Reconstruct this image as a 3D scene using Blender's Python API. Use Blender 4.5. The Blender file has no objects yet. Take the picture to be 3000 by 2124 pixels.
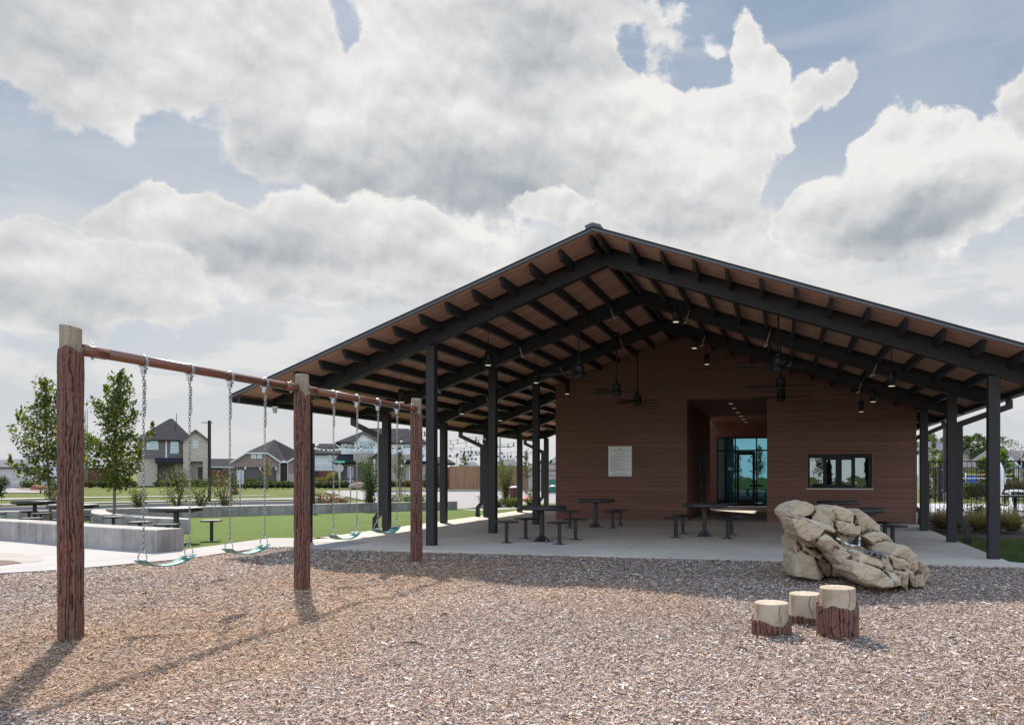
import bpy, bmesh, math, random
import numpy as np
from mathutils import Vector, Matrix, noise
random.seed(7); rng = np.random.default_rng(7)
R = math.radians; PI = math.pi
S = bpy.context.scene; COL = S.collection

# ---------------------------------------------------------------- camera
EYE = 1.45
FPX, CX, YH = 2333.33, 1701.0, 1389.25          # focal length and principal point of the 3000 px wide photograph
cam = bpy.data.cameras.new('camera'); camo = bpy.data.objects.new('camera', cam); COL.objects.link(camo)
camo.location = (0, 0, EYE); camo.rotation_euler = (R(90), 0, 0)
cam.sensor_width = 36.0; cam.lens = 36 * FPX / 3000
cam.shift_x = (1500 - CX) / 3000; cam.shift_y = (YH - 1062) / 3000
cam.clip_end = 4000; S.camera = camo
S.render.resolution_x = 1024; S.render.resolution_y = 724

# ---------------------------------------------------------------- sun and sky
SHADOW = Vector((0.335, -0.861))                # where the shadow of a thing one metre tall falls
SUN_EL = math.atan2(1, SHADOW.length); SUN_AZ = math.atan2(-SHADOW.x, -SHADOW.y)   # azimuth from +Y towards +X
sl = bpy.data.lights.new('sun', 'SUN'); sl.energy = 3.9; sl.angle = R(1.7); sl.color = (1, 0.93, 0.84)
so = bpy.data.objects.new('sun', sl); COL.objects.link(so)
sd = Vector((math.sin(SUN_AZ) * math.cos(SUN_EL), math.cos(SUN_AZ) * math.cos(SUN_EL), math.sin(SUN_EL)))
so.rotation_euler = (-sd).to_track_quat('-Z', 'Y').to_euler()
S.view_settings.view_transform = 'Standard'; S.view_settings.look = 'None'
S.view_settings.exposure = 0.85; S.view_settings.gamma = 1.0; S.view_settings.use_curve_mapping = False
S.cycles.use_denoising = True; S.cycles.max_bounces = 8; S.cycles.transparent_max_bounces = 12

class NT:
    """small wrapper to write node graphs"""
    def __init__(s, tree): s.t = tree; s.n = tree.nodes; s.l = tree.links
    def new(s, kind, **kw):
        n = s.n.new(kind)
        for k, v in kw.items(): setattr(n, k, v)
        return n
    def put(s, sock, v):
        if isinstance(v, bpy.types.NodeSocket): s.l.new(v, sock)
        elif v is not None: sock.default_value = v
    def math(s, op, a, b=None, c=None, clamp=False):
        n = s.new('ShaderNodeMath', operation=op, use_clamp=clamp)
        s.put(n.inputs[0], a); s.put(n.inputs[1], b)
        if c is not None: s.put(n.inputs[2], c)
        return n.outputs[0]
    def vmath(s, op, a, b=None):
        n = s.new('ShaderNodeVectorMath', operation=op); s.put(n.inputs[0], a)
        if b is not None: s.put(n.inputs[1], b)
        return n.outputs['Vector'] if op not in ('LENGTH', 'DOT_PRODUCT') else n.outputs['Value']
    def mix(s, f, a, b, blend='MIX'):
        n = s.new('ShaderNodeMix', data_type='RGBA', blend_type=blend)
        s.put(n.inputs['Factor'], f); s.put(n.inputs[6], a); s.put(n.inputs[7], b)
        return n.outputs[2]
    def ramp(s, f, stops, interp='LINEAR'):
        n = s.new('ShaderNodeValToRGB'); n.color_ramp.interpolation = interp
        e = n.color_ramp.elements
        while len(e) < len(stops): e.new(0.5)
        for i, (p, c) in enumerate(stops):
            e[i].position = p; e[i].color = c if len(c) == 4 else (*c, 1)
        s.put(n.inputs[0], f); return n.outputs[0]
    def step(s, v, lo, hi):
        n = s.new('ShaderNodeMapRange', interpolation_type='SMOOTHSTEP')
        s.put(n.inputs[0], v); s.put(n.inputs[1], lo); s.put(n.inputs[2], hi)
        return n.outputs[0]
    def noise(s, vec, scale, detail=4, rough=0.55, dist=0.0, dim='3D'):
        n = s.new('ShaderNodeTexNoise', noise_dimensions=dim); s.put(n.inputs['Vector'], vec)
        n.inputs['Scale'].default_value = scale; n.inputs['Detail'].default_value = detail
        n.inputs['Roughness'].default_value = rough; n.inputs['Distortion'].default_value = dist
        return n.outputs[0]
    def mapping(s, vec, scale=(1, 1, 1), loc=(0, 0, 0), rot=(0, 0, 0)):
        n = s.new('ShaderNodeMapping'); s.put(n.inputs[0], vec)
        n.inputs['Scale'].default_value = scale; n.inputs['Location'].default_value = loc; n.inputs['Rotation'].default_value = rot
        return n.outputs[0]

def build_sky():
    w = bpy.data.worlds.new('World'); S.world = w; w.use_nodes = True
    g = NT(w.node_tree); g.n.clear()
    out = g.new('ShaderNodeOutputWorld')
    sky = g.new('ShaderNodeTexSky', sky_type='NISHITA', sun_disc=False, sun_elevation=SUN_EL, sun_rotation=SUN_AZ)
    sky.air_density = 1.0; sky.dust_density = 2.5; sky.ozone_density = 1.5
    d = g.new('ShaderNodeTexCoord').outputs['Generated']
    dn = g.vmath('NORMALIZE', d)
    sp = g.new('ShaderNodeSeparateXYZ'); g.put(sp.inputs[0], dn)
    az = g.math('ARCTAN2', sp.outputs[0], sp.outputs[1]); el = g.math('ARCSINE', sp.outputs[2])
    cb = g.new('ShaderNodeCombineXYZ'); g.put(cb.inputs[0], az); g.put(cb.inputs[1], g.math('MULTIPLY', el, 1.25))
    A = cb.outputs[0]                                            # azimuth / elevation chart of the sky
    # warped charts: a gentle warp for the big shapes, a stronger one for ragged edges
    def warp(V, scale, amt, det=5, loc=(0, 0, 0)):
        wn = g.new('ShaderNodeTexNoise', noise_dimensions='2D'); g.put(wn.inputs['Vector'], g.mapping(V, loc=loc))
        wn.inputs['Scale'].default_value = scale; wn.inputs['Detail'].default_value = det; wn.inputs['Roughness'].default_value = .55
        off = g.vmath('SUBTRACT', wn.outputs['Color'], (.5, .5, .5)); sc = g.new('ShaderNodeVectorMath', operation='SCALE'); g.put(sc.inputs[0], off); sc.inputs['Scale'].default_value = amt
        return g.vmath('ADD', V, sc.outputs[0])
    AW = warp(warp(A, 4.5, .10, 2), 15, .05, 6, (2, 5, 0))
    def ang(px, py):
        a = math.atan((px * 1.3078 - CX) / FPX); e = math.atan((YH - py * 1.3078) / FPX * math.cos(a)); return a, e * 1.25
    def blob(V, px, py, rx, ry, amp, rot=0, soft=1.5):
        a, e = ang(px, py); k = 1.3078 / FPX * math.cos(a)
        m = g.new('ShaderNodeMapping', vector_type='TEXTURE'); g.put(m.inputs[0], V)
        m.inputs['Location'].default_value = (a, e, 0); m.inputs['Rotation'].default_value = (0, 0, R(rot))
        m.inputs['Scale'].default_value = (rx * k * math.cos(a), ry * k * 1.25, 1)
        r = g.vmath('LENGTH', m.outputs[0])
        return g.math('MULTIPLY', g.step(r, soft, .0), amp)
    def total(V, items, start):
        acc = start
        for it in items: acc = g.math('ADD', acc, blob(V, *it))
        return acc
    def billow(V, scale, det=7, loc=(0, 0, 0)):
        """cauliflower noise: rounded lumps, creased between"""
        n = g.noise(g.mapping(V, loc=loc), scale, det, .55, 0, '2D'); return g.math('SUBTRACT', 1.0, g.math('MULTIPLY', g.math('ABSOLUTE', g.math('SUBTRACT', n, .5)), 4.0))
    fine = g.noise(A, 20, 8, .60, .15, '2D'); mid = g.noise(A, 6, 5, .55, .2, '2D')
    b1 = billow(AW, 8, 6); edge_n = g.math('ADD', g.math('MULTIPLY', g.math('SUBTRACT', b1, .2), .34), g.math('MULTIPLY', g.math('SUBTRACT', fine, .5), .9))
    f1 = g.noise(A, 9, 6, .52, .0, '2D'); f2 = g.noise(g.mapping(A, loc=(.005, -.019, 0)), 9, 6, .52, .0, '2D')
    relief = g.math('ADD', g.math('MULTIPLY', g.math('SUBTRACT', f1, f2), 1.5), g.math('MULTIPLY', g.math('SUBTRACT', mid, .5), -.42))
    relief = g.math('ADD', relief, g.math('MULTIPLY', g.math('SUBTRACT', b1, .2), .10))
    # open sky: the physical sky, washed out by haze
    skyc = g.new('ShaderNodeVectorMath', operation='SCALE'); g.put(skyc.inputs[0], sky.outputs[0]); skyc.inputs['Scale'].default_value = .1
    haze = g.mix(g.step(el, .75, .0), (.18, .285, .45, 1), (.47, .54, .64, 1))
    haze = g.mix(blob(A, 300, 330, 700, 320, .8), haze, (.235, .315, .455, 1))
    streak = g.noise(g.mapping(A, scale=(1.5, 8, 1), rot=(0, 0, R(-7))), 1.6, 6, .6, .6, '2D')
    haze = g.mix(g.math('MULTIPLY', g.step(streak, .42, .72), .38), haze, (.52, .57, .65, 1)); haze = g.mix(g.math('MULTIPLY', g.step(mid, .40, .68), .35), haze, (.48, .545, .63, 1))
    col = g.mix(.85, skyc.outputs[0], haze)
    # pale veil low in the sky
    col = g.mix(g.math('MULTIPLY', blob(A, 1400, 700, 1300, 330, 1.0), .85, clamp=True), col, (.655, .685, .72, 1))
    bank = g.noise(g.mapping(A, scale=(1, 2.4, 1)), 7, 7, .58, .2, '2D')
    col = g.mix(g.math('MULTIPLY', g.step(bank, .44, .62), g.math('MULTIPLY', g.step(el, .36, .16), .7)), col, (.75, .765, .775, 1))
    RAMP = [(0, (.335, .38, .44)), (.25, (.445, .48, .53)), (.5, (.565, .595, .63)), (.75, (.69, .705, .725)), (1, (.815, .825, .835))]
    def layer(col, shape, shades, base, grad, cy, ry, soft=.42, dens=.95, edge=1.0, warm=None):
        """one bank of cumulus: ragged outline, bright crown, grey base"""
        D = g.math('ADD', total(AW, shape, -.68), g.math('MULTIPLY', edge_n, edge))
        m = g.math('MULTIPLY', g.step(D, -.02, soft), dens)
        vert = g.math('MULTIPLY', g.math('SUBTRACT', el, ang(1147, cy)[1] / 1.25), grad / (ry * 1.3078 / FPX))
        sh = g.math('ADD', total(AW, shades, base), g.math('ADD', vert, relief))
        sh = g.math('ADD', sh, g.math('MULTIPLY', g.step(D, .42, .04), .20))
        c = g.ramp(g.math('ADD', sh, 0, clamp=True), RAMP)
        return g.mix(m, col, c)
    # far banks first, nearer ones over them (centres and sizes in the chart)
    col = layer(col, [(1130, 590, 520, 110, 1.1, 0), (1560, 520, 330, 130, 1.1, 0), (1900, 600, 420, 100, .9, 0), (600, 660, 500, 90, 1.0, 0)], [(1450, 500, 150, 60, -.22, 0)], .72, .10, 560, 100, .5, .85)
    col = layer(col, [(1490, 410, 260, 140, 1.4, 0), (1640, 275, 150, 100, 1.4, 0), (1655, 120, 62, 80, 1.3, 0), (1690, 180, 60, 55, 1.0, 0), (1420, 270, 80, 110, .9, 0)], [(1480, 480, 180, 70, -.25, 0), (1600, 250, 200, 90, .22, 0), (1560, 400, 150, 60, .08, 0)], .68, .12, 330, 160, .22)
    col = layer(col, [(850, 60, 640, 260, 1.5, 0), (1110, 290, 370, 215, 1.5, 0), (720, 280, 240, 130, 1.2, 0), (590, 150, 150, 130, .9, 0), (1290, 30, 160, 190, 1.0, 0), (745, 50, 90, 70, -1.3, 20), (560, 60, 60, 40, -.6, 0), (1400, 110, 45, 90, -.9, 0)],
                [(1010, 430, 360, 120, -.52, 0), (1250, 135, 170, 150, -.42, 0), (1330, 370, 220, 110, -.22, 0), (640, 350, 190, 90, -.34, 0), (1320, 245, 230, 70, .30, 0), (760, 170, 260, 110, .14, 0), (900, 270, 160, 80, -.08, 0), (1350, 330, 120, 60, .15, 0)], .70, .03, 220, 220, .28)
    col = layer(col, [(80, 60, 430, 200, 1.5, 0), (320, 180, 120, 90, 1.0, 0), (430, 70, 200, 110, .9, 0)], [(60, 150, 300, 110, -.28, 0), (80, 20, 420, 90, -.24, 0), (330, 200, 130, 70, .22, 0), (250, 110, 100, 70, .1, 0)], .60, -.05, 110, 150, .3)
    col = layer(col, [(620, 590, 420, 125, 1.3, 0), (345, 480, 85, 95, 1.2, 0), (235, 520, 90, 70, .9, 0), (450, 520, 90, 80, .9, 0), (760, 490, 220, 100, 1.0, 0), (1000, 560, 300, 100, .8, 0), (1230, 460, 110, 60, .8, 0)],
                [(720, 590, 330, 80, -.30, 0), (480, 570, 160, 60, -.18, 0), (760, 430, 200, 50, .16, 0), (350, 430, 110, 50, .14, 0)], .70, .08, 520, 110, .22)
    col = layer(col, [(160, 650, 420, 120, 1.4, 0), (80, 575, 210, 70, 1.0, 0), (330, 630, 200, 90, .8, 0)], [(180, 660, 260, 60, -.30, 0), (100, 560, 180, 50, .12, 0), (320, 720, 200, 40, -.15, 0)], .68, .08, 620, 100, .3)
    col = layer(col, [(2070, 450, 340, 150, 1.5, 14), (2230, 360, 210, 90, 1.1, 0), (2040, 310, 100, 80, 1.0, 20), (1860, 520, 130, 110, .8, 0)],
                [(2000, 540, 200, 75, -.62, 18), (2150, 450, 190, 70, -.46, 25), (1930, 500, 110, 70, -.22, 0), (2060, 350, 240, 70, .2, 12)], .76, .03, 430, 130, .2)
    col = layer(col, [(1820, 212, 95, 48, 1.25, 8), (1868, 170, 40, 30, .8, 40), (2290, 185, 95, 85, 1.5, 0), (1585, 85, 55, 42, .75, 0), (1490, 20, 60, 40, .8, 0)], [(2260, 235, 80, 40, -.4, 0)], .84, .0, 200, 100, .25, .92)
    low = g.mix(g.math('MULTIPLY', g.step(el, .16, .0), .8), col, (.64, .67, .705, 1))
    # extra brightness added to the sky overhead and behind camera, to fill the shade
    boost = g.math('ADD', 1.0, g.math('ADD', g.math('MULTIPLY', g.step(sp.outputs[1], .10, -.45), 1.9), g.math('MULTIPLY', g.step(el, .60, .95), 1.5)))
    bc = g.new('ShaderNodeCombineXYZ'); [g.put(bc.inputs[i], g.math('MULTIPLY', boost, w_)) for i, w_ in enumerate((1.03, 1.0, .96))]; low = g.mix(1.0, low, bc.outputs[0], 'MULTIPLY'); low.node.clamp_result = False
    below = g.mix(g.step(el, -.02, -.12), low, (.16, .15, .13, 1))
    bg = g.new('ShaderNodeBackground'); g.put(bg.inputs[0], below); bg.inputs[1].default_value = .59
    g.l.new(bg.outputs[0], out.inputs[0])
build_sky()

# ---------------------------------------------------------------- frames of reference
TH = -0.251; cT, sT = math.cos(TH), math.sin(TH)
def G(px, py, h=0.0):
    """ground point seen at a pixel of the photograph"""
    Z = FPX * (EYE - h) / (py - YH); return ((px - CX) / FPX * Z, Z)
def W(px, py, Z): return Vector(((px - CX) / FPX * Z, Z, EYE - (py - YH) / FPX * Z))
def UV(u, v): return (u * cT - v * sT, u * sT + v * cT)     # pavilion frame -> world

# ---------------------------------------------------------------- scene helpers
def tag(o, label=None, cat=None, group=None, kind=None):
    if label: o['label'] = label
    if cat: o['category'] = cat
    if group: o['group'] = group
    if kind: o['kind'] = kind
    return o
def thing(name, label, cat, loc=(0, 0, 0), rz=0.0, group=None):
    o = bpy.data.objects.new(name, None); COL.objects.link(o); o.location = loc; o.rotation_euler = (0, 0, rz)
    o.empty_display_size = .1
    return tag(o, label, cat, group)
def copy_tree(o, parent=None):
    c = o.copy(); COL.objects.link(c); c.parent = parent
    for ch in list(o.children): copy_tree(ch, c)
    return c

class MB:
    def __init__(s): s.v = []; s.f = []; s.c = []; s.smooth = []
    def add(s, vs, fs, smooth=False, col=None):
        b = len(s.v); s.v += [tuple(p) for p in vs]; s.f += [tuple(i + b for i in f) for f in fs]; s.smooth += [smooth] * len(fs)
        if col is not None or s.c:
            while len(s.c) < b: s.c.append((1, 1, 1))
            s.c += [col or (1, 1, 1)] * len(vs)
        return s
    def box(s, c, d, rz=0, M=None, col=None):
        x, y, z = d[0] / 2, d[1] / 2, d[2] / 2
        vs = [Vector(p) for p in ((-x, -y, -z), (x, -y, -z), (x, y, -z), (-x, y, -z), (-x, -y, z), (x, -y, z), (x, y, z), (-x, y, z))]
        if rz: m = Matrix.Rotation(rz, 3, 'Z'); vs = [m @ p for p in vs]
        if M: vs = [M @ p for p in vs]
        c = Vector(c)
        return s.add([p + c for p in vs], [(3, 2, 1, 0), (4, 5, 6, 7), (0, 1, 5, 4), (1, 2, 6, 5), (2, 3, 7, 6), (3, 0, 4, 7)], col=col)
    def bx(s, x0, x1, y0, y1, z0, z1, col=None): return s.box(((x0 + x1) / 2, (y0 + y1) / 2, (z0 + z1) / 2), (x1 - x0, y1 - y0, z1 - z0), col=col)
    def tube(s, pts, r, n=8, cap=True, smooth=True, col=None):
        pts = [Vector(p) for p in pts]; rs = r if isinstance(r, (list, tuple)) else [r] * len(pts)
        vs = []; up = None
        for i, p in enumerate(pts):
            t = (pts[min(i + 1, len(pts) - 1)] - pts[max(i - 1, 0)]).normalized()
            if up is None: up = Vector((0, 0, 1)) if abs(t.z) < .9 else Vector((1, 0, 0))
            a = (up - t * up.dot(t))
            a = a.normalized() if a.length > 1e-5 else t.orthogonal().normalized()
            up = a; b = t.cross(a)
            for k in range(n):
                q = 2 * PI * k / n + PI / n; vs.append(p + (a * math.cos(q) + b * math.sin(q)) * rs[i])
        fs = []
        for i in range(len(pts) - 1):
            for k in range(n): fs.append((i * n + k, i * n + (k + 1) % n, (i + 1) * n + (k + 1) % n, (i + 1) * n + k))
        s.add(vs, fs, smooth, col)
        if cap:
            b = len(s.v) - len(vs); s.f += [tuple(b + k for k in reversed(range(n))), tuple(b + (len(pts) - 1) * n + k for k in range(n))]; s.smooth += [False, False]
        return s
    def lathe(s, prof, n=24, o=(0, 0, 0), smooth=True, cap=True, col=None):
        o = Vector(o); vs = []
        for r, z in prof:
            for k in range(n): vs.append(o + Vector((r * math.cos(2 * PI * k / n), r * math.sin(2 * PI * k / n), z)))
        fs = [(i * n + k, i * n + (k + 1) % n, (i + 1) * n + (k + 1) % n, (i + 1) * n + k) for i in range(len(prof) - 1) for k in range(n)]
        s.add(vs, fs, smooth, col); b = len(s.v) - len(vs)
        if cap: s.f += [tuple(b + k for k in reversed(range(n))), tuple(b + (len(prof) - 1) * n + k for k in range(n))]; s.smooth += [False, False]
        return s
    def prism(s, poly, vec, col=None):
        """closed solid: a planar polygon swept along vec"""
        n = len(poly); vec = Vector(vec); P = [Vector(p) for p in poly]
        nrm = Vector((0, 0, 0))
        for i in range(n): nrm += P[i].cross(P[(i + 1) % n])
        if nrm.dot(vec) > 0: P = P[::-1]
        return s.add(P + [p + vec for p in P], [tuple(range(n)), tuple(reversed(range(n, 2 * n)))] + [(i, i + n, (i + 1) % n + n, (i + 1) % n) for i in range(n)], col=col)
    def torus(s, c, Rr, r, M=None, n=12, m=5, sx=1.0):
        vs = []
        for i in range(n):
            a = 2 * PI * i / n
            for k in range(m):
                b = 2 * PI * k / m; x = (Rr + r * math.cos(b))
                p = Vector((x * math.cos(a), 0, x * math.sin(a) + (sx if math.sin(a) > 0 else -sx))) + Vector((0, r * math.sin(b), 0))
                vs.append((M @ p if M else p) + Vector(c))
        return s.add(vs, [(i * m + k, ((i + 1) % n) * m + k, ((i + 1) % n) * m + (k + 1) % m, i * m + (k + 1) % m) for i in range(n) for k in range(m)], True)
    def build(s, name, mat, parent=None, bevel=0.0, origin=None):
        me = bpy.data.meshes.new(name)
        v = s.v
        if origin is not None: v = [(p[0] - origin[0], p[1] - origin[1], p[2] - origin[2]) for p in v]
        me.from_pydata(v, [], s.f); me.polygons.foreach_set('use_smooth', s.smooth)
        if s.c:
            while len(s.c) < len(s.v): s.c.append((1, 1, 1))
            a = me.color_attributes.new('Col', 'FLOAT_COLOR', 'POINT')
            a.data.foreach_set('color', np.array([(*c, 1) for c in s.c], dtype=np.float32).ravel())
        me.materials.append(mat); me.update()
        o = bpy.data.objects.new(name, me); COL.objects.link(o)
        if parent: o.parent = parent
        elif origin is not None: o.location = origin
        if bevel:
            b = o.modifiers.new('bevel', 'BEVEL'); b.width = bevel; b.segments = 2; b.limit_method = 'ANGLE'; b.angle_limit = R(40)
        return o

def raw_mesh(name, verts, faces4, mat, parent=None, cols=None, smooth=False, tri=False):
    """big numpy meshes: verts (n,3), faces (m,4)"""
    k = 3 if tri else 4
    me = bpy.data.meshes.new(name); me.vertices.add(len(verts)); me.vertices.foreach_set('co', np.asarray(verts, np.float32).ravel())
    me.loops.add(len(faces4) * k); me.loops.foreach_set('vertex_index', np.asarray(faces4, np.int32).ravel())
    me.polygons.add(len(faces4)); me.polygons.foreach_set('loop_start', np.arange(0, len(faces4) * k, k, dtype=np.int32))
    me.polygons.foreach_set('loop_total', np.full(len(faces4), k, np.int32))
    me.polygons.foreach_set('use_smooth', np.full(len(faces4), smooth))
    if cols is not None:
        a = me.color_attributes.new('Col', 'FLOAT_COLOR', 'POINT')
        c = np.ones((len(verts), 4), np.float32); c[:, :3] = cols; a.data.foreach_set('color', c.ravel())
    me.update(calc_edges=True); me.validate(); me.materials.append(mat)
    o = bpy.data.objects.new(name, me); COL.objects.link(o)
    if parent: o.parent = parent
    return o

# ---------------------------------------------------------------- materials
def mat(name, color, rough=.6, metal=0.0, var=0.0, vscale=3.0, bump=0.0, bscale=20.0, stretch=(1, 1, 1), spec=.5, coat=0, col2=None, attr=False, detail=5):
    m = bpy.data.materials.new(name); m.use_nodes = True; g = NT(m.node_tree)
    p = g.n['Principled BSDF']; p.inputs['Roughness'].default_value = rough; p.inputs['Metallic'].default_value = metal
    p.inputs['Specular IOR Level'].default_value = spec
    if coat: p.inputs['Coat Weight'].default_value = coat; p.inputs['Coat Roughness'].default_value = .1
    c = (*color, 1); src = None
    tc = g.new('ShaderNodeTexCoord').outputs['Object']; vec = g.mapping(tc, scale=stretch)
    if attr:
        a = g.new('ShaderNodeAttribute', attribute_name='Col').outputs['Color']; src = g.mix(1.0, a, c, 'MULTIPLY')
    else: src = c
    if var or col2:
        n = g.noise(vec, vscale, detail, .6)
        f = g.step(n, .3, .7)
        if col2: src = g.mix(f, src, (*col2, 1))
        if var:
            n2 = g.noise(vec, vscale * 2.3, detail, .65); k = g.math('ADD', g.math('MULTIPLY', g.math('SUBTRACT', n2, .5), var * 2), 1.0)
            cc = g.new('ShaderNodeCombineXYZ'); [g.put(cc.inputs[i], k) for i in range(3)]
            src = g.mix(1.0, src, cc.outputs[0], 'MULTIPLY')
    g.put(p.inputs['Base Color'], src)
    if bump:
        b = g.new('ShaderNodeBump'); b.inputs['Strength'].default_value = 1.0; b.inputs['Distance'].default_value = bump
        g.put(b.inputs['Height'], g.noise(vec, bscale, 5, .6)); g.l.new(b.outputs[0], p.inputs['Normal'])
    return m

M = {}
M['steel'] = mat('charcoal_steel', (.019, .0172, .020), .5, spec=.35, var=.15, vscale=8, bump=.0006, bscale=250)
M['fascia'] = mat('skylit_trim_steel', (.075, .078, .088), .5, var=.1)  # same steel as the frame, lightened to paint in skylight
M['galv'] = mat('galvanised_metal', (.42, .42, .43), .38, .8, var=.12, vscale=30)
M['white'] = mat('white_paint', (.72, .72, .71), .5, var=.04)
M['black'] = mat('black_paint', (.007, .007, .008), .5, spec=.3)
M['shingle'] = mat('dark_shingles', (.030, .029, .034), .95, spec=.08, var=.35, vscale=1.6, stretch=(1, 1, 7), detail=6)
M['glow'] = None
def emit(name, col, s):
    m = bpy.data.materials.new(name); m.use_nodes = True; g = NT(m.node_tree); p = g.n['Principled BSDF']
    p.inputs['Base Color'].default_value = (.8, .8, .75, 1); p.inputs['Emission Color'].default_value = (*col, 1); p.inputs['Emission Strength'].default_value = s
    return m
M['lamp'] = emit('lamp_diffuser', (1, .80, .55), .35)
M['bulb'] = mat('frosted_bulb', (.80, .80, .80), .25)

def planks_mat(name, c1, c2, axis, step, streak=(1.2, 1.2, 40), line=.012, rough=.62, dark=.55, vary=.28):
    """boards running across `axis`; soft grain along them and a fine joint every `step` metres"""
    m = bpy.data.materials.new(name); m.use_nodes = True; g = NT(m.node_tree); p = g.n['Principled BSDF']; p.inputs['Roughness'].default_value = rough
    p.inputs['Specular IOR Level'].default_value = .3
    tc = g.new('ShaderNodeTexCoord').outputs['Object']
    sp = g.new('ShaderNodeSeparateXYZ'); g.put(sp.inputs[0], tc); a = sp.outputs[axis]
    q = g.math('DIVIDE', a, step); idx = g.math('FLOOR', q); fr = g.math('SUBTRACT', q, idx)
    wn = g.new('ShaderNodeTexWhiteNoise', noise_dimensions='1D'); g.put(wn.inputs['W'], idx)
    ofs = g.vmath('SCALE', wn.outputs['Color']); ofs.node.inputs['Scale'].default_value = 20
    gr = g.noise(g.vmath('ADD', g.mapping(tc, scale=streak), ofs), 1.3, 6, .65, .4)
    gr2 = g.noise(g.vmath('ADD', g.mapping(tc, scale=tuple(x * .35 for x in streak)), ofs), 1.0, 3, .6)
    f = g.step(g.math('ADD', g.math('MULTIPLY', gr, .6), g.math('MULTIPLY', gr2, .4)), .3, .7)
    col = g.mix(f, (*c1, 1), (*c2, 1))
    k = g.math('ADD', 1 - vary / 2, g.math('MULTIPLY', wn.outputs['Value'], vary))
    edge = g.math('MINIMUM', fr, g.math('SUBTRACT', 1, fr)); ln = g.step(edge, line / step * .4, line / step)
    k = g.math('MULTIPLY', k, g.math('ADD', dark, g.math('MULTIPLY', ln, 1 - dark)))
    cc = g.new('ShaderNodeCombineXYZ'); [g.put(cc.inputs[i], k) for i in range(3)]
    g.put(p.inputs['Base Color'], g.mix(1.0, col, cc.outputs[0], 'MULTIPLY'))
    b = g.new('ShaderNodeBump'); b.inputs['Distance'].default_value = .004; b.inputs['Strength'].default_value = 1
    g.put(b.inputs['Height'], g.math('ADD', g.math('MULTIPLY', ln, 1.0), g.math('MULTIPLY', gr, .15))); g.l.new(b.outputs[0], p.inputs['Normal'])
    return m
M['clad'] = planks_mat('red_brown_cladding', (.120, .056, .043), (.203, .098, .075), 2, .152, (.7, .7, 60), .006, dark=.84, vary=.10)
M['soffit'] = planks_mat('soffit_boards', (.36, .190, .130), (.58, .340, .245), 1, .105, (1.2, 38, 1.2), .010, dark=.45)
M['fencewood'] = planks_mat('cedar_fence_boards', (.20, .098, .055), (.36, .20, .125), 0, .14, (14, 14, .7), .012, dark=.5)
M['fencewood_dark'] = planks_mat('stained_fence_boards', (.095, .038, .026), (.17, .07, .045), 0, .14, (14, 14, .7), .012, dark=.5)
M['siding_white'] = planks_mat('white_lap_siding', (.72, .74, .77), (.80, .82, .85), 2, .20, (.4, .4, 3), .02, dark=.78)
M['siding_grey'] = planks_mat('grey_lap_siding', (.145, .125, .118), (.175, .15, .14), 2, .20, (.4, .4, 3), .02, dark=.8)
M['siding_beige'] = planks_mat('beige_lap_siding', (.50, .46, .42), (.56, .52, .48), 2, .20, (.4, .4, 3), .02, dark=.82)
M['siding_blue'] = planks_mat('blue_grey_siding', (.12, .14, .17), (.15, .17, .2), 2, .20, (.4, .4, 3), .02, dark=.82)
def brick_mat(name, a, b, c, mortar, scale=1.0):
    m = bpy.data.materials.new(name); m.use_nodes = True; g = NT(m.node_tree); p = g.n['Principled BSDF']; p.inputs['Roughness'].default_value = .85
    tc = g.new('ShaderNodeTexCoord').outputs['Object']; sp = g.new('ShaderNodeSeparateXYZ'); g.put(sp.inputs[0], tc)
    cb = g.new('ShaderNodeCombineXYZ'); g.put(cb.inputs[0], g.math('ADD', sp.outputs[0], sp.outputs[1])); g.put(cb.inputs[1], sp.outputs[2])
    br = g.new('ShaderNodeTexBrick'); g.put(br.inputs['Vector'], cb.outputs[0]); br.inputs['Scale'].default_value = scale
    br.inputs['Brick Width'].default_value = .40; br.inputs['Row Height'].default_value = .13; br.inputs['Mortar Size'].default_value = .016
    br.inputs['Color1'].default_value = (*a, 1); br.inputs['Color2'].default_value = (*b, 1); br.inputs['Mortar'].default_value = (*mortar, 1)
    n = g.noise(g.mapping(cb.outputs[0], scale=(2.5, 8, 1)), 1.0, 3, .6)
    col = g.mix(g.step(n, .56, .66), br.outputs['Color'], (*c, 1)); g.put(p.inputs['Base Color'], col)
    return m
M['brick_cream'] = brick_mat('cream_brick', (.50, .43, .35), (.44, .37, .30), (.27, .20, .15), (.46, .41, .36))
M['brick_brown'] = brick_mat('brown_brick', (.24, .155, .125), (.17, .11, .095), (.33, .27, .24), (.33, .29, .27))
M['brick_tan'] = brick_mat('tan_brick', (.38, .32, .28), (.32, .26, .23), (.22, .18, .16), (.40, .36, .33))
M['door_brown'] = mat('brown_panel_door', (.085, .070, .068), .55)
M['door_red'] = mat('dark_red_door', (.055, .022, .018), .4)

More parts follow.
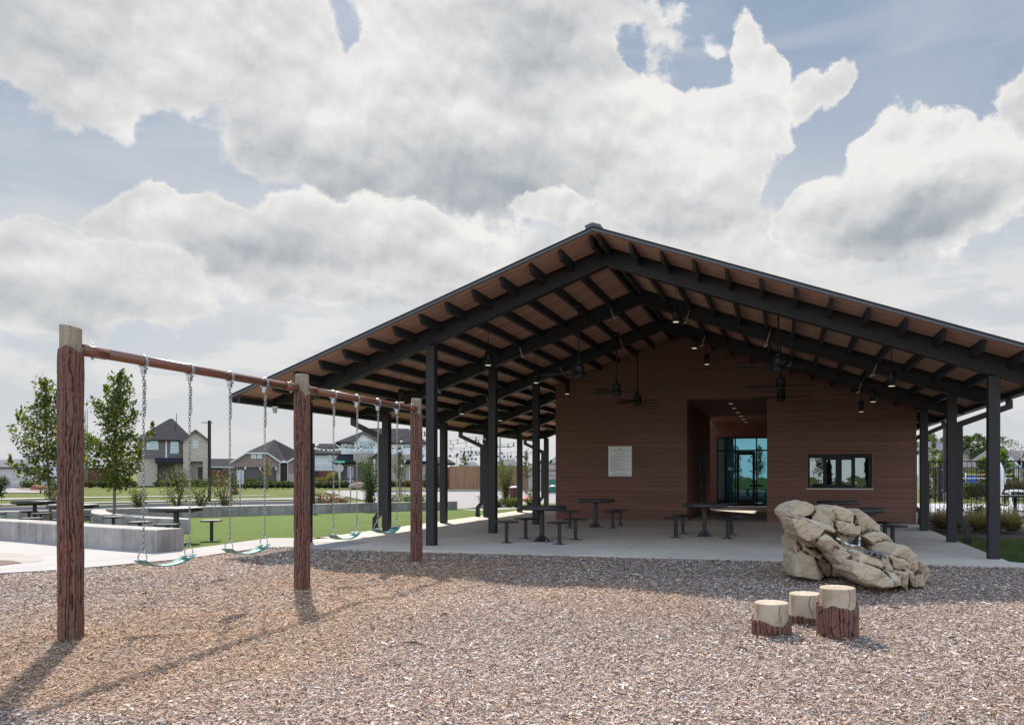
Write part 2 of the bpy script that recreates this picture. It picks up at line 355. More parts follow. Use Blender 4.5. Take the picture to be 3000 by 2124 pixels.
def glass_mat(name, tint, fac, back=(.012, .016, .018), wav=.0):
    m = bpy.data.materials.new(name); m.use_nodes = True; g = NT(m.node_tree); g.n.clear()
    out = g.new('ShaderNodeOutputMaterial'); gl = g.new('ShaderNodeBsdfGlossy'); gl.inputs['Color'].default_value = (*tint, 1); gl.inputs['Roughness'].default_value = .015
    df = g.new('ShaderNodeBsdfDiffuse'); df.inputs['Color'].default_value = (*back, 1)
    mx = g.new('ShaderNodeMixShader'); mx.inputs[0].default_value = fac; g.l.new(df.outputs[0], mx.inputs[1]); g.l.new(gl.outputs[0], mx.inputs[2]); g.l.new(mx.outputs[0], out.inputs[0])
    if wav:
        b = g.new('ShaderNodeBump'); b.inputs['Distance'].default_value = wav; tc = g.new('ShaderNodeTexCoord').outputs['Object']
        g.put(b.inputs['Height'], g.noise(tc, 1.8, 2, .5)); g.l.new(b.outputs[0], gl.inputs['Normal'])
    return m
M['glass'] = glass_mat('reflective_teal_glass', (.09, .22, .26), .75, wav=.0012)
M['glass_hatch'] = glass_mat('reflective_window_glass', (.20, .235, .235), .7, wav=.0030)
M['glass_house'] = glass_mat('house_window_glass', (.30, .42, .46), .42, (.05, .065, .07))

# concrete with form stains
def concrete(name, c, joint=None, stain=.18, bump=.002):
    m = bpy.data.materials.new(name); m.use_nodes = True; g = NT(m.node_tree); p = g.n['Principled BSDF']; p.inputs['Roughness'].default_value = .82
    tc = g.new('ShaderNodeTexCoord').outputs['Object']
    a = g.noise(tc, .55, 5, .6, .5); b = g.noise(tc, 5, 6, .7); s = g.noise(g.mapping(tc, scale=(3, 3, .25)), 2, 4, .6); br = g.noise(g.mapping(tc, scale=(.15, 1.3, 1)), 1.6, 4, .6)
    k = g.math('ADD', 1.0, g.math('MULTIPLY', g.math('SUBTRACT', a, .5), stain * 1.6)); k = g.math('ADD', k, g.math('MULTIPLY', g.math('SUBTRACT', b, .5), stain * .8))
    k = g.math('ADD', k, g.math('MULTIPLY', g.math('SUBTRACT', s, .5), stain * (1.6 if joint == 'wall' else .3))); k = g.math('ADD', k, g.math('MULTIPLY', g.math('SUBTRACT', br, .5), stain * .9))
    cc = g.new('ShaderNodeCombineXYZ'); [g.put(cc.inputs[i], k) for i in range(3)]
    col = g.mix(1.0, (*c, 1), cc.outputs[0], 'MULTIPLY')
    if joint != 'wall':
        col = g.mix(g.math('MULTIPLY', g.step(g.noise(tc, .9, 4, .6, 1.0), .60, .72), .35), col, (c[0] * .72, c[1] * .66, c[2] * .58, 1))
    g.put(p.inputs['Base Color'], col)
    bm = g.new('ShaderNodeBump'); bm.inputs['Distance'].default_value = bump; g.put(bm.inputs['Height'], g.noise(tc, 60, 5, .7)); g.l.new(bm.outputs[0], p.inputs['Normal'])
    return m
M['slab'] = concrete('broom_finished_concrete', (.52, .445, .37), stain=.38)
M['path'] = concrete('pale_path_concrete', (.315, .285, .268), stain=.10)
M['wallconc'] = concrete('cast_concrete', (.285, .255, .233), 'wall', .95)
M['wallconc_top'] = M['wallconc']
M['road'] = concrete('road_concrete', (.185, .168, .165), stain=.1)
M['kerb'] = concrete('kerb_concrete', (.21, .19, .18), 'wall', .25)
M['deckconc'] = concrete('pool_deck_concrete', (.34, .32, .325), stain=.08)

# ================================================================ GROUND
def sheet(name, poly, z, m, thick=.0, grid=None):
    b = MB()
    if thick: b.prism([(x, y, z) for x, y in poly], (0, 0, -thick))
    else:
        area = sum(poly[i][0] * poly[(i + 1) % len(poly)][1] - poly[(i + 1) % len(poly)][0] * poly[i][1] for i in range(len(poly)))
        if area < 0: poly = poly[::-1]
        b.add([(x, y, z) for x, y in poly], [tuple(range(len(poly)))])
    o = b.build(name, m); return tag(o, kind='structure')

def grass_mat(name, a, b, c, sc=1.0, bump=.03):
    m = bpy.data.materials.new(name); m.use_nodes = True; g = NT(m.node_tree); p = g.n['Principled BSDF']; p.inputs['Roughness'].default_value = .9; p.inputs['Specular IOR Level'].default_value = .15
    tc = g.new('ShaderNodeTexCoord').outputs['Object']
    n = g.noise(tc, .35 * sc, 5, .65, .6); f = g.noise(tc, 6 * sc, 6, .8); ff = g.noise(tc, 70 * sc, 3, .8)
    col = g.mix(g.step(n, .35, .68), (*a, 1), (*b, 1)); col = g.mix(g.math('MULTIPLY', g.step(f, .42, .66), .8), col, (*c, 1))
    k = g.math('ADD', .55, g.math('MULTIPLY', ff, .9)); cc = g.new('ShaderNodeCombineXYZ'); [g.put(cc.inputs[i], k) for i in range(3)]
    g.put(p.inputs['Base Color'], g.mix(1.0, col, cc.outputs[0], 'MULTIPLY'))
    bm = g.new('ShaderNodeBump'); bm.inputs['Distance'].default_value = bump; g.put(bm.inputs['Height'], g.math('ADD', ff, g.math('MULTIPLY', f, .6))); g.l.new(bm.outputs[0], p.inputs['Normal'])
    return m
M['lawn'] = grass_mat('lawn_grass', (.090, .108, .015), (.125, .135, .022), (.058, .082, .012))
M['lawn_right'] = grass_mat('patchy_lawn', (.065, .105, .022), (.13, .12, .045), (.05, .085, .016), 2.2)
M['turf'] = grass_mat('artificial_turf', (.095, .140, .020), (.115, .158, .028), (.062, .105, .013), 1.3, .016)
M['bed'] = mat('dark_bark_mulch', (.055, .035, .026), .95, var=.6, vscale=14, bump=.03, bscale=30)
M['bed_red'] = mat('reddish_mulch', (.17, .10, .07), .95, var=.5, vscale=10, bump=.03, bscale=20)

# the wide ground, reaching the horizon
# edge between playground and paving, read off the photograph
EDGE = [(-60, 8.0)] + [(-14.5, 9.9)] + [G(x, y) for x, y in ((-260, 1697), (0, 1678), (176, 1668), (317, 1656), (460, 1643), (569, 1632), (656, 1619), (735, 1608), (783, 1602.5), (848, 1601.5))] + [UV(-8.6, 13.88), UV(-6.5, 13.88), UV(4.35, 13.93)] + [(30, 5.5)]
EX = np.array([p[0] for p in EDGE]); EY = np.array([p[1] for p in EDGE])
def edge_y(x): return np.interp(x, EX, EY)
def build_lawn():
    b = MB(); q = lambda x0, x1, y0, y1: b.add([(x0, y0, -.11), (x1, y0, -.11), (x1, y1, -.11), (x0, y1, -.11)], [(0, 1, 2, 3)])
    q(-900, 900, -260, -5.5); xs = np.linspace(-15.5, 15.5, 400); y = -5.5
    while y < 13.5:                                  # left open where the playground lies
        ok = xs[edge_y(xs) > y + .5 + .05]; xl, xr = (ok.min(), ok.max()) if len(ok) else (0, 0)
        if len(ok): q(-900, xl, y, y + .5); q(xr, 900, y, y + .5)
        else: q(-900, 900, y, y + .5)
        y += .5
    q(-900, 900, y, 1500); tag(b.build('lawn', M['lawn']), kind='structure')
build_lawn()

PITS = [(UV(-5.85, v), .055) for v in (6.55, 7.8, 9.85, 11.05)]
def mulch_h(x, y):
    """height of the wood-chip surface: scuffed hollows under the swings, low mounds between"""
    x = np.asarray(x, float); y = np.asarray(y, float); h = np.full(x.shape, -.035)
    u = x * cT + y * sT; v = -x * sT + y * cT
    for c in (6.57, 7.78, 9.85, 11.06):
        d = ((u + 5.9) / 1.15) ** 2 + ((v - c) / .42) ** 2; h -= .085 * np.exp(-d * 1.2)
        d2 = ((abs(u + 5.9) - 1.5) / .45) ** 2 + ((v - c) / .6) ** 2; h += .05 * np.exp(-d2)
    for px, py, rr in ((2260, 1850, .26), (2360, 1822, .25), (2453, 1862, .27), (2400, 1690, .7), (2560, 1712, .6)):      # chips banked up round stumps and rock
        gx, gy = G(px, py); h += .018 * np.exp(-(((x - gx) ** 2 + (y - gy) ** 2) / rr ** 2) ** 2)
    for c in (5.5, 8.8, 12.1): h += .05 * np.exp(-(((u + 5.88) / .5) ** 2 + ((v - c) / .35) ** 2))
    h += .030 * np.sin(x * 1.13 + .7 * np.sin(y * .9)) * np.sin(y * 1.37 + x * .3) + .012 * np.sin(x * 3.1 + 1) * np.sin(y * 2.7 + .5 * x)
    k = np.clip((edge_y(x) - y) / .8, 0, 1); k = k * k * (3 - 2 * k)      # settles level along the paving
    return np.maximum(-.035 * (1 - k) + h * k, -.20)
def build_mulch():
    xs = np.linspace(-16, 16, 380); ys = np.linspace(-6, 17.5, 300)
    X, Y = np.meshgrid(xs, ys); Z = mulch_h(X, Y)
    V = np.stack([X, Y, Z], -1).reshape(-1, 3); n = len(xs)
    i = np.arange((len(ys) - 1) * n).reshape(len(ys) - 1, n)[:, :-1].ravel()
    F = np.stack([i, i + 1, i + n + 1, i + n], 1)
    cx = V[F[:, 0], 0]; cy = V[F[:, 0], 1]; F = F[cy < edge_y(cx) + .25]
    m = bpy.data.materials.new('wood_chip_bed'); m.use_nodes = True; g = NT(m.node_tree); p = g.n['Principled BSDF']; p.inputs['Roughness'].default_value = .95
    tc = g.new('ShaderNodeTexCoord').outputs['Object']; vo = g.new('ShaderNodeTexVoronoi'); vo.inputs['Scale'].default_value = 60; g.put(vo.inputs['Vector'], tc)
    col = g.ramp(vo.outputs['Color'], [(0, (.06, .042, .034)), (.5, (.20, .145, .115)), (.8, (.34, .27, .23)), (1, (.46, .39, .35))]); g.put(p.inputs['Base Color'], col)
    bm = g.new('ShaderNodeBump'); bm.inputs['Distance'].default_value = .02; g.put(bm.inputs['Height'], vo.outputs['Distance']); g.l.new(bm.outputs[0], p.inputs['Normal'])
    tag(raw_mesh('playground_surface', V, F, m, smooth=True), kind='structure')
build_mulch()

def build_chips():
    r = np.random.default_rng(3)
    bands = [(3.6, 6.2, 17500, .76), (6.2, 9.0, 9500, .88), (9.0, 12.5, 4600, 1.1), (12.5, 17.2, 2000, 1.5)]
    P = []; SC = []
    for y0, y1, den, sc in bands:
        xl0, xr0 = -.77 * y1 - 2.6, .60 * y1 + 2.6
        n = int(den * (y1 - y0) * (xr0 - xl0)); x = r.uniform(xl0, xr0, n); y = r.uniform(y0, y1, n)
        ok = (x > -.77 * y - 2.6) & (x < .60 * y + 2.6) & (y < edge_y(x) - .01)
        P.append(np.stack([x[ok], y[ok]], 1)); SC.append(np.full(ok.sum(), sc))
    # a few strays on the paving edge
    P = np.concatenate(P); sc = np.concatenate(SC); n = len(P)
    h = mulch_h(P[:, 0], P[:, 1]); e = .03
    gx = (mulch_h(P[:, 0] + e, P[:, 1]) - h) / e; gy = (mulch_h(P[:, 0], P[:, 1] + e) - h) / e
    L = r.gamma(2.0, .0105, n).clip(.007, .12) * sc; Wd = L * r.uniform(.10, .42, n); Wd = Wd.clip(.0028, .017) * np.where(r.random(n) < .25, .5, 1)
    big = r.random(n) < .012; L[big] *= 1.9; Wd[big] *= 1.3
    az = r.uniform(0, 2 * PI, n); pit = r.normal(0, .20, n); rol = r.normal(0, .38, n)
    a = np.stack([np.cos(az) * np.cos(pit), np.sin(az) * np.cos(pit), np.sin(pit) + gx * np.cos(az) + gy * np.sin(az)], 1)
    b = np.stack([-np.sin(az) * np.cos(rol), np.cos(az) * np.cos(rol), np.sin(rol) - gx * np.sin(az) + gy * np.cos(az)], 1)
    c = np.stack([P[:, 0], P[:, 1], h + r.uniform(.002, .026, n)], 1)
    bend = np.cross(a, b); k = r.normal(0, .12, n)
    def pt(s, t, q): return c + a * (L * s / 2)[:, None] + b * (Wd * t / 2)[:, None] + bend * (L * q)[:, None]
    j = lambda lo, hi: r.uniform(lo, hi, n)
    V = np.stack([pt(-j(.8, 1), -j(.3, 1), 0 * k), pt(j(-.1, .2), -j(.8, 1.2), k * .6), pt(j(.8, 1), -j(.2, .9), 0 * k),
                  pt(j(.75, 1), j(.3, 1), 0 * k), pt(j(-.2, .1), j(.8, 1.2), k * .6), pt(-j(.8, 1), j(.2, .9), 0 * k)], 1).reshape(-1, 3)
    i = np.arange(n) * 6; F = np.concatenate([np.stack([i, i + 1, i + 4, i + 5], 1), np.stack([i + 1, i + 2, i + 3, i + 4], 1)])
    pal = np.array([[.52, .42, .37], [.60, .53, .49], [.42, .34, .31], [.44, .28, .18], [.30, .15, .08], [.25, .195, .18], [.10, .065, .05], [.70, .65, .62]])
    wts = np.array([.21, .13, .18, .12, .07, .15, .10, .04])
    ci = r.choice(8, n, p=wts)
    # scuffed, fresher wood under the swings and in loose patches
    u = P[:, 0] * cT + P[:, 1] * sT; v = -P[:, 0] * sT + P[:, 1] * cT
    fr = 1.35 * np.exp(-((u + 5.5) / 1.7) ** 2) * (v > 4) * (v < 12.6) + .6 * np.clip((np.sin(P[:, 0] * .9 + 1.2) * np.sin(P[:, 1] * .8 + .4 * P[:, 0]) - .35) * 2.5, 0, 1)
    sw = r.random(n) < np.clip(fr, 0, 1) * .42; ci[sw] = r.choice([3, 4, 0, 3], sw.sum())
    fr2 = np.clip(fr, 0, 1)[:, None]; base_c = pal[ci] * (1 - .5 * fr2) + np.array([.50, .31, .18]) * .5 * fr2
    damp = .5 + .5 * np.sin(P[:, 0] * .6 + 2 * np.sin(P[:, 1] * .35)) * np.sin(P[:, 1] * .9 + P[:, 0] * .25)
    C = base_c * np.array([1.03, .985, .93]) * (1.0 - .19 * damp[:, None]) * r.uniform(.78, 1.18, n)[:, None] * (1 + r.normal(0, .04, (n, 3)))
    m = bpy.data.materials.new('wood_chips'); m.use_nodes = True; g = NT(m.node_tree); p = g.n['Principled BSDF']; p.inputs['Roughness'].default_value = .8; p.inputs['Specular IOR Level'].default_value = .25
    g.put(p.inputs['Base Color'], g.new('ShaderNodeAttribute', attribute_name='Col').outputs['Color'])
    o = raw_mesh('wood_chips', V, F, m, cols=np.repeat(C, 6, 0)); tag(o, 'loose shredded wood chips, tan grey and orange, covering the playground', 'wood chips', kind='stuff')
    # soft patches: chips lie darker where damp, paler where dry and scuffed
def litter():
    r = random.Random(8); g0 = 'dark debris scattered on the wood chips'
    spots = [(1410, 1667, .05), (1020, 1640, .06), (2132, 1640, .05), (2186, 1725, .05), (760, 1648, .05), (2490, 1692, .06), (2110, 1648, .045), (640, 1700, .05), (1300, 1800, .05), (2170, 1892, .06)]
    for i, (px, py, sz) in enumerate(spots):
        x, y = G(px, py); z = float(mulch_h(np.array([x]), np.array([y]))[0]) + .015; bm = bmesh.new(); bmesh.ops.create_icosphere(bm, subdivisions=2, radius=1)
        for v in bm.verts: n_ = 1 + .5 * noise.noise(v.co * 2.5 + Vector((i * 9, 0, 0))); v.co = Vector((v.co.x * n_ * sz, v.co.y * n_ * sz * .7, v.co.z * n_ * sz * .35))
        me = bpy.data.meshes.new('bark_lump'); bm.to_mesh(me); bm.free(); me.materials.append(M['bed']); o = bpy.data.objects.new('bark_lump', me); COL.objects.link(o); o.location = (x, y, z)
        tag(o, 'dark bark lump on the wood chips ' + ('just in front of the paving near the rock', 'under the end swing post shadow edge', 'in the roof shadow, centre right', 'beside the shortest stump, in the shade', 'below the second swing seat', 'between the tallest stump and the rock', 'in the roof shadow, left of the rock', 'in the sun between the first two posts', 'on the open foreground, near the centre', 'in the sun below and left of the stumps')[i], 'bark lump', g0)
    for i, (x0, y0, x1, y1) in enumerate(((617, 1703, 668, 1697), (2600, 1765, 2650, 1778), (1180, 1870, 1245, 1882))):
        a = G(x0, y0); c = G(x1, y1); z = float(mulch_h(np.array([a[0]]), np.array([a[1]]))[0]) + .02; m_ = ((a[0] + c[0]) / 2 + .02, (a[1] + c[1]) / 2)
        b = MB(); b.tube([(0, 0, 0), (m_[0] - a[0], m_[1] - a[1], .012), (c[0] - a[0], c[1] - a[1], .004)], [.006, .008, .004], 6); o = b.build('twig', M['bed']); o.location = (*a, z)
        tag(o, ('thin dark twig on the chips below the first two swings', 'thin twig on the chips right of the tallest stump', 'thin dark twig on the open chips in the middle foreground')[i], 'twig')
build_chips()
litter()

# paving
b_ = [(-60, 11.5), (-60, 8.0)]
path = [EDGE[0]] + EDGE[1:-3] + [UV(-8.6, 13.88), UV(-8.6, 15.4)] + [UV(-10.34, 15.4), UV(-10.34, 16.35)] + [G(x, y) for x, y in ((974, 1575), (791, 1575.5), (600, 1601), (518, 1612), (459, 1617))] + [(-10.75, 16.9), (-12.93, 18.3), (-20, 21), (-60, 30)]
sheet('path', [p for p in path], .0, M['path'], .06)
def uvpoly(l): return [UV(*p) for p in l]
sheet('patio_slab', uvpoly([(-8.597, 13.88), (4.35, 13.93), (3.62, 14.6), (3.64, 19.8), (3.72, 24.6), (3.72, 38), (-10.34, 38), (-10.34, 15.403), (-8.597, 15.403)]), -.002, M['slab'], .09)
def joints():
    b = MB()
    def ln(p, q, w=.007, z=.0012, name=None):
        p = Vector((*p, z)); q = Vector((*q, z)); t = (q - p).normalized(); s = Vector((-t.y, t.x, 0)) * w / 2; b.add([p - s, q - s, q + s, p + s], [(0, 1, 2, 3)])
    for v in (18.3, 22.6): ln(UV(-10.3, v), UV(3.6, v))
    ln(UV(-2.93, 13.95), UV(-2.93, 24.8)); ln(UV(-6.95, 15.0), UV(-10.2, 15.0)); ln(UV(-2.9, 24.9), UV(-2.4, 36))
    ln(UV(-7.4, 15.1), UV(-7.4, 24.0))
    for a, c in (((-11.2, 10.9), (-9.3, 15.2)), ((-13.3, 11.6), (-12.4, 15.6)), ((-8.9, 11.9), (-7.2, 15.1)), ((-16, 10.6), (-15, 18))): ln(a, c, .010)
    tag(b.build('paving_joints', mat('dark_joint', (.10, .09, .08), .9)), kind='structure')  # dark joint lines laid just above the paving
joints()
# ribbed paver patch and mulch pocket at the far left of the path
c0 = G(20, 1632)
sheet('paver_patch', [G(x, y) for x, y in ((-140, 1618), (0, 1619), (60, 1623), (112, 1631), (127, 1638), (118, 1644), (70, 1648), (0, 1646), (-140, 1644))], .004, planks_mat('ribbed_pavers', (.25, .215, .19), (.30, .265, .235), 1, .10, (2, 2, 2), .02, dark=.75))
sheet('mulch_pocket', [G(x, y) for x, y in ((-140, 1641), (0, 1641.5), (34, 1643), (66, 1649), (40, 1652), (0, 1656.5), (-140, 1670))], .008, M['bed_red'])

# artificial turf between the seat walls and the patio
turf = [UV(-10.345, 38), UV(-10.345, 16.36)] + [G(x, y) for x, y in ((974, 1575), (791, 1575.5), (600, 1601), (518, 1612), (459, 1617))] + [(-10.75, 16.95), (-12.93, 18.4), (-22, 21.5), (-30, 27.5), (-13.5, 28.1), (-10.4, 29.8), (-6.6, 32.5), (-5.0, 33.6), (-2.4, 40), (1.3, 41.5)]
sheet('turf', turf, -.012, M['turf'], .03)

# ================================================================ PAVILION (local frame: x = u, y = v)
V0, BAY = 15.034, 3.532
UO, UI, UR = -9.90, -7.00, 3.4726
RU, HT, ML, MR = -3.3137, 5.8765, .3738, .3414          # ridge position, roof top height, slopes
DT = .062                                                # thickness of roof build-up
VF, VB = 13.84, 33.9; EL, ER = -10.83, 4.58
def roof_h(u): return HT - (ML * (RU - u) if u < RU else MR * (u - RU))
def A(px, py, v):
    k = (px - CX) / FPX; u = (k * v * cT + v * sT) / (cT - k * sT); Z = u * sT + v * cT
    return u, EYE - (py - YH) / FPX * Z

pav = thing('pavilion', 'large gabled open pavilion with charcoal steel frame, wooden soffit and red-brown clubhouse walls', 'pavilion', (0, 0, 0), TH)
def slope_prism(b, u0, u1, top, bot, v0, v1):
    """strip following the roof plane between u0 and u1; top/bot = offsets below roof top"""
    P = [(u0, v0, roof_h(u0) - top), (u1, v0, roof_h(u1) - top), (u1, v0, roof_h(u1) - bot), (u0, v0, roof_h(u0) - bot)]
    b.prism(P, (0, v1 - v0, 0))
b = MB()
for u0, u1 in ((EL, RU), (RU, ER)): slope_prism(b, u0, u1, .030, DT, VF + .03, VB)
b.build('soffit', M['soffit'], pav)
b = MB()
for u0, u1 in ((EL - .02, RU), (RU, ER + .02)): slope_prism(b, u0, u1, .0, .028, VF - .03, VB + .02)
b.build('roof', M['shingle'], pav)
b = MB()
for v in (VF, VB):
    b = MB()
    for u0, u1 in ((EL, RU), (RU, ER)): slope_prism(b, u0, u1, .0285, DT + .012, v - .02, v + .028)
    b.build('fascia', M['fascia'], pav)
b = MB()      # ridge vent cap
P = [(RU - .14, 0, HT - .045), (RU - .16, 0, HT + .02), (RU - .02, 0, HT + .07), (RU + .13, 0, HT + .025), (RU + .14, 0, HT - .04)]
b.prism([(p[0], VF - .01, p[2]) for p in P], (0, VB - VF - .3, 0)); b.build('ridge_cap', M['fascia'], pav)
# eaves: rim channel and gutter
for u, s in ((EL, -1), (ER, 1)):
    h = roof_h(u); b = MB()
    b.bx(min(u - s * .16, u - s * .10), max(u - s * .16, u - s * .10), VF + .05, VB - .05, h - .165, h - DT)
    b.bx(min(u - s * .10, u), max(u - s * .10, u), VF + .05, VB - .05, h - .165, h - .15)
    b.build('rim_channel', M['steel'], pav)
    g = MB(); P = [(u - s * .02, 0, h - .17), (u + s * .055, 0, h - .155), (u + s * .075, 0, h - .035), (u + s * .062, 0, h - .035), (u + s * .045, 0, h - .145), (u - s * .02, 0, h - .155)]
    g.prism([(p[0], VF + .0, p[2]) for p in P], (0, VB - VF, 0)); g.bx(min(u - s * .02, u + s * .06), max(u - s * .02, u + s * .06), VF - .004, VF + .004, h - .165, h - .04)
    g.build('gutter', M['fascia'], pav)
# steel frames
def frame(v, ulo=None, uhi=None):
    b = MB(); ulo = EL + .17 if ulo is None else ulo; uhi = ER - .17 if uhi is None else uhi
    top = lambda u: roof_h(u) - DT - .003
    bot = lambda u: max(HT - .412 - (ML * (RU - u) if u < RU else MR * (u - RU)), 2.97 if u < RU else 2.98)
    us = sorted(set([ulo, uhi] + [u for u in (RU, RU - (HT - .412 - 2.97) / ML, RU + (HT - .412 - 2.98) / MR) if ulo < u < uhi]))
    T = [(u, v - .04, top(u)) for u in us]; B = [(u, v - .04, bot(u)) for u in us]
    for i in range(len(us) - 1):
        b.prism([T[i], T[i + 1], B[i + 1], B[i]], (0, .08, 0))
        for (a, c, t) in ((B[i], B[i + 1], .022), (T[i], T[i + 1], -.02)):
            b.prism([(a[0], v - .10, a[2]), (c[0], v - .10, c[2]), (c[0], v - .10, c[2] + t), (a[0], v - .10, a[2] + t)], (0, .20, 0))
    return b.build('frame_beam', M['steel'], pav)
WV = 24.85; WL, WR = -7.19, 3.69
for i in range(6):
    v = V0 + BAY * i
    if i < 3: frame(v)
    else: frame(v, None, WL - .01); frame(v, WR + .01, None)
# purlins
LP = [-10.05, -9.50, -8.95, -8.42, -7.88, -7.33, -6.78, -6.24, -5.69, -5.13, -4.56, -3.99, -3.41]
RP = [-3.25, -2.68, -2.12, -1.55, -.98, -.40, .18, .76, 1.35, 1.94, 2.52, 3.11, 3.70]
for u in LP + RP:
    b = MB(); h = roof_h(u) - DT - .002; w = .030; sl_ = -ML if u > RU else 1
    k = (ML if u < RU else -MR)
    vb = WV - .01 if WL < u < WR else VB - .1
    P = [(u - w, 0, h - k * w), (u + w, 0, h + k * w), (u + w + .0, 0, h + k * w - .165), (u - w, 0, h - k * w - .165)]
    b.add([(P[j][0], VF + (.30 if j > 1 else .17), P[j][2]) for j in range(4)] + [(P[j][0], vb, P[j][2]) for j in range(4)],
          [(0, 1, 2, 3), (7, 6, 5, 4), (1, 0, 4, 5), (2, 1, 5, 6), (3, 2, 6, 7), (0, 3, 7, 4)])
    b.build('purlin', M['steel'], pav)
# columns
def column(u, v):
    b = MB(); t = roof_h(u) - DT - .36; b.bx(u - .093, u + .093, v - .093, v + .093, -.001, t)
    b.build('column', M['steel'], pav, bevel=.012)
for i in range(6): column(UO, V0 + BAY * i)
for i in range(3): column(UI, V0 + BAY * i)
for i in range(3): column(UR, V0 + BAY * i)
# downspouts: drop from the gutter, run in to the column, kick out at the foot
def downspout(u, v, s, ue, w=.062):
    b = MB(); uc = u + s * (.093 + w + .004); h = roof_h(ue) - .16; e = ue + s * .02
    P = [(e, h), (e, h - .14), (uc, h - .50), (uc, .48), (uc + s * .16, .30), (uc + s * .16, .03)]
    nn = []
    for i in range(len(P) - 1): d = Vector((P[i + 1][0] - P[i][0], P[i + 1][1] - P[i][1])).normalized(); nn.append(Vector((-d.y, d.x)))
    off = []                                     # mitred offsets keep the same width round every bend
    for i in range(len(P)):
        a = nn[max(i - 1, 0)]; c = nn[min(i, len(nn) - 1)]; m_ = (a + c).normalized(); off.append(m_ * (w / max(m_.dot(a), .4)))
    for i in range(len(P) - 1):
        q = [(P[i][0] + off[i].x, P[i][1] + off[i].y), (P[i][0] - off[i].x, P[i][1] - off[i].y), (P[i + 1][0] - off[i + 1].x, P[i + 1][1] - off[i + 1].y), (P[i + 1][0] + off[i + 1].x, P[i + 1][1] + off[i + 1].y)]
        b.prism([(x, v - .045, z) for x, z in q], (0, .09, 0))
    o = b.build('downspout', M['steel'], pav)
    k = MB(); k.bx(uc + s * .16 - w - .006, uc + s * .16 + w + .006, v - .055, v + .055, -.02, .085); k.build('drain_boot', M['black'], o)
    return o
for i in (1, 3, 5): downspout(UO, V0 + BAY * i, -1, EL)
downspout(UR, V0 + BAY + .02, 1, ER); downspout(WR - .06, 25.75, 1, ER)

# walls -------------------------------------------------------------
PU0, PU1, PH = -2.95, -.525, 3.775
WZ0, WZ1 = 1.035, 2.06; WU0, WU1 = .665, 2.485
def wall_piece(b, u0, u1, z0, z1=None, v0=WV, v1=WV + .2):
    us = [u0] + ([RU] if u0 < RU < u1 else []) + [u1]
    top = [(u, v0, (roof_h(u) - DT - .004) if z1 is None else z1) for u in us]
    b.prism([(u0, v0, z0), (u1, v0, z0)] + top[::-1], (0, v1 - v0, 0))
b = MB(); wall_piece(b, WL, PU0, 0, v0=WV - .006); wall_piece(b, PU0, PU1, PH)
wall_piece(b, PU1, WU0, 0, v0=WV - .004); wall_piece(b, WU0, WU1, 0, WZ0, v0=WV - .004); wall_piece(b, WU0, WU1, WZ1, v0=WV - .004); wall_piece(b, WU1, WR, 0, v0=WV - .004)
b.build('front_wall', M['clad'], pav)
b = MB(); b.bx(WL, WL + .2, WV + .2, 32.8, 0, roof_h(WL) - DT - .01); b.bx(WR - .2, WR, WV + .2, 36.5, 0, roof_h(WR) - DT - .01)
b.bx(WL + .2, PU0 - .2, 32.6, 32.8, 0, 4.2); b.bx(PU1 + .2, WR - .2, 36.3, 36.5, 0, 4.2)
b.build('side_wall', M['clad'], pav)
b = MB(); b.bx(PU0 - .2, PU0, WV + .2, 32.8, 0, PH); b.bx(PU1, PU1 + .2, WV + .2, 36.6, 0, PH)
b.bx(PU0 - .2, PU1 + .2, WV + .2, 36.62, PH, PH + .12)
pw = b.build('passage_wall', M['clad'], pav)
for v in (28.6, 30.2):
    d = MB(); d.bx(PU0, PU0 + .03, v, v + .95, 0, 2.3); d.bx(PU0 + .03, PU0 + .036, v + .08, v + .87, .1, 2.2); o = d.build('door', mat('passage_door', (.035, .022, .022), .5), pav)
    d = MB(); d.tube([(PU0 + .07, v + .12, .95), (PU0 + .07, v + .12, 1.25)], .012); d.build('handle', M['galv'], o)
# glazed entrance at the end of the passage
SV = 36.62
def rect(b, x0, y0, x1, y1, v0, v1, v=SV):
    u0, h1 = A(x0, y0, v); u1, h0 = A(x1, y1, v); b.bx(u0, u1, v0, v1, h0, h1)
zx = lambda x: 1980 + x / 3.866
zy = lambda y: 1140 + y / 3.866
uL, hT = A(zx(470), zy(547), SV); hM = A(zx(700), zy(695), SV)[1]
u2, u3, u4, u5 = [A(zx(x), 1300, SV)[0] for x in (673, 684, 902, 917)]; uEnd = .55
b = MB()
b.bx(-6.4, uL, SV, SV + .2, 0, 5.3); b.bx(uL, uEnd + .4, SV, SV + .2, hT, 5.3); b.bx(uEnd, uEnd + .4, SV, SV + .2, 0, hT)  # unseen left run and extra height added to keep sun off the floor
b.bx(-6.4, -6.2, SV + .2, SV + 3, 0, 5.3)
b.build('entrance_wall', M['clad'], pav)
b = MB(); t = .03
for u in (uL, u2, u5 - .01, uEnd): b.bx(u - t, u + t, SV - .02, SV + .06, 0.0, hT)
for h in (.04, hM, hT - .03): b.bx(uL + t, uEnd - t, SV - .018, SV + .058, h - .035, h + .035)
sf = b.build('glazing_frame', M['black'], pav)
gb = MB(); gb.bx(uL, uEnd, SV + .01, SV + .02, .02, hT - .02); gb.build('glass_pane', M['glass'], sf)
b = MB()
d0, d1 = u3 + .02, u4 - .02
for x0, x1, z0, z1 in ((d0, d0 + .11, .03, hM - .04), (d1 - .11, d1, .03, hM - .04), (d0 + .11, d1 - .11, .03, .30), (d0 + .11, d1 - .11, hM - .20, hM - .04)): b.bx(x0, x1, SV - .045, SV - .003, z0, z1)
dr = b.build('glass_door', M['black'], pav)
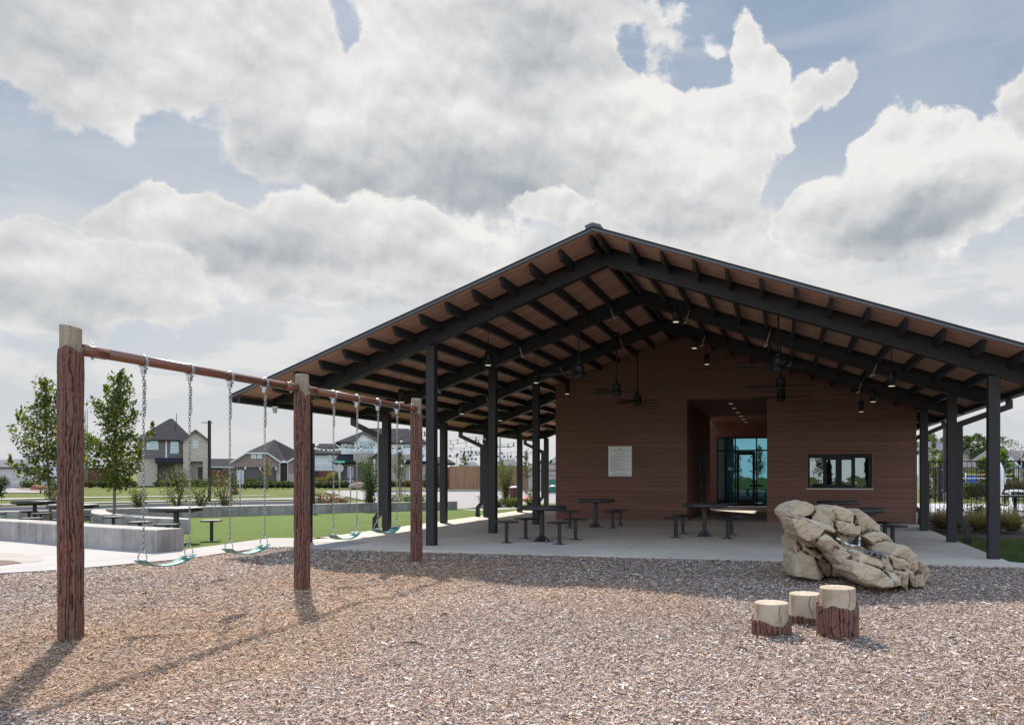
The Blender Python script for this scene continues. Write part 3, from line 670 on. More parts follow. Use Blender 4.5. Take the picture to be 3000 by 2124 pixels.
b = MB(); hu = d0 + .13; b.tube([(hu - .05, SV - .05, 1.05), (hu + .03, SV - .10, 1.06), (hu + .03, SV - .10, 1.32), (hu - .05, SV - .05, 1.33)], .013); b.build('handle', M['galv'], dr)
b = MB(); b.bx(u2 - .32, u2 - .06, SV - .004, SV + .006, 1.62, 1.76, ); st = b.build('door_notice', mat('blue_notice', (.03, .13, .42), .4), sf)
b = MB(); b.bx(u2 - .31, u2 - .19, SV - .008, SV - .004, 1.71, 1.75); b.bx(u2 - .30, u2 - .08, SV - .008, SV - .004, 1.655, 1.668); b.build('notice_print', M['white'], sf)
# serving window
b = MB(); wx = lambda x: 2340 + x / 9.558
W1 = [A(wx(x), 1380, WV)[0] for x in (312, 682, 783, 1045, 1205, 1472, 1580, 1965)]
z0, z1 = WZ0, WZ1; f0, f1 = WU0 + .002, WU1 - .002; fy0, fy1 = WV + .02, WV + .09
hz = lambda y: A(2460, 1300 + y / 9.558, WV)[1]
b.bx(f0, W1[0], fy0, fy1, z0, z1); b.bx(W1[7], f1, fy0, fy1, z0, z1)
b.bx(W1[0], W1[7], fy0, fy1, hz(398), z1); b.bx(W1[0], W1[7], fy0, fy1, z0, hz(1212))
b.bx(W1[1], W1[2], fy0 - .012, fy1, hz(1212), hz(398)); b.bx(W1[3], W1[4], fy0 - .012, fy1, hz(1212), hz(398)); b.bx(W1[5], W1[6], fy0 - .012, fy1, hz(1212), hz(398))
b.bx(W1[2], W1[3], fy0 - .01, fy1, hz(448), hz(398)); b.bx(W1[2], W1[3], fy0 - .01, fy1, hz(1212), hz(1155)); b.bx(W1[4], W1[5], fy0 - .01, fy1, hz(448), hz(398)); b.bx(W1[4], W1[5], fy0 - .01, fy1, hz(1212), hz(1155))
wf = b.build('serving_window', M['black'], pav)
for j, (a, c) in enumerate(((0, 1), (2, 3), (4, 5), (6, 7))):
    p = MB(); e = .004 * (j % 2); k = (.010, -.012, .013, -.008)[j]
    p.add([(W1[a] - .01, WV + .05 + k, hz(1215)), (W1[c] + .01, WV + .05 - k, hz(1215)), (W1[c] + .01, WV + .05 - k, hz(390)), (W1[a] - .01, WV + .05 + k, hz(390))], [(0, 1, 2, 3)])
    p.add([(W1[a] - .01, WV + .056 + k, hz(1215)), (W1[c] + .01, WV + .056 - k, hz(1215)), (W1[c] + .01, WV + .056 - k, hz(390)), (W1[a] - .01, WV + .056 + k, hz(390))], [(3, 2, 1, 0)])
    p.build('pane', M['glass_hatch'], wf)
b = MB(); b.bx(WU0 - .035, WU1 + .035, WV - .06, WV - .004, WZ0 - .035, WZ0 - .002); b.build('window_sill', mat('pale_sill', (.55, .54, .53), .5), wf)
b = MB()
for q in ((WU0 - .03, WU0, WZ0, WZ1 + .03), (WU1, WU1 + .03, WZ0, WZ1 + .03), (WU0, WU1, WZ1, WZ1 + .03)): b.bx(q[0], q[1], WV - .016, WV - .004, q[2], q[3])
b.build('window_trim', mat('trim_brown', (.20, .085, .06), .6), wf)
ct = mat('corner_trim_brown', (.17, .08, .06), .6)
for a_, c_ in ((WL - .012, WL + .03), (WR - .03, WR + .012)): b = MB(); b.bx(a_, c_, WV - .02, WV - .007, 0, roof_h(a_) - .1); b.build('corner_trim', ct, pav)

# things carried by the pavilion: pendant lamps, fans, recessed lamps, conduits, sign, camera ----------
def place(o, u, v, h=0): x, y = UV(u, v); o.location = (x, y, h); o.rotation_euler = (0, 0, TH); return o
def make_pendant():
    t = thing('pendant_light', '', 'pendant light', group='black cylinder pendant lights under the roof')
    b = MB(); b.lathe([(.0725, 0.008), (.0725, .30), (.066, .305)], 24); b.lathe([(.066, .02), (.066, .01)], 24, cap=False); b.build('shade', M['black_sat'], t)
    b = MB(); b.lathe([(.062, .0), (.062, .006)], 20); b.build('lamp', M['lamp'], t)
    b = MB(); b.tube([(0, 0, .30), (0, 0, .78)], .007, 6); b.build('cord', M['black'], t)
    b = MB(); b.lathe([(.055, .78), (.055, .80)], 16); b.tube([(-.12, 0, .812), (.12, 0, .812)], .012, 6); b.build('canopy', M['black'], t)
    return t
M['black_sat'] = mat('satin_black_metal', (.008, .008, .010), .5, spec=.35)
P_ = [(-6.45, 16.8, 3.89), (-6.45, 20.35, 3.89), (-6.45, 23.5, 3.90), (-2.23, 16.8, 4.66), (-2.23, 20.35, 4.65), (-2.21, 23.5, 4.66),
      (2.05, 16.8, 3.19), (2.06, 20.35, 3.19), (2.07, 23.5, 3.19), (-8.58, 16.8, 3.11), (-8.58, 20.35, 3.10), (-8.62, 23.5, 3.12)]
PLAB = ['pendant light left of the hanging fans, nearest in its row, lit amber', 'pendant light in front of a steel column, second in the row left of the fans', 'pendant light beside the left corner of the brown wall, below the nearest fan blade',
        'highest pendant light, just right of the ridge and nearest the camera', 'pendant light right of the ridge, second of three in depth', 'pendant light right of the ridge, hanging closest to the brown wall',
        'large pendant light at far right, nearest the right columns', 'middle pendant light of the right-hand row', 'pendant light of the right-hand row closest to the brown wall above the serving window',
        'pendant light nearest the swing set, low beside the end swing post', 'pendant light at far left side, second in depth, between the two column rows', 'pendant light at far left side, farthest back between the column rows']
p0 = make_pendant()
for i, (u, v, h) in enumerate(P_):
    o = p0 if i == 0 else copy_tree(p0)
    place(o, u, v, h); o['label'] = PLAB[i]
def make_fan():
    t = thing('ceiling_fan', '', 'ceiling fan', group='black ceiling fans on long rods')
    b = MB(); b.lathe([(.045, -.19), (.105, -.175), (.118, -.16), (.118, -.05), (.112, -.045), (.112, -.04), (.118, -.035), (.118, .09), (.11, .105), (.06, .115)], 28); b.build('motor_housing', M['black_sat'], t)
    b = MB(); b.lathe([(.045, .115), (.042, .21), (.028, .22)], 16); b.build('coupling', M['black_sat'], t)
    b = MB(); b.tube([(0, 0, .22), (0, 0, 1.42)], .017, 10); b.build('downrod', M['black_sat'], t)
    b = MB(); b.lathe([(.03, 1.36), (.075, 1.40), (.085, 1.46)], 16); b.build('canopy', M['black'], t)
    for k in range(4):
        a = PI / 2 * k; b = MB(); Mx = Matrix.Rotation(a, 3, 'Z')
        vs = []; th = R(13)
        for x, w in ((.10, .05), (.24, .062), (.45, .075), (.78, .07), (.84, .045)):
            for s in (-1, 1):
                for dz in (0, .006): vs.append(Mx @ Vector((x, s * w * math.cos(th), -.075 + s * w * math.sin(th) + dz)))
        fs = []
        for i in range(4):
            q = i * 4; fs += [(q, q + 2, q + 6, q + 4), (q + 1, q + 5, q + 7, q + 3), (q, q + 4, q + 5, q + 1), (q + 2, q + 3, q + 7, q + 6)]
        fs += [(0, 1, 3, 2), (16, 18, 19, 17)]; b.add(vs, fs); b.build('blade', M['black_sat'], t)
    return t
f0_ = make_fan()
FAN = [(-4.35, 16.8, 3.70, 4, 1.0), (-4.25, 20.35, 3.68, -33, 1.0), (-4.27, 23.5, 3.70, -30, 1.0), (-.13, 16.8, 3.72, 8, .93), (-.10, 20.35, 3.71, -2, .93), (-.10, 23.5, 3.73, -4, .93)]
FLAB = ['nearest black ceiling fan of the left row, one blade pointing at the camera', 'second black ceiling fan of the left row, hanging above the rules sign', 'farthest black ceiling fan of the left row, closest to the brown wall',
        'nearest black ceiling fan of the right row, highest of three stacked one over another', 'middle black ceiling fan of the three seen stacked right of the ridge', 'lowest black ceiling fan of the three seen stacked, level with the passage opening']
for i, (u, v, h, r_, s) in enumerate(FAN):
    o = f0_ if i == 0 else copy_tree(f0_)
    place(o, u, v, h); o.rotation_euler = (0, 0, TH + R(r_)); o['label'] = FLAB[i]
def make_down():
    t = thing('recessed_light', '', 'ceiling light', group='recessed round lights in the passage ceiling')
    b = MB(); b.lathe([(.10, 0), (.10, -.012), (.078, -.010), (.078, -.004)], 20, cap=False); b.build('trim_ring', M['galv'], t)
    b = MB(); b.lathe([(.078, -.006), (.078, -.003)], 20); b.build('lamp', M['lamp'], t); return t
d0_ = make_down()
ords = ['nearest the camera', 'second from the front', 'third from the front', 'fourth from the front', 'fifth from the front', 'farthest back, by the glass entrance']
for i, (x, y) in enumerate(((2140.9, 1182.2), (2151, 1195.6), (2161, 1208), (2171, 1219.2), (2178, 1228.2), (2185.5, 1236.7))):
    o = d0_ if i == 0 else copy_tree(d0_); X, Y = G(x, y, PH); o.location = (X, Y, PH); o['label'] = 'recessed light in the dark passage ceiling, ' + ords[i]
# pale conduits stubbed out of the frame beams
def conduit(x, y, x1, y1, v, label):
    u0, h0 = A(x, y, v - .13); u1, h1 = A(x1, y1, v - .13)
    b = MB(); s = 1 if u1 > u0 else -1
    b.tube([(u0, v - .13, h0), (u0 + (u1 - u0) * .35, v - .13, h0 + (h1 - h0) * .45), (u1, v - .13, h1)], .011, 6); b.tube([(u1, v - .13, h1 + .01), (u1 + .015, v - .14, h1 - .05), (u1 + s * .07, v - .15, h1 - .075)], .019, 6)
    o = b.build('conduit', mat_cond, None); o.rotation_euler = (0, 0, TH); tag(o, label, 'conduit', 'pale electrical conduits on the frame beams')
mat_cond = mat('pale_conduit', (.42, .38, .33), .5)
v1, v2 = V0 + BAY, V0 + 2 * BAY
for args in ((1787, 893, 1797, 926, v1, 'short pale conduit on the second beam, just below the ridge between two fans'), (1521, 1008, 1528, 1038, v1, 'short pale conduit on the second beam right of the nearest left pendant'), (1276.5, 1117, 1284, 1143, v1, 'short pale conduit just right of the front left column'),
             (1637, 1065, 1647, 1090, v2, 'short pale conduit on the third beam, left of the nearest fan motor'), (1812, 975, 1826, 1018, v2, 'short pale conduit on the third beam beside the second fan rod'), (1425, 1156, 1431, 1178, v2, 'short pale conduit hugging the second inner left column'),
             (2019.5, 905, 2011, 938, v1, 'short pale conduit on the second beam right of the highest pendant'), (2258, 955, 2246, 1005, v1, 'longer pale conduit on the second beam left of the right-hand fans'), (2065, 980, 2058.5, 1007, v2, 'short pale conduit on the third beam above the farthest ridge pendant'),
             (2571, 1060, 2558, 1092, v1, 'short pale conduit on the second beam left of the far right pendant'), (2526, 1113, 2516, 1143, v2, 'short pale conduit on the third beam above the right-hand pendants'), (2320, 1045, 2315, 1064, v2, 'short pale conduit behind the nearest right-hand fan blade')): conduit(*args)
# rules sign with real lettering
def text(s, size, loc, m, parent, name, align='CENTER', rx=PI / 2, extr=.0012, width=None):
    cu = bpy.data.curves.new(name, 'FONT'); cu.body = s; cu.size = size; cu.align_x = align; cu.extrude = extr; cu.resolution_u = 2; cu.space_character = 1.05
    o = bpy.data.objects.new(name, cu); COL.objects.link(o); bpy.context.view_layer.update()
    me = bpy.data.meshes.new_from_object(o.evaluated_get(bpy.context.evaluated_depsgraph_get())); COL.objects.unlink(o); bpy.data.objects.remove(o)
    me.name = name; me.materials.clear(); me.materials.append(m)
    o = bpy.data.objects.new(name, me); COL.objects.link(o); o.parent = parent; o.location = loc; o.rotation_euler = (rx, 0, 0)
    if width:
        xs = [v.co.x for v in me.vertices]; w = max(xs) - min(xs); k = width / w
        for v in me.vertices: v.co.x *= k
    return o
su0, sh1 = A(1783, 1307.5, WV); su1, sh0 = A(1851.3, 1395.2, WV); sw, shh = su1 - su0, sh1 - sh0
sg = thing('rules_sign', 'grey rules sign with dark lettering on the left half of the brown wall', 'sign', (*UV((su0 + su1) / 2, WV - .02), sh0), TH)
b = MB(); b.bx(-sw / 2, sw / 2, -.012, .012, 0, shh); b.build('panel', mat('sign_grey', (.74, .75, .73), .5), sg)
ink = mat('sign_ink', (.03, .03, .035), .6)
yy = lambda f: shh * (1 - f)
text('MASON WOODS', .052, (0, -.014, yy(.165)), ink, sg, 'heading', width=sw * .52); text('PATIO RULES', .042, (0, -.014, yy(.25)), ink, sg, 'heading', width=sw * .31)
b = MB(); e = (0, -.015, yy(.075)); b.torus(e, .022, .0035, n=14, m=4, sx=0)
for a, c in (((-.055, 0), (-.03, 0)), ((.03, 0), (.055, 0))): b.box((a[0] / 2 + c[0] / 2, -.014, e[2]), (.025, .003, .004))
for dz in (.033, -.033): b.box((-.008, -.014, e[2] + dz), (.012, .003, .012), M=Matrix.Rotation(.8, 3, 'Y')); b.box((.010, -.014, e[2] + dz), (.012, .003, .012), M=Matrix.Rotation(.8, 3, 'Y'))
b.build('emblem', ink, sg)
lines = [(.32, 'No smoking is permitted on the premises.', .47), (.353, 'The Patio is available on a first come first served basis to Mason Woods', .83), (.387, 'residents.', .11), (.418, 'The Patio capacity is limited for rent.', .46), (.448, 'Open to the public for reserved events.', .48), (.48, 'Parents are responsible for the conduct and supervision of children at all', .85), (.513, 'times.', .08),
         (.542, 'Any person using the patio does so at their own risk.', .71), (.575, 'No climbing on patio furniture.', .45), (.608, 'Please place trash in containers before leaving the patio.', .64), (.64, 'No unauthorized grills are permitted.', .49), (.672, 'Loud music or foul language is prohibited.', .51), (.703, 'Loitering is prohibited.', .29), (.733, 'Pets must be leashed and attended at all times.', .56),
         (.765, 'The Patio is monitored by video cameras. Report any damage to the', .86), (.797, 'Association Manager or call if you need assistance with this', .77), (.828, 'management.', .22)]
for f, s, w in lines: text(s, .022, (-sw * .41, -.014, yy(f + .006)), ink, sg, 'rule_line', 'LEFT', width=sw * w)
text('IN CASE OF EMERGENCY CALL 911', .028, (0, -.014, yy(.925)), ink, sg, 'footer_line', width=sw * .57); text('Association After Hours Emergencies 713-600-7621', .028, (0, -.014, yy(.96)), ink, sg, 'footer_line', width=sw * .83)
# white dome camera hanging under the left tip of the front beam
cm = thing('security_camera', 'white dome security camera hanging under the left tip of the front roof beam', 'camera', (*UV(A(807, 1192, V0)[0], V0 - .02), A(807, 1192.5, V0)[1] + .02), TH)
b = MB(); b.lathe([(.068, -.002), (.068, -.035), (.060, -.04), (.060, -.06), (.056, -.062)], 20); b.build('base', M['white'], cm)
b = MB(); b.lathe([(.050, -.062), (.045, -.13), (.030, -.155), (.006, -.16)], 20); b.build('head', mat('camera_beige', (.55, .51, .47), .35), cm)

# ================================================================ TABLES AND STOOLS
M['table'] = mat('dark_powder_coat', (.011, .0105, .012), .42, var=.12, vscale=30)
M['tabletop'] = mat('dark_perforated_top', (.045, .041, .045), .5, var=.15, vscale=60, spec=1.0)
M['seat'] = mat('dark_brown_seat', (.040, .028, .026), .45, var=.2, vscale=50, spec=.5)
M['bolt'] = mat('bright_bolt', (.6, .6, .6), .35, .9)
def make_table():
    t = thing('picnic_table', '', 'table')
    b = MB(); b.lathe([(.515, .685), (.527, .69), (.53, .70), (.53, .752), (.525, .76), (.50, .763)], 48); o = b.build('tabletop', M['table'], t)
    b = MB(); b.lathe([(.498, .7635), (.498, .766)], 48); b.build('top_surface', M['tabletop'], o)
    b = MB(); b.bx(-.045, .045, -.045, .045, .012, .684); b.build('pedestal', M['table'], t, bevel=.01)
    for k in range(4):
        Mx = Matrix.Rotation(PI / 2 * k, 3, 'Z'); b = MB(); b.prism([Mx @ Vector(p) for p in ((.045, -.005, .012), (.165, -.005, .012), (.165, -.005, .03), (.045, -.005, .15))], Mx @ Vector((0, .010, 0))); b.build('gusset', M['table'], t)
    b = MB(); b.bx(-.19, .19, -.19, .19, 0, .0119); p = b.build('base_plate', M['table'], t)
    for x in (-.155, .155):
        for y in (-.155, .155): b = MB(); b.lathe([(.016, .012), (.016, .03), (.008, .032), (.008, .05)], 6, (x, y, 0)); b.build('bolt', M['bolt'], p)
    for k in range(4): a = PI / 2 * k; b = MB(); b.box((math.cos(a) * .22, math.sin(a) * .22, .672), (.36, .035, .022), rz=a); b.build('bracket', M['table'], t)
    return t
def make_stool():
    t = thing('stool', '', 'stool')
    b = MB(); n = .20
    P = [(-n, .445), (-n + .012, .462), (n - .012, .462), (n, .445), (n - .01, .427), (-n + .01, .427)]
    b.prism([(x, -n, z) for x, z in P], (0, 2 * n, 0)); b.build('seat', M['table'], t, bevel=.006)
    b = MB(); b.bx(-n + .018, n - .018, -n + .015, n - .015, .4625, .465); b.build('seat_surface', M['seat'], t)
    b = MB(); b.bx(-.0325, .0325, -.0325, .0325, .010, .426); b.build('post', M['table'], t, bevel=.008)
    b = MB(); b.bx(-.10, .10, -.10, .10, 0, .0099); p = b.build('base_plate', M['table'], t)
    for x in (-.078, .078):
        for y in (-.078, .078): b = MB(); b.lathe([(.012, .01), (.012, .022), (.006, .024), (.006, .036)], 6, (x, y, 0)); b.build('bolt', M['bolt'], p)
    return t
T0 = make_table(); S0 = make_stool(); used_t = [0]; used_s = [0]
def table(x, y, label, group, z=0, rz=0):
    o = copy_tree(T0) if used_t[0] else T0; used_t[0] += 1
    o.location = (x, y, z); o.rotation_euler = (0, 0, rz); o['label'] = label; o['group'] = group; return o
def stool(x, y, rz, label, group, z=0):
    o = copy_tree(S0) if used_s[0] else S0; used_s[0] += 1
    o.location = (x, y, z); o.rotation_euler = (0, 0, rz); o['label'] = label; o['group'] = group; return o
GP = 'round patio tables under the roof'; GS = 'square stools bolted round the patio tables'
tabs = [('round black patio table nearest the left front column, four stools round it', 'front left patio table', -.8409, 17.2737, 3.6466, (0, 1, 2, 3)),
        ('round black patio table in front of the brown wall below the rules sign', 'table below the rules sign', .4161, 21.9877, 3.7079, (0, 2, 3)),
        ('round black patio table in front of the passage opening', 'table before the passage', 2.9084, 18.6959, 3.6634, (0, 1, 2, 3)),
        ('round black patio table just below the serving window, half hidden by the rock', 'table below the serving window', 6.63, 20.5, 3.68, (0, 3, 2)),
        ('round black patio table right behind the climbing rock', 'table behind the climbing rock', 5.62, 16.15, 3.68, (0, 1, 2, 3))]
where = ['left front', 'left rear', 'right rear', 'right front']
for lab, short, x, y, ph, ks in tabs:
    table(x, y, lab, GP, rz=ph + PI / 4)
    for k in ks:
        a = ph - PI / 2 * k
        stool(x + .8315 * math.cos(a), y + .8315 * math.sin(a), a, f'square black stool at the {where[k]} of the {short}', GS)
GL = 'round tables on the turf at left'; GSL = 'square stools round the turf tables'
left = [('round table far left on the turf, beyond the near seat wall', 'far left turf table', -14.6, 21.3, 3.9, (0, 1, 2, 3)), ('round table partly behind the near swing post, on the turf', 'turf table behind the swing post', -11.95, 18.75, 3.5, (0, 1, 2, 3)),
        ('round table with pale sheen seen between the first pair of swing chains', 'turf table between the swing chains', -8.63, 17.0, 0, ())]
for lab, short, x, y, ph, ks in left:
    table(x, y, lab, GL, z=-.02, rz=ph)
    for k in ks:
        a = ph - PI / 2 * k; stool(x + .8315 * math.cos(a), y + .8315 * math.sin(a), a, f'square black stool at the {where[k]} of the {short}', GSL, -.02)
for px, py, Z, l in ((410, 1532, 17.0, 'left'), (491, 1538, 16.2, 'front'), (620, 1529, 17.6, 'right')):
    p = W(px, py, Z); stool(p.x, p.y, {'left': 3.4, 'front': 4.9, 'right': .25}[l], f'square black stool at the {l} of the turf table between the swing chains', GSL, -.02)

# ================================================================ BARK-TEXTURED CONCRETE: posts and stumps
def bark_mat(name, base, groove):
    m = bpy.data.materials.new(name); m.use_nodes = True; g = NT(m.node_tree); p = g.n['Principled BSDF']; p.inputs['Roughness'].default_value = .62; p.inputs['Specular IOR Level'].default_value = .35
    tc = g.new('ShaderNodeTexCoord').outputs['Object']
    k = g.new('ShaderNodeAttribute', attribute_name='Col').outputs['Color']; sp = g.new('ShaderNodeSeparateColor'); g.put(sp.inputs[0], k)
    n = g.noise(g.mapping(tc, scale=(2.2, 2.2, .7)), 2.5, 4, .6); f = g.noise(g.mapping(tc, scale=(1, 1, .3)), 45, 5, .7)
    c = g.mix(g.step(n, .35, .68), (*base, 1), (base[0] * .82, base[1] * 1.15, base[2] * 1.3, 1))
    c = g.mix(g.math('MULTIPLY', g.step(f, .5, .8), .35), c, (base[0] * .5, base[1] * .45, base[2] * .45, 1))
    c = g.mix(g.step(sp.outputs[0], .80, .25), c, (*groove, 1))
    c = g.mix(g.math('MULTIPLY', g.math('MULTIPLY', g.step(sp.outputs[0], .85, 1.0), g.step(g.noise(tc, 6, 5, .65), .50, .72)), .55), c, (base[0] * 1.45, base[1] * 1.45, base[2] * 1.45, 1))  # ridge crests lightened in patches as a painted highlight
    sc = g.noise(tc, 24, 3, .6); c = g.mix(g.math('MULTIPLY', g.step(sc, .76, .80), .5), c, (.45, .36, .32, 1))
    g.put(p.inputs['Base Color'], c)
    bm = g.new('ShaderNodeBump'); bm.inputs['Distance'].default_value = .014; lm = g.noise(g.mapping(tc, scale=(1, 1, .45)), 22, 5, .65); g.put(bm.inputs['Height'], g.math('ADD', g.math('MULTIPLY', f, .45), lm)); g.l.new(bm.outputs[0], p.inputs['Normal'])
    return m
M['bark'] = bark_mat('painted_bark', (.175, .070, .047), (.024, .013, .013))
def wood_mat(name, a, b, crack=(.10, .065, .05), rings=False):
    m = bpy.data.materials.new(name); m.use_nodes = True; g = NT(m.node_tree); p = g.n['Principled BSDF']; p.inputs['Roughness'].default_value = .75
    tc = g.new('ShaderNodeTexCoord').outputs['Object']; n = g.noise(tc, 5, 4, .6); s = g.noise(g.mapping(tc, scale=(26, 26, 2.2)), 1.4, 5, .65)
    c = g.mix(g.step(n, .35, .65), (*a, 1), (*b, 1)); c = g.mix(g.math('MULTIPLY', g.step(s, .56, .74), .6), c, (b[0] * .42, b[1] * .36, b[2] * .32, 1))
    if rings:
        so_ = g.new('ShaderNodeSeparateXYZ'); g.put(so_.inputs[0], tc); cb = g.new('ShaderNodeCombineXYZ'); g.put(cb.inputs[0], so_.outputs[0]); g.put(cb.inputs[1], so_.outputs[1])
        rr = g.math('SINE', g.math('MULTIPLY', g.math('ADD', g.vmath('LENGTH', cb.outputs[0]), g.math('MULTIPLY', n, .035)), 330)); up = g.new('ShaderNodeSeparateXYZ'); g.put(up.inputs[0], g.new('ShaderNodeNewGeometry').outputs['Normal'])
        c = g.mix(g.math('MULTIPLY', g.math('MULTIPLY', g.step(rr, .2, 1.0), g.step(up.outputs[2], .7, .95)), .35), c, (b[0] * .7, b[1] * .65, b[2] * .6, 1))
        c = g.mix(g.math('MULTIPLY', g.step(g.noise(tc, 11, 5, .65), .55, .72), .45), c, (b[0] * .62, b[1] * .58, b[2] * .55, 1))
    k = g.new('ShaderNodeAttribute', attribute_name='Col').outputs['Color']; sp = g.new('ShaderNodeSeparateColor'); g.put(sp.inputs[0], k)
    c = g.mix(g.step(sp.outputs[0], .75, .3), c, (*crack, 1)); g.put(p.inputs['Base Color'], c)
    bm = g.new('ShaderNodeBump'); bm.inputs['Distance'].default_value = .004; g.put(bm.inputs['Height'], g.math('ADD', g.noise(tc, 50, 5, .7), g.math('MULTIPLY', s, -.8))); g.l.new(bm.outputs[0], p.inputs['Normal'])
    return m
M['cutwood'] = wood_mat('weathered_cut_wood', (.31, .255, .18), (.21, .165, .115))
M['stumpwood'] = wood_mat('pale_stump_wood', (.44, .36, .27), (.32, .24, .16), rings=True)

def bark_mesh(r, z0, ztop, seed, nu=150, nv=110, depth=.016, nridge=17, wob=.006, waist=1.0):
    """cylinder of long wandering ridges; ztop(theta) gives the ragged upper lip"""
    rr = np.random.default_rng(seed); th = np.linspace(0, 2 * PI, nu, endpoint=False); V = []; C = []
    ph = rr.uniform(0, 6, 8)
    for j in range(nv + 5):
        t = min(j / nv, 1.0)
        for a in th:
            zt = ztop(a); z = z0 + (zt - z0) * t
            wv = .04 * math.sin(z * 5.1 + ph[0]) + .035 * math.sin(z * 11 + a * 2 + ph[1]) + .03 * math.sin(z * 27 + a * 3 + ph[2]) + .10 * (noise.noise((math.cos(a) * 2.2, math.sin(a) * 2.2, z * 1.3 + seed)))
            q = (a + wv) * nridge / (2 * PI); q += .95 * noise.noise((math.cos(a) * 3, math.sin(a) * 3, z * 1.2 + seed * 2)) + .16 * noise.noise((math.cos(a) * 6, math.sin(a) * 6, z * 6 + seed)) + .16 * noise.noise((math.cos(a) * 9, math.sin(a) * 9, z * 22 + seed)); fr = q - math.floor(q)
            w = .5 + .5 * noise.noise((math.floor(q) * 1.7, z * 2.2, seed)); edge = min(fr, 1 - fr)
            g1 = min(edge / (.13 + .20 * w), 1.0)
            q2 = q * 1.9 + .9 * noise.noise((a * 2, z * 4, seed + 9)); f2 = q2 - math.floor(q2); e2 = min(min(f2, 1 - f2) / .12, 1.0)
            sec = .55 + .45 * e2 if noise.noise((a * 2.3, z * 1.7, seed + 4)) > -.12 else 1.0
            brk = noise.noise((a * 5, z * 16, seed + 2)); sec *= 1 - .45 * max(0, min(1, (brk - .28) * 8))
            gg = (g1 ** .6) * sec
            rad = r * (1 + .02 * noise.noise((math.cos(a), math.sin(a), z * 1.2 + seed))) - depth * (1 - gg) + wob * noise.noise((math.cos(a) * 4, math.sin(a) * 4, z * 5))
            if j > nv: rad -= (j - nv) * .007; z = zt + .004 - (j - nv) * .002
            elif t > .985: rad -= .003
            V.append((rad * math.cos(a), rad * math.sin(a), z)); C.append((gg,) * 3)
    F = []; rows = nv + 5
    for j in range(rows - 1):
        for i in range(nu): F.append((j * nu + i, j * nu + (i + 1) % nu, (j + 1) * nu + (i + 1) % nu, (j + 1) * nu + i))
    return np.array(V), np.array(F), np.array(C)
def cut_mesh(r, z0, zt, seed, nu=96, taper=0.0, tilt=0.0, rnd=.012, nv=26, cracks=()):
    V = []; C = []; rows = []
    tl = lambda a: tilt * math.cos(a - .2) * r
    for j in range(nv): rows.append((j / (nv - 1), 1.0, 0))
    for k in range(1, 5): a = PI / 2 * k / 4; rows.append((1.0, 1 - rnd / r * (1 - math.cos(a)) * 1.0, rnd * math.sin(a)))
    for k in range(1, 9): rows.append((1.0, (1 - rnd / r) * (1 - k / 8.0) + .0001, rnd))
    for t, sc, dz in rows:
        for i in range(nu):
            a = 2 * PI * i / nu; z = z0 + (zt - z0) * t
            rad = r * (1 + taper * (1 - t)) * (1 + .022 * noise.noise((math.cos(a) * 1.3, math.sin(a) * 1.3, seed)) + .012 * noise.noise((math.cos(a) * 5, math.sin(a) * 5, z * 5 + seed)))
            ck = 1.0
            for ca, cw, depth_, z_lo in cracks:
                d = abs((a - ca - .12 * math.sin(z * 22) - (.2 * (1 - sc) * math.sin(sc * 9)) + PI) % (2 * PI) - PI)
                wdt = cw * (1.0 if sc > .99 else 1 / max(sc, .08) * .55)
                if z > z_lo and d < wdt: ck = min(ck, d / wdt)
            rad = rad * sc - (.012 * (1 - ck) if sc > .99 else 0); zz = z + (dz + tl(a) * sc if t >= 1 else tl(a) * t) - (.010 * (1 - ck) if sc < .99 else 0)
            V.append((rad * math.cos(a), rad * math.sin(a), zz)); C.append((ck,) * 3)
    n = len(rows); F = [(j * nu + i, j * nu + (i + 1) % nu, (j + 1) * nu + (i + 1) % nu, (j + 1) * nu + i) for j in range(n - 1) for i in range(nu)]
    return np.array(V), np.array(F), np.array(C)

# ---- swing set
POST = [UV(-5.90, 5.50), UV(-5.86, 8.80), UV(-5.90, 12.08)]
BH = 2.525
swg = thing('swing_set', 'swing frame of three bark-textured posts carrying a brown pipe crossbeam', 'swing set', (*POST[0], 0))
bar_dir = Vector((*POST[2], 0)) - Vector((*POST[0], 0)); bar_dir.normalize(); bar_a = math.atan2(bar_dir.y, bar_dir.x)
for i, (x, y) in enumerate(POST):
    lo = 2.50 if i == 0 else 2.44
    lip = lambda a, s=i: lo + .045 * math.sin(a * 2 + 1.1 * s) * math.cos(a - 1) - .05 * max(0, math.cos(a - (-PI / 2 + .9 - .2 * s))) + .03 * (1 + math.cos(a + PI / 2))
    V, F, C = bark_mesh(.098, -.12, lip, 11 + i * 7, depth=.017, nridge=19, nv=200, nu=230)
    V = V + np.array([x - POST[0][0], y - POST[0][1], 0]); o = raw_mesh('post', V, F, M['bark'], swg, C, True)
    V, F, C = cut_mesh(.083, 2.36, 2.70 - (.015 if i else 0), 5 + i, rnd=.014, tilt=-.18 if i == 0 else -.03, cracks=((4.4, .03, 1, 2.5), (5.2, .025, 1, 2.4), (3.7, .03, 1, 2.45)))
    V = V + np.array([x - POST[0][0], y - POST[0][1], 0]); raw_mesh('post_top', V, F, M['cutwood'], o, C, True)
M['pipe'] = mat('brown_powder_coated_pipe', (.165, .064, .038), .30, var=.10, vscale=6, coat=.25, bump=.0004, bscale=120)
rel = lambda p: Vector((p[0] - POST[0][0], p[1] - POST[0][1], p[2]))
def along(v, h): x, y = UV(-5.89, v); return rel((x, y, h))
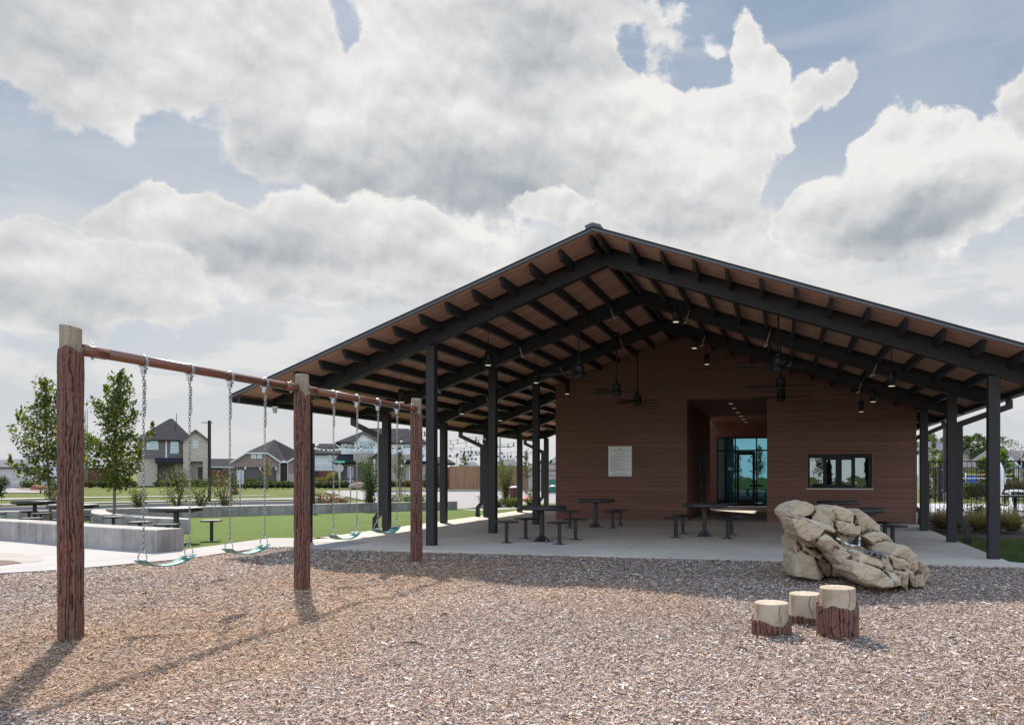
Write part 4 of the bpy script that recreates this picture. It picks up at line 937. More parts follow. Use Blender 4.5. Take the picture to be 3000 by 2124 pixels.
for v0, v1 in ((5.58, 8.74), (8.86, 12.02)):
    b = MB(); b.tube([along(v0, BH), along(v1, BH)], .0465, 20); o = b.build('crossbeam', M['pipe'], swg)
    for va, vb in ((v0, v0 + .27), (v1 - .27, v1)): b = MB(); b.tube([along(va, BH), along(vb, BH)], .0515, 20); b.build('sleeve', M['pipe'], o)
    for va in (v0 + .13, v1 - .13):
        for s in (1, -1): b = MB(); p = along(va, BH + s * .052); b.lathe([(.012, 0), (.013, .012), (.006, .020)] if s > 0 else [(.006, -.020), (.013, -.012), (.012, 0)], 10, p); b.build('bolt', M['bolt'], o)

# ---- swings: hangers, chains, belt seats
M['chain'] = mat('zinc_chain', (.30, .29, .28), .42, .75, var=.4, vscale=60)
M['belt_top'] = mat('worn_green_belt', (.10, .50, .42), .45, var=.35, vscale=9, bump=.0006, bscale=200)
def belt_material():
    m = bpy.data.materials.new('green_rubber_belt'); m.use_nodes = True; g = NT(m.node_tree); p = g.n['Principled BSDF']; p.inputs['Roughness'].default_value = .42
    tc = g.new('ShaderNodeTexCoord').outputs['Object']; n = g.noise(tc, 7, 5, .6); f = g.noise(tc, 60, 3, .7)
    k = g.math('ADD', g.math('MULTIPLY', n, .8), g.math('MULTIPLY', f, .2))
    g.put(p.inputs['Base Color'], g.mix(g.step(k, .38, .60), (.0, .13, .09, 1), (.24, .40, .36, 1))); return m
M['belt'] = belt_material()
def make_swing(seed):
    """local frame: x = along the crossbeam, z = up; origin on the ground below the seat"""
    t = thing('swing', '', 'swing', group='belt swings on chains'); half = .302; zs = .635
    for s in (-1, 1):
        x = s * half
        b = MB(); b.torus((x, 0, BH), .053, .011, Matrix.Rotation(PI / 2, 3, 'Z'), 20, 6, 0)
        b.box((x, -.058, BH - .02), (.03, .012, .05)); b.box((x - .016, -.010, BH - .088), (.006, .045, .062)); b.box((x + .016, -.010, BH - .088), (.006, .045, .062)); b.box((x, -.030, BH - .062), (.034, .050, .012), M=Matrix.Rotation(.5, 3, 'X'))
        b.tube([(x - .026, -.012, BH - .095), (x + .026, -.012, BH - .095)], .009, 8); b.build('hanger', M['galv'], t, bevel=.002)
        b = MB(); b.torus((x, -.012, BH - .135), .014, .005, None, 10, 5, .010)
        z = BH - .165; k = 0; pitch = .0285
        zend = zs + .125
        n = int((z - zend) / pitch); pitch = (z - zend) / n
        jt = random.Random(seed * 10 + s)
        for k in range(n + 1):
            rot = Matrix.Rotation((PI / 2 if k % 2 else 0) + jt.uniform(-.15, .15) + .5, 3, 'Z')
            b.torus((x + .002 * math.sin(k * .4), -.012, z - pitch * k), .0092, .0034, rot, 10, 5, .0105)
        for k in range(jt.choice((9, 12, 10))):      # spare links doubled back at the top
            rot = Matrix.Rotation((0 if k % 2 else PI / 2) + jt.uniform(-.3, .3), 3, 'Z')
            b.torus((x + .016 + .003 * math.sin(k), -.014, z - .02 - pitch * k), .0092, .0034, rot, 10, 5, .0105)
        b.build('chain', M['chain'], t)
        b = MB(); zt = zs + .115; w = .052
        P = [(x, -.0, zt), (x, -w * .7, zt - .045), (x, -w, zt - .085), (x, -w * .93, zt - .108), (x, w * .93, zt - .108), (x, w, zt - .085), (x, w * .7, zt - .045), (x, 0, zt)]
        b.tube(P, .0055, 7); b.tube([(x, 0, zt - .004), (x, 0, zt + .022)], .009, 8); b.build('triangle_ring', M['galv'], t)
    b = MB(); N = 28; vs = []
    for i in range(N + 1):
        q = -1 + 2 * i / N; x = q * (half + .035 * (abs(q) > 0) * 1.0); z = zs - .078 * (1 - abs(q) ** 2.3) + (.0 if abs(q) < .9 else .0); w = .068 if abs(q) > .82 else .074
        for y in (-w, w):
            for dz in (0, .010): vs.append((x * .99, y, z + dz))
    fs = []
    for i in range(N):
        q = i * 4; fs += [(q, q + 4, q + 6, q + 2), (q + 1, q + 3, q + 7, q + 5), (q, q + 1, q + 5, q + 4), (q + 2, q + 6, q + 7, q + 3)]
    fs += [(0, 2, 3, 1), (N * 4, N * 4 + 1, N * 4 + 3, N * 4 + 2)]; b.add(vs, fs, True); st = b.build('seat', M['belt'], t)
    for s in (-1, 1): b = MB(); b.box((s * (half - .045), 0, zs + .0035), (.055, .10, .004), M=None); b.build('seat_plate', M['galv'], st)
    return t
SLAB = ['green belt swing nearest the camera, first from the near bark post', 'second green belt swing from the near post, hanging left of the middle post', 'third green belt swing, first beyond the middle post, pale worn seat', 'farthest swing, dark green seat next to the far end post']
for i, vc in enumerate((6.575, 7.785, 9.85, 11.055)):
    t = make_swing(i + 1); x, y = UV(-5.89, vc); t.location = (x, y, -.005); t.rotation_euler = (0, 0, bar_a); t['label'] = SLAB[i]

# ---- three concrete stumps
def stump(px0, px1, pyb, pyt, pymid, label, seed, dip):
    Z = FPX * EYE / (pyb - YH) + .18; cx = ((px0 + px1) / 2 - CX) / FPX * Z; rad = (px1 - px0) / 2 / FPX * Z
    z0 = float(mulch_h(np.array([cx]), np.array([Z]))[0]); h = EYE - (pyt - YH) / FPX * Z; hm = EYE - (pymid - YH) / FPX * Z
    t = thing('tree_stump', label, 'stump', (cx, Z, z0), 0, 'bark-textured stepping stumps'); h -= z0; hm -= z0
    lip = lambda a: hm + .045 * math.cos(a - dip) * -1 + .018 * math.sin(3 * a + seed) + .012 * noise.noise((a * 3, seed, 0)) + .008 * noise.noise((a * 11, seed, 4))
    V, F, C = bark_mesh(rad, -.08, lip, seed, nu=300, nv=80, depth=.018, nridge=25); raw_mesh('bark', V, F, M['bark'], t, C, True)
    V, F, C = cut_mesh(rad * .85, hm - .10, h - .012, seed, nu=160, taper=.02, rnd=.012, cracks=((dip + .35, .045, 1, hm - .03), (dip + 1.5, .03, 1, hm + .03), (dip - 1.6, .03, 1, hm + .02), (dip + 3.0, .04, 1, h - .02)))
    raw_mesh('cut_top', V, F, M['stumpwood'], t, C, True)
stump(2202, 2318, 1857, 1763, 1808, 'shortest pale-topped stump at the left of the three, low red-brown bark band', 21, -PI / 2)
stump(2305, 2415, 1828, 1737, 1790, 'middle stump of the three, standing behind and between the other two', 33, -PI / 2 - .3)
stump(2394, 2513, 1870, 1719, 1762, 'tallest stump at the right of the three, deep red-brown bark', 45, -PI / 2)

# ================================================================ CLIMBING ROCK
def rock_material():
    m = bpy.data.materials.new('tan_cast_rock'); m.use_nodes = True; g = NT(m.node_tree); p = g.n['Principled BSDF']; p.inputs['Roughness'].default_value = .85; p.inputs['Specular IOR Level'].default_value = .25
    tc = g.new('ShaderNodeTexCoord').outputs['Object']; a = g.noise(tc, 2.2, 5, .6, .6); b = g.noise(tc, 14, 6, .65); c = g.noise(g.mapping(tc, rot=(0, .5, .2), scale=(1, 1, 6)), 4, 4, .6)
    col = g.mix(g.step(a, .38, .62), (.53, .405, .275, 1), (.45, .345, .245, 1)); col = g.mix(g.math('MULTIPLY', g.step(c, .5, .72), .55), col, (.30, .215, .135, 1))
    col = g.mix(g.math('MULTIPLY', g.step(b, .52, .75), .5), col, (.22, .18, .15, 1)); col = g.mix(g.math('MULTIPLY', g.step(g.noise(tc, 3.1, 4, .5), .56, .70), .5), col, (.60, .51, .42, 1))
    k = g.new('ShaderNodeAttribute', attribute_name='Col').outputs['Color']; sp = g.new('ShaderNodeSeparateColor'); g.put(sp.inputs[0], k)
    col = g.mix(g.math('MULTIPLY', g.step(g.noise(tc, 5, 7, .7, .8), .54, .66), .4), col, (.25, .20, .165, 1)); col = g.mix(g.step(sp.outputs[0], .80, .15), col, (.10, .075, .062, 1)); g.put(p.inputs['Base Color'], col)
    bm = g.new('ShaderNodeBump'); bm.inputs['Distance'].default_value = .018; g.put(bm.inputs['Height'], g.math('ADD', g.noise(tc, 30, 8, .75), g.math('MULTIPLY', c, .8))); g.l.new(bm.outputs[0], p.inputs['Normal'])
    return m
M['rock'] = rock_material()
rk_x = lambda x: 2280 + x / 4.779
rk_y = lambda y: 1440 + y / 4.779
def build_rock():
    """blocks given by their outline as seen in the photograph, each with its own distance and depth; merged and weathered"""
    r = random.Random(5)
    blocks = [  # outline (zoomed px), near distance, far distance, far shrink
        ([(235, 640), (340, 745), (330, 830), (245, 850)], 10.95, 11.75, .9),
        ([(222, 900), (330, 815), (500, 900), (640, 1190), (600, 1250), (230, 1215)], 10.75, 11.6, .85),
        ([(340, 750), (520, 860), (660, 900), (600, 960), (480, 900), (335, 820)], 10.85, 11.7, .9),
        ([(560, 960), (660, 900), (800, 960), (860, 1060), (800, 1190), (690, 1210), (620, 1150)], 11.0, 11.8, .9),
        ([(760, 960), (920, 1080), (1010, 1190), (900, 1215), (760, 1190)], 10.95, 11.6, .9),
        ([(300, 700), (560, 740), (800, 900), (1000, 1060), (1000, 1195), (640, 1200), (330, 1180)], 11.1, 11.75, .9),
        ([(180, 400), (520, 560), (600, 800), (340, 780), (240, 660)], 10.9, 11.6, .9),
        ([(1030, 290), (1110, 270), (1190, 480), (1170, 610), (1030, 610)], 11.2, 11.85, .9),
        ([(240, 640), (420, 720), (700, 930), (640, 1190), (245, 1190)], 11.0, 11.7, .9),
        ([(440, 240), (560, 215), (760, 330), (810, 560), (600, 470), (450, 400)], 10.95, 11.75, .85),
        ([(135, 300), (240, 190), (390, 125), (500, 175), (522, 250), (470, 330), (330, 350), (180, 420), (150, 390)], 10.75, 11.75, .8),
        ([(180, 330), (330, 350), (600, 440), (720, 470), (810, 560), (800, 580), (600, 470), (330, 410), (180, 370)], 10.55, 11.6, .85),
        ([(180, 370), (330, 380), (560, 470), (660, 540), (600, 620), (520, 710), (420, 700), (270, 640), (205, 480)], 10.45, 11.3, .85),
        ([(470, 220), (600, 195), (740, 215), (800, 300), (820, 560), (660, 480), (500, 380)], 10.95, 11.9, .85),
        ([(720, 195), (800, 180), (960, 240), (1070, 300), (1060, 440), (980, 510), (800, 400), (740, 300)], 11.0, 11.95, .85),
        ([(800, 400), (1060, 440), (1000, 520), (1100, 600), (920, 620), (820, 560)], 10.95, 11.9, .85),
        ([(780, 500), (960, 540), (960, 700), (1000, 830), (900, 800), (850, 640)], 11.1, 11.8, .9),
        ([(1060, 290), (1130, 235), (1280, 340), (1440, 480), (1440, 600), (1180, 620), (1150, 610), (1165, 480), (1100, 400)], 11.15, 11.95, .85),
        ([(980, 480), (1160, 470), (1160, 600), (1100, 640), (960, 620)], 11.1, 11.9, .85),
        ([(1150, 620), (1330, 540), (1450, 560), (1560, 640), (1670, 740), (1560, 720), (1440, 790), (1400, 810), (1270, 690)], 11.0, 11.7, .85),
        ([(1420, 760), (1560, 725), (1690, 760), (1700, 860), (1560, 930), (1450, 860)], 10.75, 11.5, .85),
        ([(560, 640), (660, 590), (800, 680), (1000, 830), (990, 845), (880, 800), (790, 930), (540, 730)], 10.4, 11.1, .85),
        ([(800, 780), (880, 795), (1090, 890), (1050, 1000), (1010, 1160), (920, 1080), (780, 930)], 10.25, 11.0, .85),
        ([(1000, 1130), (1040, 980), (1140, 970), (1330, 1040), (1470, 1110), (1640, 1240), (1630, 1340), (1480, 1365), (1230, 1330), (1120, 1250)], 9.85, 10.9, .8),
        ([(1050, 960), (1120, 850), (1190, 835), (1260, 900), (1440, 960), (1480, 1060), (1400, 1110), (1140, 980)], 10.05, 11.0, .8),
        ([(1470, 1070), (1600, 1120), (1720, 1190), (1725, 1320), (1640, 1345), (1630, 1240)], 9.95, 10.9, .85),
        ([(1440, 900), (1530, 920), (1620, 1080), (1560, 1110), (1460, 1050)], 10.15, 11.0, .85),
        ([(1560, 900), (1750, 930), (1850, 1010), (1870, 1090), (1620, 1110)], 10.15, 11.2, .85),
        ([(1610, 1090), (1820, 1130), (1825, 1310), (1730, 1320), (1720, 1190)], 10.05, 11.0, .85),
        ([(1560, 880), (1640, 780), (1770, 745), (1850, 790), (1950, 900), (1980, 1100), (1900, 1160), (1860, 1040), (1740, 930)], 10.3, 11.5, .85),
        ([(1780, 1060), (1900, 1130), (1895, 1340), (1820, 1310)], 10.15, 11.0, .85),
        ([(1900, 1180), (2045, 1150), (2050, 1335), (1910, 1350)], 10.2, 11.1, .85),
        ([(1960, 930), (2050, 990), (2125, 1100), (2110, 1200), (2055, 1290), (2040, 1140), (1930, 1170), (1975, 1080)], 10.4, 11.5, .85),
        ([(1730, 1320), (1820, 1320), (1825, 1385), (1790, 1400)], 10.1, 10.6, .9)]
    org = W(rk_x(1100), rk_y(1200), 10.8); org.z = 0
    bmj = bmesh.new()
    for P, zn, zf, sh in blocks:
        cx = sum(p[0] for p in P) / len(P); cy = sum(p[1] for p in P) / len(P); bm = bmesh.new()
        for x, y in P:
            x2 = cx + (x - cx) * .985; y2 = cy + (y - cy) * .985
            up = (cy - y) / 400.0
            bm.verts.new(W(rk_x(cx + (x - cx) * .90), rk_y(cy + (y - cy) * .90), zn + r.uniform(-.05, .06)) - org)
            bm.verts.new(W(rk_x(x2), rk_y(y2), zn + (zf - zn) * (.18 + .2 * max(0, up)) + r.uniform(0, .04)) - org)
            q = W(rk_x(x2), rk_y(y2), zn) - org                      # the same outline carried straight back, with its true size
            d = (zf - zn); cc = W(rk_x(cx), rk_y(cy), zn) - org
            bm.verts.new(cc + (q - cc) * .97 + Vector((0, d * .62, 0)))
            bm.verts.new(cc + (q - cc) * sh * .85 + Vector((0, d, 0)))
        bmesh.ops.convex_hull(bm, input=bm.verts); me = bpy.data.meshes.new('tmp'); bm.to_mesh(me); bmj.from_mesh(me); bpy.data.meshes.remove(me); bm.free()
    bmesh.ops.delete(bmj, geom=[v for v in bmj.verts if not v.link_faces], context='VERTS')
    me = bpy.data.meshes.new('tmp'); bmj.to_mesh(me); bmj.free(); o = bpy.data.objects.new('tmp', me); COL.objects.link(o)
    md = o.modifiers.new('r', 'REMESH'); md.mode = 'VOXEL'; md.voxel_size = .0105; md.adaptivity = 0
    md2 = o.modifiers.new('s', 'SMOOTH'); md2.factor = .4; md2.iterations = 1
    bpy.context.view_layer.update(); ev = o.evaluated_get(bpy.context.evaluated_depsgraph_get()); me2 = bpy.data.meshes.new_from_object(ev)
    COL.objects.unlink(o); bpy.data.objects.remove(o)
    n = len(me2.vertices); co = np.empty(n * 3, np.float32); me2.vertices.foreach_get('co', co); co = co.reshape(-1, 3)
    no = np.empty(n * 3, np.float32); me2.vertices.foreach_get('normal', no); no = no.reshape(-1, 3)
    fn = len(me2.polygons); fl = np.empty(fn * 4, np.int32); me2.loops.foreach_get('vertex_index', fl); fl = fl.reshape(-1, 4)
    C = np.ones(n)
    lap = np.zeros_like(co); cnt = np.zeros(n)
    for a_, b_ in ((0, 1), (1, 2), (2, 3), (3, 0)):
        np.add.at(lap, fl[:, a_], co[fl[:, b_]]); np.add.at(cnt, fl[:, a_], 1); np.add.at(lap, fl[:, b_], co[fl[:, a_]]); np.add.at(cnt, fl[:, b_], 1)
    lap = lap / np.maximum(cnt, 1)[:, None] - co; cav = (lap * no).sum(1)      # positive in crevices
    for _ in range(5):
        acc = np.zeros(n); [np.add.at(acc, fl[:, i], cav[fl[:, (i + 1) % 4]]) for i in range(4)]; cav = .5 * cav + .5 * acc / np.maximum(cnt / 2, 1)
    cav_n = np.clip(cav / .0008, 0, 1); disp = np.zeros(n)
    for i in range(n):
        p = Vector(co[i]); q = Vector((p.x * 1.0 + p.z * .5, p.y, p.z * 1.8 - p.x * .9))
        f1 = noise.noise(p * 3.2) * .012 + noise.noise(p * 9) * .004 - .022 * abs(noise.noise(q * 2.1 + Vector((3, 3, 3))))
        s = noise.noise(q * 2.6 + Vector((5, 1, 2))); crack = max(0, 1 - abs(s) / .027)
        s2 = noise.noise(p * 3.7 + Vector((1, 7, 3))); crack2 = max(0, 1 - abs(s2) / .021) * (noise.noise(p * 1.7) > -.15)
        led = (math.floor((q.z * 3.2 + .6 * noise.noise(p * 1.5)) * 1.0) % 2) * .008
        s3 = noise.noise(q * 6.5 + Vector((8, 8, 1))); crack3 = max(0, 1 - abs(s3) / .040) * (noise.noise(p * 2.4 + Vector((0, 4, 0))) > .0)
        c = max(crack * (noise.noise(p * 1.3 + Vector((9, 0, 0))) > -.3), crack2 * .9, crack3 * .7); disp[i] = f1 + led - .014 * c - .008 * cav_n[i]
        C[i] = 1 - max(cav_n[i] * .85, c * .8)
    co = co + no * disp[:, None]
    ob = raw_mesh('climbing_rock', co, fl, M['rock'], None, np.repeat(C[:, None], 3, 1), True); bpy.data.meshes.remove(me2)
    t = thing('climbing_rock', 'large tan cast climbing rock arching down to the right, in front of the patio', 'climbing rock', org); ob.name = 'boulder'; ob.parent = t
    # rope net spanning the gap
    rope = mat('sandy_rope', (.30, .20, .14), .8); slv = mat('silver_rope_sleeve', (.55, .55, .58), .3, .6)
    q = lambda x, y, z: W(rk_x(x), rk_y(y), z) - org
    pts = {'a': q(815, 650, 10.55), 'b': q(990, 750, 10.5), 'c': q(1130, 770, 10.6), 'd': q(1140, 640, 11.0), 'e': q(1110, 870, 10.4), 'f': q(1240, 830, 10.55), 'g': q(1170, 480, 11.1), 'h': q(1110, 380, 11.1)}
    def rope_(ks, r_=.0125):
        b = MB(); P = [pts[k] for k in ks]; b.tube(P, r_, 8); return b
    for ks in (('a', 'b'), ('b', 'c'), ('c', 'd'), ('b', 'e'), ('c', 'f')): rope_(ks).build('rope', rope, t)
    for k1, k2, t0, t1 in (('a', 'b', .0, .3), ('a', 'b', .62, 1), ('b', 'c', .15, .75), ('c', 'd', .0, .5), ('c', 'd', .7, 1)):
        b = MB(); b.tube([pts[k1].lerp(pts[k2], t0), pts[k1].lerp(pts[k2], t1)], .018, 10); b.build('rope_sleeve', slv, t)
    b = MB()
    for k in range(9):
        a = 2 * PI * k / 9; c0 = q(1340, 870, 10.12); e = c0 + Vector((math.cos(a) * .16, math.sin(a) * .12, -.03 - .03 * math.cos(a))); mdl = c0.lerp(e, .55) + Vector((0, 0, .03))
        b.tube([c0, mdl, e], [.026, .020, .006], 7)
    b.build('root_ornament', mat('dark_cast_root', (.10, .095, .10), .6), t)
build_rock()

# ================================================================ CURVED SEAT WALLS
def wall_band(name, label, front, back, h, z0=-.05):
    """front/back: matching lists of ground points"""
    n = len(front); o0 = front[0]; b = MB(); ch = .015
    V = []; 
    for (fx, fy), (bx_, by_) in zip(front, back):
        d = Vector((bx_ - fx, by_ - fy, 0)); d.normalize()
        V += [(fx, fy, z0), (fx, fy, h - ch), (fx + d.x * ch, fy + d.y * ch, h), (bx_ - d.x * ch, by_ - d.y * ch, h), (bx_, by_, h - ch), (bx_, by_, z0)]
    F = []
    for i in range(n - 1):
        for k in range(5): F.append((i * 6 + k, (i + 1) * 6 + k, (i + 1) * 6 + k + 1, i * 6 + k + 1))
    F += [tuple(reversed(range(6))), tuple((n - 1) * 6 + k for k in range(6))]
    b.add(V, F); o = b.build(name, M['wallconc'], origin=(o0[0], o0[1], 0)); bpy.context.view_layer.update()
    bm = bmesh.new(); bm.from_mesh(o.data); bmesh.ops.recalc_face_normals(bm, faces=bm.faces); bm.to_mesh(o.data); bm.free()
    return tag(o, label, 'seat wall', 'low curved concrete seat walls')
def smooth_line(P, k=4):
    P = [Vector((*p, 0)) for p in P]; out = []
    for i in range(len(P) - 1):
        p0, p1, p2, p3 = P[max(i - 1, 0)], P[i], P[i + 1], P[min(i + 2, len(P) - 1)]
        for j in range(k):
            t = j / k; out.append(.5 * ((2 * p1) + (p2 - p0) * t + (2 * p0 - 5 * p1 + 4 * p2 - p3) * t * t + (3 * p1 - p0 - 3 * p2 + p3) * t ** 3))
    return [(p.x, p.y) for p in out + [P[-1]]]
f1 = smooth_line([(-19.5, 20.6), (-16, 19.2), (-12.93, 17.74), (-10.75, 16.44), (-9.2, 15.52), (-7.86, 14.78)])
b1 = smooth_line([(-19.1, 21.15), (-15.7, 19.7), (-12.65, 18.22), (-10.5, 16.92), (-9.0, 16.02), (-7.62, 15.3)])
wall_band('seat_wall', 'nearest seat wall, sunlit pale top, ending beside the first swing', f1, b1, .415)
hm_ = .335
f2 = smooth_line([G(x, y, hm_) for x, y in ((270, 1493.5), (266, 1498), (275, 1504.5), (310, 1510), (360, 1513.5), (430, 1517), (500, 1519.5), (556, 1521.3))])
b2 = smooth_line([G(x, y, hm_) for x, y in ((288, 1490.5), (309, 1491.5), (312, 1497), (330, 1502.3), (370, 1507.5), (430, 1511.5), (500, 1515), (553, 1517.3))])
wall_band('seat_wall', 'short crescent-shaped seat wall with broad rounded left end, behind the sapling trunk', f2, b2, hm_)
h3 = .34
l3 = [(-30, 26.5), (-22, 24.6)] + [G(x, y, h3) for x, y in ((0, 1498.5), (150, 1495.5), (309, 1491), (450, 1487.2), (600, 1484.6), (800, 1480), (1000, 1475), (1200, 1470.8), (1340, 1468))]
f3 = smooth_line(l3)
b3 = []
for i, p in enumerate(f3):
    a = Vector(f3[max(i - 1, 0)]); c = Vector(f3[min(i + 1, len(f3) - 1)]); d = (c - a).normalized(); b3.append((p[0] - d.y * .42, p[1] + d.x * .42))
wall_band('seat_wall', 'longest seat wall, grey, along the back of the turf lawn', f3, b3, h3)

# ================================================================ PLANTS
def leaf_material(name, rough=.5, trans=.35):
    m = bpy.data.materials.new(name); m.use_nodes = True; g = NT(m.node_tree); g.n.clear(); out = g.new('ShaderNodeOutputMaterial')
    c = g.new('ShaderNodeAttribute', attribute_name='Col').outputs['Color']
    p = g.new('ShaderNodeBsdfPrincipled'); p.inputs['Roughness'].default_value = rough; p.inputs['Specular IOR Level'].default_value = .3; g.put(p.inputs['Base Color'], c)
    t = g.new('ShaderNodeBsdfTranslucent'); g.put(t.inputs['Color'], g.mix(1.0, c, (1.25, 1.35, .6, 1), 'MULTIPLY'))
    mx = g.new('ShaderNodeMixShader'); mx.inputs[0].default_value = trans; g.l.new(p.outputs[0], mx.inputs[1]); g.l.new(t.outputs[0], mx.inputs[2]); g.l.new(mx.outputs[0], out.inputs[0]); return m
M['leaf'] = leaf_material('foliage', trans=.45); M['trunk'] = mat('grey_tree_bark', (.16, .125, .095), .9, var=.4, vscale=14, stretch=(1, 1, .3), bump=.01, bscale=30)
M['stem'] = mat('brown_stems', (.12, .08, .055), .9)
GREEN = [(.045, .075, .012), (.075, .115, .018), (.028, .050, .010), (.12, .14, .02), (.055, .09, .02)]
OAK = [(.055, .080, .016), (.080, .115, .020), (.032, .050, .012), (.15, .165, .022), (.22, .20, .03), (.07, .105, .025)]
YEL = [(.20, .20, .03), (.14, .16, .025), (.10, .13, .02), (.25, .22, .04), (.26, .13, .04)]
DARK = [(.020, .040, .012), (.030, .055, .016), (.016, .028, .010), (.045, .07, .02)]
PINE = [(.045, .075, .030), (.06, .10, .035), (.03, .055, .025), (.09, .13, .03)]
SAGE = [(.13, .15, .07), (.10, .12, .05), (.16, .17, .08), (.08, .10, .04)]
BLUE = [(.10, .135, .115), (.08, .11, .09), (.12, .15, .12), (.065, .09, .075)]
TAN = [(.30, .22, .12), (.22, .16, .09), (.36, .28, .16), (.16, .11, .06)]
RED = [(.09, .07, .03), (.05, .07, .02), (.16, .05, .03), (.07, .09, .025)]
def leaves(parent, origin, clumps, size, pal, seed=0, aspect=.55, name='crown', flowers=None, droop=0.0, up=0.0):
    """clumps: (centre, radii, number); small folded leaf faces spread through each clump's volume"""
    r = np.random.default_rng(seed); Cs = []; Ps = []
    for c, rad, n in clumps:
        d = r.normal(0, 1, (n, 3)); d /= np.linalg.norm(d, axis=1)[:, None]; q = r.uniform(0, 1, n) ** (1 / 2.2); Ps.append(np.array(c) + d * q[:, None] * np.array(rad)); Cs.append(np.full(n, r.uniform(.72, 1.25)))
    P = np.concatenate(Ps); k = np.concatenate(Cs); n = len(P)
    a = r.normal(0, 1, (n, 3)); a[:, 2] += up - droop; a /= np.linalg.norm(a, axis=1)[:, None]; t = r.normal(0, 1, (n, 3)); b = np.cross(a, t); b /= np.linalg.norm(b, axis=1)[:, None]; nn = np.cross(a, b)
    L = size * r.uniform(.6, 1.35, n)[:, None]; Wd = L * aspect
    V = np.stack([P - a * L * .5, P + b * Wd * .5 + nn * L * .08, P + a * L * .5, P - b * Wd * .5 + nn * L * .08], 1).reshape(-1, 3)
    F = np.arange(n * 4).reshape(n, 4); pal = np.array(pal); C = pal[r.integers(0, len(pal), n)] * k[:, None] * r.uniform(.75, 1.25, n)[:, None]
    if flowers:
        frac, fc = flowers; s = r.random(n) < frac; C[s] = np.array(fc) * r.uniform(.8, 1.2, s.sum())[:, None]
    V = V - 0
    return raw_mesh(name, V, F, M['leaf'], parent, np.repeat(C, 4, 0))
def tree_thing(name, label, cat, x, y, group=None, z=0): return thing(name, label, cat, (x, y, z), 0, group)

def sapling(label, base, H, lean, spread, seed, n=5200, leaf=.085, pal=OAK, rt=.05, group=None, clear=.3, name='young_tree'):
    """young oak: bare stem, many upswept leafy shoots, open spiky top"""
    t = tree_thing(name, label, 'tree', *base, group=group); r = random.Random(seed); b = MB()
    stem = [Vector((lean * (i / 8) ** 1.3 + .03 * math.sin(i), .03 * math.cos(i * 1.3), H * i / 8 * .97)) for i in range(9)]
    b.tube(stem, [rt * (1 - .85 * i / 8) for i in range(9)], 8); clumps = []
    nb = 30
    for k in range(nb):
        f = clear + (1 - clear) * (k + r.random()) / nb; i = min(int(f * 8), 7); p = stem[i].lerp(stem[i + 1], f * 8 - i)
        a = k * 2.4 + r.uniform(-.4, .4); reach = spread * (1 - ((f - clear) / (1 - clear)) ** .85 * .93) * r.uniform(.6, 1.12) * (.55 + .45 * min(1, (f - clear) * 6)); rise = reach * r.uniform(.25, .95) + .10
        e = p + Vector((math.cos(a) * reach, math.sin(a) * reach, rise)); m_ = p.lerp(e, .5) + Vector((0, 0, -.06 * reach))
        b.tube([p, m_, e], [rt * .32, rt * .2, rt * .07], 5)
        for q in range(6):
            s = .25 + .78 * q / 5; c = p.lerp(m_, s * 2) if s < .5 else m_.lerp(e, s * 2 - 1); w = (.20 * (1.15 - s * .62)) * (spread / .95) ; clumps.append((tuple(c + Vector((r.uniform(-.05, .05), r.uniform(-.05, .05), r.uniform(-.04, .04)))), (w, w, w * .85), int(n / nb / 6 * (1.35 - .6 * s) * (reach / spread * 1.25 + .12))))
        if r.random() < .35: tip = e + Vector((math.cos(a) * .1, math.sin(a) * .1, .22 * spread)); b.tube([e, tip], [rt * .07, rt * .03], 4); clumps.append((tuple(e.lerp(tip, .6)), (.06, .06, .14), int(n / nb / 7)))
    clumps += [(tuple(stem[8]), (.06, .06, .18), int(n / 80)), (tuple(stem[7]), (.12, .12, .22), int(n / 50))]
    b.build('trunk', M['trunk'], t); leaves(t, None, clumps, leaf, pal, seed, .5); return t
def bush(label, base, w, h, seed, n=1500, leaf=.06, pal=GREEN, name='shrub', cat='shrub', group=None, flowers=None, stems=7, low=.2, round_=False, z=0):
    t = tree_thing(name, label, cat, *base, group=group, z=z); r = random.Random(seed); b = MB(); clumps = []
    for k in range(stems):
        a = 2 * PI * k / stems + r.uniform(-.3, .3); q = r.uniform(.3, 1) * w * .42; e = Vector((math.cos(a) * q, math.sin(a) * q, h * r.uniform(.7, .95))); b.tube([(0, 0, 0), (e.x * .35, e.y * .35, e.z * .45), e], [.014 * h + .004, .010 * h + .003, .003], 5)
        for s in range(5):
            f = low + (1 - low) * s / 4; c = Vector((e.x * (f ** .8), e.y * (f ** .8), e.z * f)); clumps.append((tuple(c), (w * .19, w * .19, h * .15), int(n / stems / 5)))
    if round_: clumps = [((0, 0, h * .52), (w * .5, w * .5, h * .48), n)] + clumps[:6]
    b.build('stems', M['stem'], t); leaves(t, None, clumps, leaf, pal, seed, .6, name='foliage', flowers=flowers); return t
